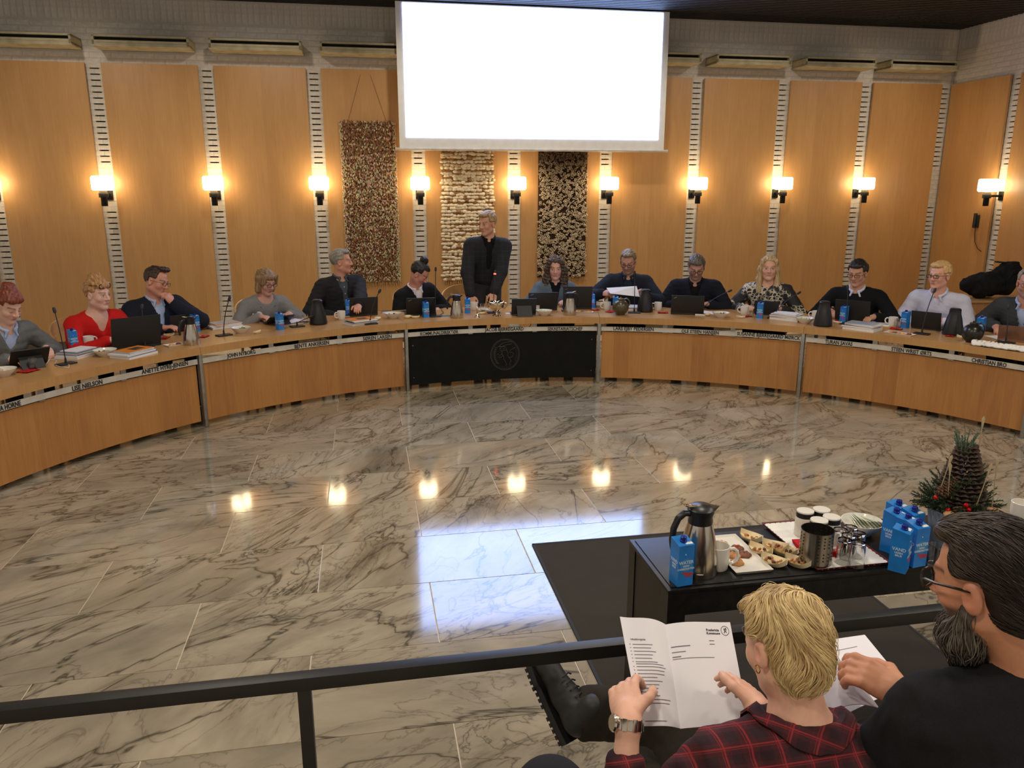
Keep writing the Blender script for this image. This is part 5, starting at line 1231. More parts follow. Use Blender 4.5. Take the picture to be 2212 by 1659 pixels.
# ================================================================== chairs behind the desk
M_CHAIR = mat('bent_beech', srgb(200, 152, 96), .4, var=.08)
M_SEATF = fabric('brown_seat_wool', srgb(66, 52, 46))
def chair(loc, rz):
    t = empty('chair', loc, rz)
    MB().box((0, 0, .44), (.46, .44, .06), bev=.02).build('seat', M_SEATF, t)
    b = MB(); pts = [(.27 * math.cos(a), -.02 - .27 * math.sin(a), .0) for a in [math.pi * (-.08 + 1.16 * i / 16) for i in range(17)]]
    vs = []; fs = []
    for i, (x, y, z) in enumerate(pts):
        f = math.sin(math.pi * i / 16); hh = .05 + .07 * f; o = 1.05
        for (qx, qz) in ((1.0, .66 + .10 * f - .0), (1.06, .66 + .10 * f), (1.06, .66 + .10 * f + hh), (1.0, .66 + .10 * f + hh)): vs.append((x * qx, y * qx, qz))
    for i in range(16):
        for k in range(4): k2 = (k + 1) % 4; fs.append((i * 4 + k, i * 4 + k2, i * 4 + 4 + k2, i * 4 + 4 + k))
    fs += [(3, 2, 1, 0), (64, 65, 66, 67)]
    b.add(vs, fs).build('backrest', M_CHAIR, t, smooth=50)
    for sx in (-1, 1):
        MB().tube([(sx * .21, .19, 0), (sx * .22, .19, .45), (sx * .262, .04, .67)], .016, 8).build('leg', M_CHAIR, t); MB().tube([(sx * .19, -.22, 0), (sx * .19, -.2, .45), (sx * .17, -.235, .72)], .016, 8).build('leg', M_CHAIR, t)
    return t
cp = None
for i, (pp, nm) in enumerate(zip((p1, p2, p3, p4, p5, p6, p7, p8, p9, p10, p11, p12, p13, p14), PEOPLE)):
    back = .0 if i != 6 else .22
    rz = pp.rotation_euler.z; loc = Vector(pp.location) - Matrix.Rotation(rz, 3, 'Z') @ Vector((.04 if i in (3, 5) else 0, back + .04, 0)); loc.z = 0
    if i == 6: loc += Matrix.Rotation(rz, 3, 'Z') @ Vector((.22, .02, 0))
    if cp is None: cp = chair(loc, rz); c = cp
    else: c = copy_tree(cp); c.location = loc; c.rotation_euler = (0, 0, rz)
    tag(c, ('wooden bentwood chair behind ' if i == 6 else 'wooden bentwood chair under ') + nm, 'chair', 'bentwood chairs')

# ================================================================== foreground: mat, table, railing
M_MAT = fabric('dark_woven_mat', srgb(62, 56, 46), srgb(44, 40, 33), scale=420, bump=.4)
M_MATE = mat('black_mat_edge', (.012, .012, .012), .7, var=0)
mt = empty('floor_mat', rm(1.70, 2.74, 0), TH, 'dark woven floor mat under the refreshment table', 'mat')
MB().box((0, 0, .004), (1.60, 2.90, .007)).build('mat_surface', M_MAT, mt, smooth=0)
for s in (-1, 1): MB().box((s * .795, 0, .0045), (.014, 2.91, .009)).build('mat_edge', M_MATE, mt, smooth=0); MB().box((0, s * 1.452, .0045), (1.604, .014, .009)).build('mat_edge', M_MATE, mt, smooth=0)
M_TABLE = mat('black_stained_oak', (.008, .0075, .007), .42, var=.25, scale=30, Specular_IOR_Level=.3)
TZ = .71; tb = empty('side_table', rm(1.81, 2.53, 0), TH, 'long black refreshment table behind the railing', 'table')
tw, td = 1.665, .415
MB().box((0, 0, TZ - .012), (tw, td, .016), bev=.002).build('table_top', M_TABLE, tb)
MB().box((0, 0, TZ - .002), (tw - .035, td - .035, .004), bev=.001).build('top_inlay', M_TABLE, tb)
for s in (-1, 1):
    MB().box((0, s * (td / 2 - .018), TZ - .062), (tw - .006, .03, .086)).build('apron', M_TABLE, tb, smooth=0)
    MB().box((s * (tw / 2 - .018), 0, (TZ - .02) / 2 + .009), (.024, td - .08, TZ - .04)).build('side_panel', mat('dark_brown_panel', srgb(38, 32, 24), .6, var=.1), tb, smooth=0)
    for q in (-1, 1): MB().box((s * (tw / 2 - .034), q * (td / 2 - .034), (TZ - .02) / 2 + .009), (.066, .066, TZ - .02 - .008)).build('leg', M_TABLE, tb, smooth=0)
M_RAIL = mat('black_powder_coat', (.014, .013, .012), .42, .3, var=.08)
rl = empty('railing', rm(0, 1.985, 0), TH, 'black square steel railing in front of the spectators', 'railing')
MB().box((.4, 0, .735), (5.6, .040, .040), bev=.0015).build('top_rail', M_RAIL, rl)
for u in (-2.05, -.216, 2.05, 3.1): MB().box((u, 0, .358), (.036, .036, .716), bev=.0015).build('post', M_RAIL, rl); MB().box((u, 0, .004), (.09, .09, .008)).build('foot_plate', M_RAIL, rl)

# ================================================================== refreshments on the black table
def onT(px, py, z=TZ): return at(px, py, z=z)
def tt(o, lab, cat, grp=None): return tag(o, lab, cat, grp)
G6 = 'refreshments on the black table'
c = copy_tree(cproto); c.location = onT(1470, 1257); c.rotation_euler = (0, 0, TH + R(8)); tt(c, 'blue water carton standing alone at the left end of the black table', 'carton', 'water cartons')
CD = ['rearmost', 'back left', 'back right', 'middle', 'front right', 'frontmost']
for i, (x, y, r) in enumerate(((1941, 1077, 20), (1936, 1094, 24), (1975, 1091, 12), (1961, 1107, 40), (1985, 1119, 8), (1953, 1130, 42))):
    p = at(x, y, z=TZ + .180); p.z = TZ; c = copy_tree(cproto); c.location = p; c.rotation_euler = (0, 0, TH + R(r)); tt(c, CD[i] + ' blue water carton of the six clustered on the black table', 'carton', 'water cartons')
tt(steel_jug(onT(1506, 1232), TH + R(6), 1.04), 'steel vacuum jug with black lid on the black table', 'jug')
tt(mug(onT(1548, 1226), TH - R(12)), 'white mug in front of the jug on the black table', 'mug')
tt(mug(onT(2203, 1128), TH + R(30)), 'white mug at the right end of the black table', 'mug')
tt(creamer(onT(1510, 1247), TH), 'opened creamer pot beside the mug on the black table', 'creamer')
pl = rm(1.325, 2.527, TZ); o = plate(pl, TH, .145, .305); tt(o, 'long white plate of piped biscuits on the black table', 'plate')
for i, (x, y, m, ch, w) in enumerate(((1558, 1177, 0, 0, 'pale biscuit at the back of the long plate'), (1571, 1190, 1, 0, 'dark biscuit behind the mug on the long plate'), (1592, 1187, 1, 1, 'biscuit with a red cherry on the long plate'), (1608, 1200, 1, 0, 'dark biscuit on the right side of the long plate'), (1586, 1202, 2, 0, 'amber biscuit in the middle of the long plate'), (1592, 1217, 2, 0, 'front biscuit on the long plate'))):
    tt(cookie(at(x, y, z=TZ + .006), i * .9, .0235, M_BISC[m], bool(ch)), w, 'biscuit', 'biscuits on the long plate')
NUTC = [mat('almond', srgb(150, 92, 50), .55, var=.15, scale=80), mat('hazelnut', srgb(176, 120, 70), .5, var=.12, scale=80), mat('cashew', srgb(222, 186, 132), .5, var=.08, scale=80), mat('raisin', srgb(52, 28, 20), .5, var=.1, scale=80)]
nut_me = [MB().ball((0, 0, 0), (.0085, .0058, .0048), 7, 5).mesh('nut', m) for m in NUTC]
BD = ['hindmost', 'left middle', 'central', 'right middle', 'front left', 'front right']
for i, (x, y, a, tz) in enumerate(((1622, 1168, -58, 0), (1642, 1196, -58, 0), (1674, 1192, -40, .008), (1694, 1199, -48, .002), (1671, 1220, -52, 0), (1723, 1222, -52, 0))):
    p = at(x, y, z=TZ); p.z += tz; t = boat(p, TH + R(a), L=.098); tt(t, BD[i] + ' birch boat of nuts on the black table', 'food boat', 'birch boats of nuts')
    rs = random.Random(i + 40)
    for n in range(10):
        f = rs.uniform(-.30, .30); q = Matrix.Rotation(TH + R(a), 3, 'Z') @ Vector((f * .105, rs.uniform(-.014, .014), .010 + .006 * rs.random() + (.007 if n > 5 else 0))) + p
        kk = rs.choice([0, 0, 1, 1, 2, 3]); o = link('nut', nut_me[kk], None, q, (rs.random(), rs.random(), rs.random() * 6)); tt(o, '%s lying in the %s birch boat' % (('brown almond', 'tan hazelnut', 'pale cashew', 'dark raisin')[kk], BD[i]), 'nut', 'nuts in the ' + BD[i] + ' boat')
# tray with doily
tr = empty('serving_tray', rm(1.70, 2.553, TZ), TH, 'dark red serving tray with a scalloped white doily', 'tray'); M_TRAY = mat('dark_red_tray', srgb(96, 24, 26), .35, var=.06)
MB().add(*_plate(.30, .415)).build('tray_base', M_TRAY, tr, smooth=30)
b = MB(); pts = []
for (x0, y0, x1, y1) in ((-.138, -.196, .138, -.196), (.138, -.196, .138, .196), (.138, .196, -.138, .196), (-.138, .196, -.138, -.196)):
    n = int(max(abs(x1 - x0), abs(y1 - y0)) / .023); dx, dy = (x1 - x0) / n, (y1 - y0) / n; nx, ny = dy, -dx; L = math.hypot(nx, ny)
    for k in range(n):
        for f in (0, .25, .5, .75): pts.append((x0 + dx * (k + f) + nx / L * .009 * math.sin(f * math.pi), y0 + dy * (k + f) + ny / L * .009 * math.sin(f * math.pi)))
b.prism(pts, .0068, .0082); b.build('doily', mat('white_lace_paper', srgb(228, 224, 214), .9, var=.02), tr, smooth=0)
ZD = TZ + .0086
def jar(loc, rz):
    t = empty('white_jar', loc, rz)
    MB().lathe([(.001, 0), (.033, 0), (.036, .004), (.036, .068), (.033, .078), (.032, .080)], 28).build('jar_body', M_WHITE, t)
    MB().lathe([(.0335, .078), (.0335, .098)], 28).build('black_band', M_BPLAST, t); MB().lathe([(.0335, .097), (.0325, .103), (.001, .104)], 28).build('white_lid', M_WHITE, t); return t
for x, y, w in ((1740, 1102, 'left'), (1775, 1099, 'rear'), (1797, 1115, 'right'), (1770, 1122, 'front')):
    p = at(x, y, z=ZD + .104); p.z = ZD; tt(jar(p, 0), w + ' white jar with black band on the tray', 'jar', 'white jars on the tray')
def pot(loc):
    t = empty('cutlery_pot', loc, TH); r, h = .0575, .128
    MB().lathe([(.001, 0), (r, 0), (r, h), (r + .001, h + .001), (r - .0015, h + .001), (r - .0015, .002), (.001, .002)], 40).build('pot_wall', mat('perforated_steel', srgb(150, 146, 140), .25, 1., var=.05), t)
    b = MB()
    for ring_ in range(8):
        z = .028 + ring_ * .0125
        if ring_ in (3,): continue
        for k in range(18):
            if k % 6 in (4, 5): continue
            a = 2 * math.pi * k / 18 + .1; M = Matrix.Rotation(a, 3, 'Z') @ Matrix.Rotation(R(90), 3, 'Y')
            b.lathe([(.0030, -.0024), (.0030, .0006)], 8, Vector((r * math.cos(a), r * math.sin(a), z)), M)
    b.build('perforations', M_DARK, t); return t
p = at(1772, 1228, z=ZD); tt(pot(Vector((p.x, p.y + .055, ZD))), 'perforated steel cutlery pot on the tray', 'pot')
for x, y, w in ((1816, 1143, 'back left'), (1838, 1138, 'rearmost'), (1855, 1151, 'back right'), (1834, 1155, 'middle'), (1855, 1171, 'front right'), (1826, 1165, 'front left')):
    p = at(x, y, z=ZD + .092); p.z = ZD; tt(tumbler(p, 0, .092, .029, up=False), w + ' upturned glass of the group on the tray', 'glass', 'upturned glasses on the tray')
for k in range(5):
    o = MB().box((0, 0, .0012), (.12, .12, .0034), bev=.0008).build('folded_napkin', M_RED, None, rm(1.628, 2.50, ZD + k * .0036), (0, 0, TH + R(-12 + k * 1.5))); tt(o, ['lowest', 'second lowest', 'middle', 'second highest', 'topmost'][k] + ' red napkin of the pile on the tray', 'napkin', 'folded red napkins on the tray')
bl = at(1860, 1152, z=TZ); tt(bowl(bl, TH, None, r=.078, h=.055), 'white bowl of tea bags right of the tray glasses', 'bowl')
TB = [mat('green_sachet', srgb(176, 188, 150), .6, var=.1), mat('cream_sachet', srgb(226, 222, 204), .6, var=.05), mat('grey_sachet', srgb(190, 190, 176), .6, var=.08)]
for k in range(9):
    rs = random.Random(k + 3); rot = Matrix.Rotation(TH + R(-20 + k * 6), 4, 'Z') @ Matrix.Rotation(R(58 - k * 3), 4, 'Y'); b = MB().box((0, 0, 0), (.056, .062, .0035), bev=.0012)
    o = b.build('tea_bag', TB[k % 3], None); o.matrix_basis = Matrix.Translation(bl + Vector((-.040 + k * .0115, -.006 + rs.uniform(-.012, .012), .052))) @ rot; tt(o, 'paper tea bag %s in the tea bowl' % (['furthest left', 'second from left', 'third from left', 'fourth from left', 'in the middle', 'fourth from right', 'third from right', 'second from right', 'furthest right'][k]), 'tea bag', 'tea bags in the bowl')
tt(tumbler(onT(2018, 1222), 0, .085, .03), 'clear glass beside the forehead of the bearded man', 'glass')

# ---- Christmas arrangement
xb = at(2064, 1100, z=TZ + .155); xb.z = TZ
X = empty('christmas_arrangement', xb, TH, 'Christmas arrangement of a pine cone, greenery and red baubles in a frosted pot', 'arrangement')
MB().lathe([(.001, 0), (.068, 0), (.074, .01), (.096, .155), (.098, .16), (.093, .16), (.070, .014), (.001, .012)], 32).build('frosted_pot', mat('frosted_glass', srgb(150, 160, 164), .6, var=.05), X)
rs = random.Random(12)
M_NEEDLE = [mat('green_needles', srgb(52, 66, 40), .7, var=.3, scale=60), mat('blue_needles', srgb(96, 116, 96), .7, var=.2, scale=60)]
def sprig(b, p, d, L, n=22, nl=.022):
    d = Vector(d).normalized(); b.tube([p, Vector(p) + d * L], [.003, .0015], 4)
    for i in range(n):
        f = i / n; q = Vector(p) + d * L * f; s = d.orthogonal().normalized(); s = Matrix.Rotation(rs.random() * 6.28, 3, d) @ s; e = q + (s * .8 + d * .8).normalized() * nl * (1 - .4 * f); w = d.cross(s) * .0018
        b.add([q - w, q + w, e], [(0, 1, 2)]); w2 = s * .0018; b.add([q - w2, q + w2, e], [(0, 1, 2)])
b = MB()
for i in range(110):
    a = rs.random() * 6.28; r = rs.uniform(.07, .125); el = rs.uniform(-.35, .9); sprig(b, (r * math.cos(a) * .8, r * math.sin(a) * .8, .165 + rs.random() * .03), (math.cos(a), math.sin(a), el), rs.uniform(.05, .085))
for i in range(60):
    a = rs.random() * 6.28; f = rs.random(); r = .10 - .045 * f; sprig(b, (r * math.cos(a), r * math.sin(a), .17 + .16 * f), (math.cos(a), math.sin(a), rs.uniform(.1, 1.2)), rs.uniform(.03, .055), 18, .018)
for i in range(7):
    a = -2.2 + i * .12; sprig(b, (.085 * math.cos(a), .085 * math.sin(a), .165), (math.cos(a) * .5, math.sin(a) * .5, -1), .085, 26)
o = b.build('green_sprigs', M_NEEDLE[0], X, smooth=0); o['kind'] = 'stuff'
b = MB()
for i in range(18): a = rs.random() * 6.28; sprig(b, (.012 * math.cos(a), .012 * math.sin(a), .36 + rs.random() * .04), (math.cos(a) * .35, math.sin(a) * .35, 1), rs.uniform(.06, .11), 26, .016)
o = b.build('blue_top_sprigs', M_NEEDLE[1], X, smooth=0); o['kind'] = 'stuff'
M_CONE = mat('brown_pine_cone', srgb(66, 48, 34), .75, var=.3, scale=70); M_CONE2 = mat('tan_pine_cone', srgb(112, 82, 54), .75, var=.25, scale=70)
def cone_mesh(b, M, L, R0, rows, per):
    for i in range(rows):
        f = i / (rows - 1); rr = R0 * (1 - .62 * f ** 1.3) * (.75 + .25 * min(1, f * 6)); z = L * f
        for k in range(per):
            a = 2 * math.pi * (k + .5 * (i % 2)) / per + .1 * i; ca, sa = math.cos(a), math.sin(a); w = math.pi * rr / per * 1.05
            vs = [M @ Vector(v) for v in ((rr * .35 * ca, rr * .35 * sa, z), (rr * ca - w * sa, rr * sa + w * ca, z + L / rows * .45), (rr * 1.10 * ca, rr * 1.10 * sa, z + L / rows * .75), (rr * ca + w * sa, rr * sa - w * ca, z + L / rows * .45), (rr * .98 * ca, rr * .98 * sa, z + L / rows * 1.15), (rr * .5 * ca, rr * .5 * sa, z + L / rows * 1.0))]
            b.add(vs, [(0, 3, 2), (0, 2, 1), (1, 2, 4), (2, 3, 4), (1, 4, 5), (3, 5, 4), (0, 1, 5), (0, 5, 3)])
b = MB(); cone_mesh(b, Matrix.Translation((.012, 0, .165)), .235, .092, 16, 15); b.build('large_pine_cone', M_CONE, X, smooth=0)
for (p, ax, an, L, R0, m) in (((-.055, -.070, .20), 'X', 150, .075, .024, M_CONE2), ((-.06, -.078, .165), 'X', 165, .06, .02, M_CONE2), ((-.10, -.03, .23), 'Y', 40, .075, .026, M_CONE2), ((.03, -.098, .165), 'X', 60, .05, .028, M_CONE)):
    b = MB(); cone_mesh(b, Matrix.Translation(p) @ Matrix.Rotation(R(an), 4, ax), L, R0, 9, 8); b.build('small_pine_cone', m, X, smooth=0)
M_BAUB = mat('red_bauble', srgb(190, 22, 18), .12, .6, var=.03)
for p in ((-.118, -.03, .222), (-.098, -.075, .190), (-.045, -.098, .215), (-.036, -.104, .200), (-.042, -.112, .168), (.058, -.10, .178), (.072, -.095, .186)): MB().ball(p, .0095, 12, 8).build('bauble', M_BAUB, X)
for p, s in (((-.10, -.088, .178), .024), ((.05, -.104, .188), .026), ((.10, -.07, .175), .022), ((.035, -.11, .165), .024)): MB().ball(p, (s, s * .8, s * .42), 10, 6, Matrix.Rotation(R(25), 3, 'X')).build('bracket_fungus', mat('tan_fungus', srgb(166, 126, 84), .8, var=.2, scale=40), X)
b = MB()
for (p, q) in (((-.02, -.10, .14), (.012, -.112, .33)), ((.075, -.09, .14), (.062, -.095, .34)), ((-.10, -.02, .23), (-.085, -.03, .34)), ((-.085, -.05, .24), (-.09, -.05, .315)), ((.06, 0, .36), (.062, 0, .47))): b.tube([p, q, Vector(q) + (Vector(q) - Vector(p)).normalized() * .04, Vector(q) + (Vector(q) - Vector(p)).normalized() * .05], [.0018, .0018, .006, .001], 5)
b.build('dried_stalks', mat('dried_stalk', srgb(168, 148, 112), .8, var=.1), X)

# ================================================================== right corner: cabinet with bag, wall telephone
cb = empty('wood_cabinet', at(2140, 650, z=.80) + Vector((.12, .25, -.80)), TH - R(8), 'oak cabinet in the right corner carrying a black bag', 'cabinet')
MB().box((0, 0, .40), (.95, .60, .78)).build('cabinet_body', M_FRONT, cb, smooth=0); MB().box((0, 0, .80), (.99, .64, .025), bev=.003).build('cabinet_top', M_TOP, cb)
S = SDF(); S.ell((0, 0, .16), (.30, .20, .15), None, .05); S.ell((-.26, -.05, .12), (.18, .14, .09), np.array(Matrix.Rotation(R(25), 3, 'Y')), .05); S.ell((.2, 0, .28), (.16, .14, .14), None, .05); S.box((0, 0, -.2), (.8, .8, .19), .005, None, .01, True)
V, Q = S.nets(.016); V = relax(V, Q, 1); N_ = vnormals(V, Q); V = V + N_ * (wob(V, 20, 1) * .024 - np.abs(wob(V, 38, 2)) * .026)[:, None]; V[:, 2] = np.maximum(V[:, 2], 0)
bg_ = empty('black_bag', Vector(cb.location) + Vector((-.02, -.05, .814)), TH, 'slumped black bag lying on the oak cabinet', 'bag'); link('bag_body', np_mesh('bag_body', V, Q, fabric('black_nylon', (.012, .012, .011), bump=.2)), bg_)
MB().tube([(.02, -.2, .16), (.0, -.24, .24), (.08, -.22, .33), (.18, -.2, .34), (.24, -.2, .25)], .010, 6).build('strap', MATS['black_nylon'], bg_); MB().box((.16, .02, .39), (.26, .04, .02), Matrix.Rotation(R(6), 3, 'Y'), bev=.006).build('grab_handle', M_BMATT, bg_)
wr_ = Matrix.Rotation(TH + wl, 3, 'Z'); ph = empty('wall_telephone', CORNER + wr_ @ Vector((.90, -.062, 1.50)), TH + wl, 'black wall telephone below the right wall lamp', 'telephone')
MB().box((0, -.012, .08), (.075, .025, .17), bev=.006).build('cradle', M_BMATT, ph); MB().box((-.004, -.038, .09), (.045, .03, .20), bev=.01).build('handset', M_BMATT, ph)
MB().tube([(0, -.02, 0), (.01, -.02, -.10), (.03, -.02, -.20), (.10, -.02, -.29), (.17, -.02, -.32)], .006, 7).build('cord', mat('dark_red_cord', srgb(70, 24, 18), .5, var=.05), ph)

# ================================================================== spectators in the foreground
def Wp(px, py, yc): d = ray(px, py); return np.array((d.x * yc, d.y * yc, CAMH + d.z * yc))
def join_meshes(parts):
    V = []; Q = []; n = 0
    for v, q in parts: V.append(v); Q.append(q + n); n += len(v)
    return np.concatenate(V), np.concatenate(Q)
def strands(h, n, seed, L_, N_, ok, flow, L, r, c1, c2, seg=4, steps=7, lift=.0, jit=.10, tone=None):
    "hair grown along a base shell (points L_ and normals N_ in head axes): ok(p) picks roots, flow(p, n) combs"
    from mathutils.kdtree import KDTree
    kd = KDTree(len(L_))
    for i, p in enumerate(L_): kd.insert(p, i)
    kd.balance(); rg = np.random.RandomState(seed); b = MB(); cols = []; cand = [i for i in range(len(L_)) if ok(L_[i])]
    for i in range(n):
        j = cand[rg.randint(len(cand))]; q = L_[j] + rg.randn(3) * .002; ln = L * rg.uniform(.6, 1.25); pts = []; sd = rg.randn(3) * jit; lf = lift * rg.uniform(.2, 1.2); root = q.copy()
        for k in range(steps):
            _, j, _ = kd.find(q); nn = N_[j]; f = k / (steps - 1); q = q - nn * ((q - L_[j]) @ nn) + nn * (r * .4 + lf * math.sin(math.pi * min(1, f * .9)) + (lf * .5 * f))
            pts.append(Vector(h.p(*q))); d = flow(q, nn) + sd; d = d - nn * (d @ nn); d = d / (np.linalg.norm(d) + 1e-9); q = q + d * ln / (steps - 1)
        rr = r * rg.uniform(.6, 1.3) * h.k; n0 = len(b.v); b.tube(pts, [rr * (.8, 1, 1, .95, .8, .6, .2)[min(6, int(k * 7 / steps))] for k in range(steps)], seg, cap=False)
        f = np.clip((tone(root) if tone else rg.rand()) * .6 + rg.rand() * .4, 0, 1); sh = rg.uniform(.85, 1.12); c = tuple((c1[j] * (1 - f) + c2[j] * f) * sh for j in range(3)); cols += [c] * (len(b.v) - n0)
    return b, cols
def add_strands(b, cols, name, parent, m):
    o = b.build(name, m, parent, smooth=180); a = o.data.color_attributes.new('Col', 'FLOAT_COLOR', 'POINT'); c = np.ones((len(b.v), 4), np.float32); c[:, :3] = np.clip(cols, 0, 1); a.data.foreach_set('color', c.ravel()); return o
def plaid(nm='red_plaid_flannel', rz=-12):
    t = NT(nm); sp = t.n('ShaderNodeSeparateXYZ'); t.l(t.coord('Object', rot=(0, 0, R(rz))), sp.inputs[0]); x = sp.outputs[0]; z = t.math('ADD', t.math('MULTIPLY', sp.outputs[2], .9), t.math('MULTIPLY', sp.outputs[1], .75))
    base = srgb(60, 14, 20)
    def line(c, per, off, w): return t.math('LESS_THAN', t.math('ABSOLUTE', t.math('SUBTRACT', t.math('FRACT', t.math('ADD', t.math('DIVIDE', c, per), off)), .5)), w)
    band = t.math('ADD', line(x, .052, 0, .22), line(z, .052, 0, .22)); c = t.mix(t.math('MULTIPLY', band, .42), srgb(70, 16, 24), srgb(30, 12, 18))
    for c_, o, w, a in ((x, .46, .035, .8), (z, .46, .035, .8), (x, .56, .02, .45), (z, .56, .02, .45)): c = t.mix(t.math('MULTIPLY', line(c_, .052, o, w), a), c, srgb(140, 34, 38))
    n = t.noise(t.coord('Object'), 300., 2); t.l(t.mix(.16, c, t.ramp(n, [(.3, (.2, .2, .2)), (.7, (.9, .9, .9))]), 'OVERLAY'), t.b.inputs['Base Color']); t.set(Roughness=.9); t.bump(n, .2, .002); return t.m
F_PLAID = plaid()
# ---------------------------------------------------------------- woman in plaid
hcw = Wp(1694, 1394, 1.72); WB = Vector((hcw[0] + .02, hcw[1] - .16, 0))
wm = empty('person', WB, 0, 'spectator with short tousled blond hair in a red plaid shirt reading a booklet', 'person')
off = np.array(WB); k = 1.0
h = Head(hcw - off, rotm(28, 22, 4), .95); N = h.c + np.array((.036, -.048, -.178)); H0 = np.array((0, 0, .50)); u = nrm(N - H0); TL = np.linalg.norm(N - H0); fw = nrm(np.array((0, 1., 0)) - u * u[1]); sx = np.cross(fw, u); TM = np.stack([sx, fw, u], 1)
Lw = lambda x, y, c: Wp(x, y, c) - off
def torso2(S, inf, w=1.0):
    S.ell(H0 + u * .03, np.array((.18 + inf, .13 + inf, .13)), TM, .05); S.ell(H0 + u * TL * .38, np.array((.165 * w + inf, .12 + inf, .2)), TM, .05); S.ell(H0 + u * TL * .68, np.array((.175 * w + inf, .118 + inf, .18)), TM, .05)
    for s in (-1, 1): S.cone(N - u * .040, N - u * .080 + sx * s * .155 * w, .052 + inf, .060 + inf, .05)
shL = N - u * .085 - sx * .18; shR = N - u * .085 + sx * .18
wrL = Lw(1357, 1560, 1.86); elL, wrL = ik(shL, wrL, .30, .26, (-.6, -.2, -1)); wrR = Lw(1640, 1535, 1.80); elR, wrR = ik(shR, wrR, .30, .26, (.7, .1, -.9))
B = SDF(); head_sdf(B, h); B.cone(h.p(0, -.022, -.04), N - u * .0, .050, .058, .03); torso2(B, -.01)
for a, e, w in ((shL, elL, wrL), (shR, elR, wrR)): B.cone(a, e, .046, .040, .03)
parts = [B.nets(.0085, .0042, (h.c - .135, h.c + .135))]
knL = Lw(1343, 1462, 1.97); fL = nrm(knL - wrL); HL = SDF(); HL.cone(elL, wrL, .040, .0265, .02); HL.cone(wrL - fL * .01, wrL + fL * .02, .027, .0275, .02)
hand_sdf(HL, wrL, fL, nrm(np.array((-.50, -1.0, .55))), np.array((1, 0, 0)), .55, 1.06, .05, .9, r=.0092); parts.append(HL.nets(.0042, lim=(np.minimum(elL, wrL) - .06, np.maximum(elL, wrL) + .25)))
knR = Lw(1592, 1456, 1.93); fR = nrm(knR - wrR); HR = SDF(); HR.cone(elR, wrR, .040, .0265, .02); hand_sdf(HR, wrR, fR, nrm(np.array((.6, -.5, .7))), np.array((-.8, -.3, .5)), .35, 1.0, .05, .2, r=.0088); parts.append(HR.nets(.0045))
V, Q = join_meshes(parts); V = relax(V, Q, 1, .35); skin = srgb(224, 172, 146); L = h.loc(V); col = np.tile(np.array(skin), (len(V), 1)); inh = (np.abs(L) < np.array((.12, .14, .16))).all(1); cc = col[inh]; head_paint(L[inh], cc, skin, srgb(150, 112, 70), eyes='down'); col[inh] = cc
ear = np.exp(-((np.abs(L[:, 0]) - .082) / .014) ** 2 - ((L[:, 2]) / .035) ** 2 - ((L[:, 1] + .005) / .025) ** 2)[:, None] * .4; col = col * (1 - ear) + np.array(srgb(206, 128, 108)) * ear
link('body', np_mesh('body', V, Q, M_SKIN, col), wm)
# hair: base shell and tousled locks
def hair_attr(name, rough):
    t = NT(name); a = t.n('ShaderNodeAttribute', attribute_name='Col'); t.l(a.outputs[0], t.b.inputs['Base Color']); t.set(Roughness=rough); t.b.inputs['Specular IOR Level'].default_value = .35; return t.m
M_LOCK = hair_attr('blond_locks', .45)
S = SDF(); hair_sdf(S, h, 'short', hl=.078, vol=-.003); S.ell(h.p(0, -.05, -.02), np.array((.068, .058, .07)), h.R, .02); S.ell(h.p(0, -.042, -.045), np.array((.056, .050, .052)), h.R, .02); Vh, Qh = S.nets(.006); Vh = relax(Vh, Qh, 2); Nh = vnormals(Vh, Qh); Lh = h.loc(Vh)
Vh = Vh + Nh * (wob(Lh * np.array((2, 1, .7)), 60, 2) * .004)[:, None]; f = np.clip(.5 + .5 * wob(Lh * np.array((3, 2, .6)), 90, 1), 0, 1)[:, None]
dn = np.clip((-.02 - Lh[:, 2]) / .05, 0, 1)[:, None]; cb = np.array(srgb(142, 106, 58)) * (1 - f) + np.array(srgb(206, 170, 108)) * f; cb = cb * (1 - dn * .25)
hairw = link('hair', np_mesh('hair', Vh, Qh, M_LOCK, cb), wm)
crown = np.array((.012, -.050, .112)); NL = Nh @ h.R; Lh2 = h.loc(Vh)
okw = lambda q: not ((q[1] > .045 and q[2] < .060) or (q[1] > .0 and abs(q[0]) > .05 and q[2] < .012) or (abs(q[0]) > .062 and q[1] > -.035 and q[2] < .022))
def floww(q, n):
    r = q - crown; t = r - n * (r @ n); t = t / (np.linalg.norm(t) + 1e-6); s = np.cross(n, t)
    w = .75 * math.sin(q[0] * 36 + q[2] * 22 + 1.0) + .45 * math.sin(q[1] * 40 - q[2] * 30) + .35
    return t + s * w
tonew = lambda q: .5 + .35 * math.sin(q[0] * 120 + q[2] * 60 + 3 * math.sin(q[1] * 50)) + .15 * math.sin(q[2] * 170)
b, cols = strands(h, 3000, 3, Lh2, NL, okw, floww, .066, .0019, srgb(142, 106, 58), srgb(242, 216, 158), lift=.003, jit=.08, tone=tonew); add_strands(b, cols, 'hair_locks', hairw, M_LOCK)
b, cols = strands(h, 700, 9, Lh2, NL, okw, floww, .055, .0008, srgb(190, 150, 90), srgb(252, 232, 184), seg=3, lift=.008, jit=.18); add_strands(b, cols, 'fine_hair', hairw, M_LOCK)
MB().tube([h.p(-.086, .002 + .007 * math.cos(a), -.036 + .009 * math.sin(a)) for a in [i * .7 for i in range(9)]], .0013, 6, closed=True).build('hoop_earring', mat('gold', srgb(196, 150, 80), .2, 1., var=0), wm)
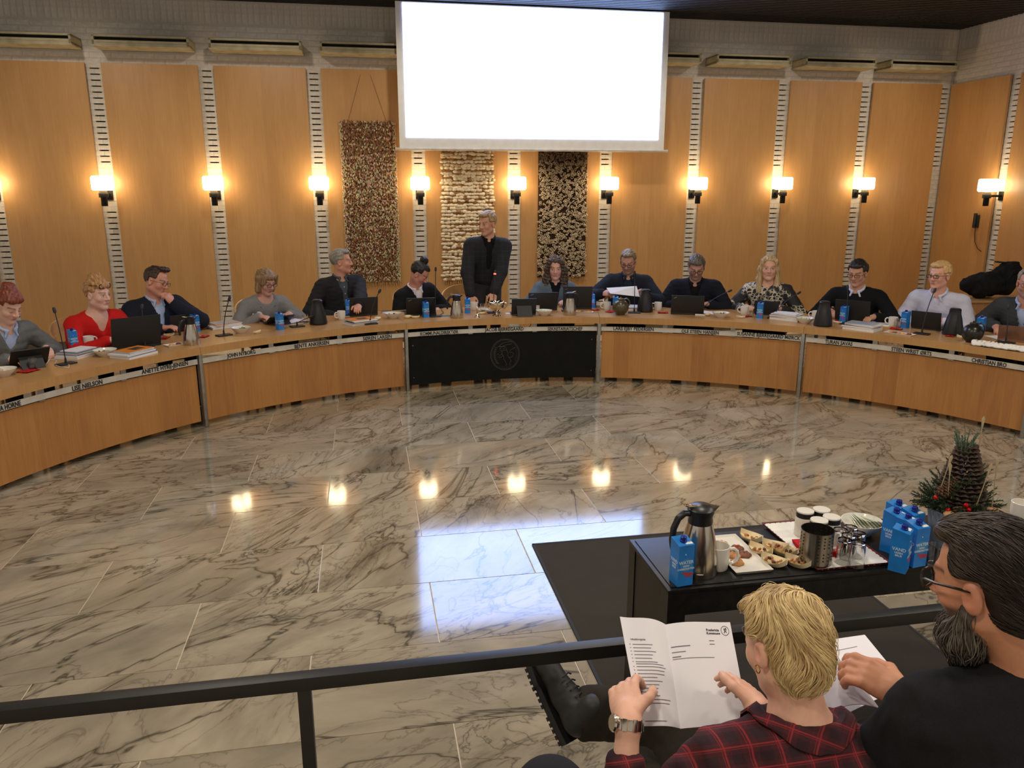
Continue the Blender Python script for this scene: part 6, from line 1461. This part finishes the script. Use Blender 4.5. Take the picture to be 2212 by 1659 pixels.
# shirt, collar
T = SDF(); torso2(T, .014, 1.04); cuff = elL + (wrL - elL) * .62; T.cone(shL, elL, .072, .062, .04); T.cone(elL, cuff, .060, .047, .02); T.cone(shR, elR, .072, .062, .04); T.cone(elR, elR + (wrR - elR) * .75, .060, .046, .02)
T.cone(N + u * .012 + fw * .045, N + u * .22 + fw * .05, .058, .10, .006, True); T.cone(N + u * .02 + fw * .10, N - u * .14 + fw * .17, .06, .02, .01, True)
cloth_out(T, .0085, 'plaid_shirt', F_PLAID, wm, .0065, 4)
from mathutils.bvhtree import BVHTree
sho = wm.children[-1]; bv = BVHTree.FromPolygons([v.co for v in sho.data.vertices], [p.vertices for p in sho.data.polygons])
b = MB(); vs = []; fs = []; n = 34; uv = Vector(u)     # turned-down collar lying on the shoulders
def drop(p):
    hit = bv.ray_cast(Vector(p) + uv * .12, -uv); q = np.array(hit[0]) if hit[0] is not None else np.array(p) - u * .05; e = float((N - q) @ u); return q + u * max(0, e - .036)
for i in range(n + 1):
    a = R(36) + R(288) * i / n; ca, sa = math.cos(a), math.sin(a); bk = max(0, -ca); tip = max(0, (abs(a - math.pi) / R(144) - .6) / .4)
    pt = lambda r: N + fw * (.010 + ca * r) + sx * sa * r
    st = pt(.060) + u * .014; tp = pt(.066) + u * (.034 + .004 * bk); tp2 = pt(.074) + u * (.034 + .004 * bk); r1, r2 = .092, .113 + .026 * tip
    m1 = drop(pt(r1)) + u * .018; m2 = drop(pt(r2)) + u * .015
    for q in (st, tp, tp2, m1, m2, m2 - u * .006, m1 - u * .006, pt(.068) + u * .018): vs.append(q)
for i in range(n):
    for j in range(8): j2 = (j + 1) % 8; fs.append((i * 8 + j, i * 8 + j2, i * 8 + 8 + j2, i * 8 + 8 + j))
fs += [tuple(range(7, -1, -1)), tuple(n * 8 + j for j in range(8))]
b.add(vs, fs).build('collar', plaid('red_plaid_bias', 33), wm, smooth=50)
MB().tube([N + fw * (.004 + math.cos(a) * .063) + sx * math.sin(a) * .060 + u * (.022 + .010 * max(0, -math.cos(a)) - .03 * max(0, math.cos(a))) for a in [2 * math.pi * i / 30 for i in range(30)]], .0011, 5, closed=True).build('necklace', MATS['gold'], wm)
# steel watch
d = nrm(wrL - elL); ctr = wrL - d * .004; ux = nrm(np.cross(d, (0, 0, 1.))); uz = np.cross(ux, d); wt = empty('watch_group'); bpy.data.objects.remove(wt)
b = MB(); M3 = lambda a: Matrix((tuple(ux * math.cos(a) + uz * math.sin(a)), tuple(d), tuple(-ux * math.sin(a) + uz * math.cos(a)))).transposed()
for i in range(18):
    a = 2 * math.pi * i / 18; p = ctr + (ux * math.cos(a) + uz * math.sin(a)) * .0350; b.box(p, (.0042, .027 if i % 2 else .024, .0112), M3(a), bev=.0008)
wo = b.build('watch_band', M_STEELP, wm); ac = math.atan2(float(np.array((-.95, -.2, .3)) @ uz), float(np.array((-.95, -.2, .3)) @ ux)); p = ctr + (ux * math.cos(ac) + uz * math.sin(ac)) * .0365
MB().lathe([(.001, -.005), (.020, -.005), (.021, .002), (.018, .006), (.001, .0065)], 22, p, M3(ac) @ Matrix.Rotation(R(90), 3, 'Y')).build('watch_case', M_STEELP, wo)
# legs: crossed, boot stretched under the rail
F_OLIVE = fabric('dark_olive_cotton', srgb(46, 40, 30), srgb(34, 30, 22), bump=.15)
kn = Lw(1450, 1560, 2.26); an = Lw(1268, 1540, 2.44); kn2 = np.array((.16, .46, .52)); an2 = np.array((.15, .47, .10)); T = SDF()
T.cone(H0 + np.array((-.09, .02, .0)), kn, .088, .072, .04); T.cone(kn, an + (kn - an) * .04, .072, .080, .04); T.cone(H0 + np.array((.09, .02, 0)), kn2, .088, .07, .04); T.cone(kn2, an2, .066, .06, .03); T.ell(H0, np.array((.19, .14, .12)), None, .05)
T.cone(an - nrm(kn - an) * .06, an + nrm(kn - an) * .03, .062, .058, .004, True)
cloth_out(T, .011, 'trousers', F_OLIVE, wm, .006, 2)
toe = Lw(1172, 1452, 2.50); heel = Lw(1240, 1612, 2.42); bd = nrm(toe - heel); lg = nrm(kn - an); sl = nrm(np.cross(bd, np.cross(lg, bd))); sd = np.cross(bd, sl); BM = np.stack([sd, bd, sl], 1); o_ = heel + bd * .03
M_BOOT = mat('black_leather_boot', (.016, .014, .012), .55, var=.2, scale=40)
S = SDF(); pb = lambda a, c, s=0: o_ + bd * a + sl * c + sd * s
S.cone(pb(.03, .055), pb(.11, .050), .040, .040, .03); S.cone(pb(.11, .045), pb(.21, .030), .040, .037, .03); S.cone(pb(.035, .055), pb(.045, .13), .042, .044, .03); S.ell(pb(.235, .028), np.array((.042, .045, .030)), BM, .02)
S.box(pb(.12, -.035), np.array((.2, .3, .028)), .002, BM, .004, True); V, Q = S.nets(.0065); V = relax(V, Q, 1); boot = link('boot', np_mesh('boot', V, Q, M_BOOT), wm)
b = MB(); rows = 15
outl = lambda f: (.036 + .008 * math.sin(f * math.pi) + (.006 if f > .6 else 0)) * (1 if f < .86 else math.sqrt(max(.05, 1 - ((f - .86) / .16) ** 2)))
poly = [(outl(i / 20), -.015 + .29 * i / 20) for i in range(21)] + [(-outl(i / 20), -.015 + .29 * i / 20) for i in range(20, -1, -1)]
MM = Matrix.Translation(o_) @ Matrix([list(r) for r in BM]).to_4x4(); b.prism(poly, -.016, .006, MM)
for i in range(rows):
    f = (i + .5) / rows
    if .34 < f < .42: continue
    for s in (-1, 1): b.box(MM @ Vector((s * (outl(f) - .0115), -.015 + .29 * f, -.0185)), (.026, .0125, .009), MM.to_3x3())
b.build('lug_sole', M_BMATT, boot, smooth=0)
b = MB()
for i in range(5): y0 = .075 + i * .022; b.tube([pb(y0, .085 + .008 * (4 - i) * .6, -.022), pb(y0 + .006, .094 + .008 * (4 - i) * .6, 0), pb(y0, .085 + .008 * (4 - i) * .6, .022)], .0028, 5)
b.build('laces', M_BMATT, boot)
S = SDF(); S.cone(an2 + np.array((0, -.03, -.06)), an2 + np.array((.02, .17, -.065)), .042, .036, .02); V, Q = S.nets(.012); V[:, 2] = np.maximum(V[:, 2], .002); link('boot', np_mesh('boot', V, Q, M_BOOT), wm)
# ---------------------------------------------------------------- open booklet
bk0 = Wp(1470, 1460, 2.0); bk = empty('booklet', bk0, 0, 'open white agenda booklet held by the woman in plaid', 'booklet')
TLc, TMc, BLc, BMc, TRc, BRc = [Wp(*q) - bk0 for q in ((1339, 1332, 2.11), (1438, 1349, 2.10), (1383, 1568, 1.93), (1470, 1574, 1.93), (1577, 1344, 2.09), (1619, 1566, 1.92))]
M_PAGE = mat('bright_page', srgb(232, 228, 232), .8, var=.01, scale=4)
def surf(left):
    A, Bq, C, D = (TLc, TMc, BLc, BMc) if left else (TMc, TRc, BMc, BRc); nn = nrm(np.cross(Bq - A, C - A)); nn = nn if nn[1] < 0 else -nn
    def P_(x, y):                                     # x,y in 0..1 from top-left
        p = (A * (1 - x) + Bq * x) * (1 - y) + (C * (1 - x) + D * x) * y
        bulge = (math.sin(math.pi * min(1, x * 1.0)) * x * .034 * (1 - .35 * y)) if left else (math.sin(math.pi * (1 - x) ** 1.6) * .012 * (1 - .5 * y))
        return p + nn * bulge
    return P_, nn
M_INK = mat('grey_ink', srgb(112, 110, 118), .8, var=0); M_INK2 = mat('dark_ink', srgb(40, 40, 44), .8, var=0)
for left in (True, False):
    P_, nn = surf(left); b = MB(); vs = []; fs = []; n = 12
    for i in range(n + 1):
        for j in range(n + 1): vs.append(P_(i / n, j / n))
    for i in range(n):
        for j in range(n): a = i * (n + 1) + j; fs.append((a, a + 1, a + n + 2, a + n + 1))
    m_ = len(vs); b.add(vs, fs); b.add([v - nn * (.0012 if left else .004) for v in vs], [tuple(reversed(f)) for f in fs])
    rim = [i * (n + 1) for i in range(n + 1)] + [n * (n + 1) + j for j in range(1, n + 1)] + [i * (n + 1) + n for i in range(n - 1, -1, -1)] + [j for j in range(n - 1, 0, -1)]
    b.f += [(rim[i], rim[(i + 1) % len(rim)], m_ + rim[(i + 1) % len(rim)], m_ + rim[i]) for i in range(len(rim))]; b.m += [0] * len(rim)
    pg = b.build('left_page' if left else 'right_page', M_PAGE, bk, smooth=50)
    def bar(x0, x1, y, w, m, b_):
        n = 10
        for i in range(n):
            xa, xb = x0 + (x1 - x0) * i / n, x0 + (x1 - x0) * (i + 1) / n; q = [P_(xa, y), P_(xb, y), P_(xb, y + w), P_(xa, y + w)]; b_.add([v + nn * .0006 for v in q], [(0, 1, 2, 3)])
    def ptext(txt, x, y, sz, m, bold=.0):
        o = text_mesh('printed_words', txt, 1.0, m, pg, 0, 'LEFT', bold); me = o.data; co = np.empty(len(me.vertices) * 3, np.float32); me.vertices.foreach_get('co', co); co = co.reshape(-1, 3)
        out = np.array([P_(x + c_[0] * sz / .21, y - c_[1] * sz / .297) + nn * .0007 for c_ in co]); me.vertices.foreach_set('co', out.astype(np.float32).ravel()); me.update()
    lines = MB(); rs = random.Random(4)
    if left:
        ptext('Indholdsfortegnelse', .14, .215, .0085, M_INK2, .01)
        y = .26
        for i in range(17): bar(.10, .125, y, .006, M_INK, lines); bar(.17, .17 + rs.uniform(.35, .68), y, .006, M_INK, lines); y += .033 + (.012 if i in (5,) else 0); 
        bar(.17, .78, .26 + 5 * .033 + .020, .006, M_INK, lines); bar(.14, .66, .955, .006, M_INK, lines)
    else:
        ptext('Fredericia', .60, .085, .0105, M_INK2, .03); ptext('Kommune', .60, .118, .0105, M_INK2, .03)
        for (yy, x1) in ((.19, .70), (.225, .70)): bar(.62, x1, yy, .007, M_INK, lines)
        bar(.03, .32, .235, .009, M_INK2, lines); bar(.03, .24, .29, .007, M_INK, lines); bar(.03, .16, .335, .009, M_INK2, lines); bar(.03, .66, .358, .006, M_INK, lines)
        b2 = MB(); cx, cy, rr = .895, .09, .05
        for i in range(24):
            a0, a1 = 2 * math.pi * i / 24, 2 * math.pi * (i + 1) / 24; q = [P_(cx + r_ * math.cos(a) * 1.41 * .9, cy + r_ * math.sin(a)) + nn * .0007 for a, r_ in ((a0, rr), (a1, rr), (a1, rr * .9), (a0, rr * .9))]; b2.add(q, [(0, 1, 2, 3)])
        for (x0, y0, x1, y1, w) in ((-.3, .5, .05, -.1, .16), (.05, -.1, .25, -.6, .2), (.05, -.1, -.35, -.25, .12), (0, .05, .35, .45, .14), (.1, -.2, -.25, -.55, .1), (.2, .1, .45, -.2, .08), (.45, -.2, .3, -.5, .07)):
            dx, dy = x1 - x0, y1 - y0; l_ = math.hypot(dx, dy); ex, ey = -dy / l_ * w / 2, dx / l_ * w / 2; q = [P_(cx + x * rr * 1.25, cy + y * rr) + nn * .0007 for x, y in ((x0 + ex, y0 + ey), (x1 + ex, y1 + ey), (x1 - ex, y1 - ey), (x0 - ex, y0 - ey))]; b2.add(q, [(0, 1, 2, 3)])
        b2.build('crest', M_INK2, pg, smooth=0)
    lines.build('text_lines', M_INK, pg, smooth=0)['kind'] = 'stuff'

# ---------------------------------------------------------------- bearded man in black
hcm = Wp(2136, 1262, 1.60); MBs = Vector((hcm[0] + .10, hcm[1] - .14, 0)); mn = empty('person', MBs, 0, 'bearded spectator with dark hair and glasses in a black tee seen from behind', 'person'); off2 = np.array(MBs)
h = Head(hcm - off2, rotm(34, 14, 0), 1.06); N = h.c + np.array((.085, -.035, -.175)); H0 = np.array((.03, 0, .50)); u = nrm(N - H0); TL = np.linalg.norm(N - H0); fw = nrm(np.array((0, 1., 0)) - u * u[1]); sx = np.cross(fw, u); TM = np.stack([sx, fw, u], 1)
Lm = lambda x, y, c: Wp(x, y, c) - off2
shL = N - u * .085 - sx * .20; shR = N - u * .085 + sx * .20; wrL = Lm(1958, 1508, 1.82); elL, wrL = ik(shL, wrL, .31, .27, (-.5, .1, -1))
B = SDF(); head_sdf(B, h, jaw=1.1, nose=1.1); B.cone(h.p(0, -.026, -.03), N, .058, .064, .03); torso2(B, -.01, 1.08); B.cone(shL, elL, .05, .042, .03)
parts = [B.nets(.009, .0044, (h.c - .14, h.c + .14))]
kn_ = Lm(1868, 1452, 1.86); fL = nrm(kn_ - wrL); HL = SDF(); HL.cone(elL, wrL, .042, .029, .02); hand_sdf(HL, wrL, fL, nrm(np.array((.05, -.55, .85))), np.array((.1, 1, .3)), .46, 1.10, .10, 1.0, r=.0092); parts.append(HL.nets(.0045))
V, Q = join_meshes(parts); V = relax(V, Q, 1, .35); skin = srgb(196, 136, 104); L = h.loc(V); col = np.tile(np.array(skin), (len(V), 1)); inh = (np.abs(L) < np.array((.12, .14, .16))).all(1); cc = col[inh]; head_paint(L[inh], cc, skin, srgb(60, 44, 34), beard=srgb(66, 54, 46), beard_amt=.9, eyes='down'); col[inh] = cc
ear = np.exp(-((np.abs(L[:, 0]) - .082) / .014) ** 2 - ((L[:, 2]) / .035) ** 2 - ((L[:, 1] + .005) / .025) ** 2)[:, None] * .5; col = col * (1 - ear) + np.array(srgb(176, 100, 78)) * ear
link('body', np_mesh('body', V, Q, M_SKIN, col), mn)
S = SDF(); hair_sdf(S, h, 'short', hl=.094, vol=.000); S.ell(h.p(0, -.052, -.02), np.array((.072, .064, .072)), h.R, .02); Vh, Qh = S.nets(.006); Vh = relax(Vh, Qh, 2); Nh = vnormals(Vh, Qh); Lh = h.loc(Vh); Vh = Vh + Nh * (wob(Lh * np.array((2.5, .6, 1)), 70, 2) * .0025)[:, None]; cb = np.tile(np.array(srgb(38, 28, 21)), (len(Vh), 1)); g_ = np.clip((Lh[:, 1] - .02) / .06, 0, 1)[:, None] * .5; cb = cb * (1 - g_) + np.array(srgb(96, 84, 70)) * g_
hm = link('hair', np_mesh('hair', Vh, Qh, M_LOCK, cb), mn)
NLm = Nh @ h.R; Lm2 = h.loc(Vh)
okm = lambda q: not ((q[1] > .045 and q[2] < .080) or (abs(q[0]) > .055 and q[1] > -.045 and q[2] < .034) or (q[1] > .0 and q[2] < .012))
def flowm(q, n): return np.array((q[0] * 5 + .25, -.9, -.55 - 4 * max(0, -q[1] - .02)))
b, cols = strands(h, 3000, 5, Lm2, NLm, okm, flowm, .050, .0011, srgb(30, 22, 17), srgb(84, 70, 57), seg=3, lift=.002, jit=.12, tone=lambda q: np.clip((q[1] + .02) / .09, 0, 1)); add_strands(b, cols, 'hair_strands', hm, M_LOCK)
# beard
S = SDF(); S.ell(h.p(0, .052, -.105), np.array((.052, .045, .055)), h.R, .03); S.cone(h.p(0, .06, -.11), h.p(0, .062, -.185), .036, .018, .03)
for s in (-1, 1): S.cone(h.p(s * .060, .004, -.030), h.p(s * .040, .040, -.10), .016, .030, .03)
S.ell(h.p(0, .105, -.04), np.array((.045, .03, .032)), h.R, .012, True); Vb, Qb = S.nets(.006); Vb = relax(Vb, Qb, 1); Nb = vnormals(Vb, Qb); Lb = h.loc(Vb); Vb = Vb + Nb * (wob(Lb * np.array((3, 3, .6)), 80, 3) * .004)[:, None]; f = np.clip(.5 + .6 * wob(Lb * np.array((3, 3, .5)), 120, 4), 0, 1)[:, None]; cb = np.array(srgb(40, 32, 27)) * (1 - f) + np.array(srgb(104, 94, 84)) * f
bo = link('beard', np_mesh('beard', Vb, Qb, M_LOCK, cb), mn)
NLb = Nb @ h.R; b, cols = strands(h, 700, 8, h.loc(Vb), NLb, lambda q: q[2] < -.03, lambda q, n: np.array((-q[0] * 2.5, .15, -1.0)), .060, .0012, srgb(36, 29, 25), srgb(150, 140, 128), seg=3, lift=.006, jit=.16); add_strands(b, cols, 'beard_strands', bo, M_LOCK)
glasses(h, mn, MATS['black_acetate'], w=.050, hh=.036, r=.0032)
T = SDF(); torso2(T, .016, 1.12); T.cone(shL, elL, .082, .074, .04); T.cone(elL, elL + (wrL - elL) * .55, .07, .058, .02); shx = shR + np.array((.05, .1, -.28)); T.cone(shR, shx, .082, .07, .04); T.cone(shx, shx + np.array((-.1, .24, .02)), .066, .05, .03)
T.cone(N + u * .018 + fw * .02, N + u * .25 + fw * .02, .072, .13, .006, True)
cloth_out(T, .010, 'black_tee', fabric('black_cotton', (.011, .011, .012), (.007, .007, .008), bump=.1), mn, .006, 7)
T = SDF()
for s in (1, -1): T.cone(H0 + np.array((s * .09, .02, 0)), np.array((s * .13, .46, .56)), .09, .07, .04); T.cone(np.array((s * .13, .46, .56)), np.array((s * .13, .47, .10)), .068, .06, .03)
T.ell(H0, np.array((.19, .14, .12)), None, .05); cloth_out(T, .013, 'trousers', MATS['dark_trousers'], mn, .004, 3)
S = SDF()
for s in (1, -1): S.cone((s * .13, .44, .05), (s * .14, .63, .045), .042, .036, .02)
V, Q = S.nets(.012); V[:, 2] = np.maximum(V[:, 2], .002); link('shoes', np_mesh('shoes', V, Q, M_BOOT), mn)
# his papers
def sheet(name, cs, label, bulge=.0, m=None, lines=True):
    c0 = sum(cs) / 4; o = empty(name, c0, 0, label, 'paper'); A, Bq, C, D = [c - c0 for c in cs]; nn = nrm(np.cross(Bq - A, D - A)); nn = nn if nn[2] > 0 else -nn; b = MB(); n = 10; vs = []; fs = []
    P_ = lambda x, y: (A * (1 - x) + Bq * x) * (1 - y) + (D * (1 - x) + C * x) * y + nn * bulge * math.sin(math.pi * x) * (1 - .5 * y)
    for i in range(n + 1):
        for j in range(n + 1): vs.append(P_(i / n, j / n))
    for i in range(n):
        for j in range(n): a = i * (n + 1) + j; fs.append((a, a + 1, a + n + 2, a + n + 1))
    b.add(vs, fs); b.add([v - nn * .0015 for v in vs], [tuple(reversed(f)) for f in fs]); b.build('page', m or M_PAGE, o, smooth=50)
    if lines:
        l = MB(); rs = random.Random(8)
        for i in range(9):
            y = .10 + i * .09; x0, x1 = .12, .12 + rs.uniform(.25, .7)
            for q in range(8): xa, xb = x0 + (x1 - x0) * q / 8, x0 + (x1 - x0) * (q + 1) / 8; l.add([P_(x, yy) + nn * .0008 for x, yy in ((xa, y), (xb, y), (xb, y + .007), (xa, y + .007))], [(0, 1, 2, 3)])
        l.build('text_lines', M_INK, o, smooth=0)['kind'] = 'stuff'
    return o, P_, nn
o, P_, nn = sheet('paper_sheet', [Wp(1700, 1395, 2.15), Wp(1868, 1371, 2.20), Wp(1957, 1480, 1.98), Wp(1790, 1560, 1.90)], 'white printed sheets on the lap of the bearded man')
sheet('turned_page', [Wp(1750, 1425, 2.05), Wp(1836, 1444, 1.99), Wp(1900, 1530, 1.86), Wp(1800, 1535, 1.86)], 'curling page between the fingers of the bearded man', .03, mat('thin_page', srgb(190, 186, 194), .8, var=.02), False)
# someone's knee at the bottom edge, and the plain chairs that carry the spectators
S = SDF(); kq = Wp(1190, 1722, 1.75); S.cone((0, 0, 0), (.02, -.42, -.06), .082, .095, .03); S.cone((0, 0, 0), (.0, .03, -.38), .080, .06, .03); S.cone((0, .03, -kq[2] + .06), (0, .18, -kq[2] + .05), .045, .04, .03); S.cone((.0, .03, -.38), (0, .03, -kq[2] + .06), .06, .05, .03)
V, Q = S.nets(.012); V[:, 2] = np.maximum(V[:, 2], -kq[2] + .001); V = relax(V, Q, 2); tag(link('trousered_leg', np_mesh('trousered_leg', V, Q, MATS['dark_trousers']), None, kq), 'dark trousered knee of a spectator poking in at the bottom edge', 'person')
M_CH2 = mat('black_chair_shell', (.012, .012, .012), .5, var=.05)
for loc, lab in ((WB, 'plain black chair under the woman in plaid'), (MBs, 'plain black chair under the bearded man')):
    t = empty('spectator_chair', (loc.x, loc.y, 0), 0, lab, 'chair', 'spectator chairs'); MB().box((0, .05, .40), (.42, .40, .03), bev=.01).build('seat', M_CH2, t)
    MB().box((0, -.215, .56), (.40, .02, .26), bev=.008).build('backrest', M_CH2, t)
    for sx_ in (-1, 1):
        for sy in (-.20, .22): MB().tube([(sx_ * .19, sy, 0), (sx_ * .18, sy, .39 if sy > 0 else .45)], .012, 8).build('leg', M_CH2, t)
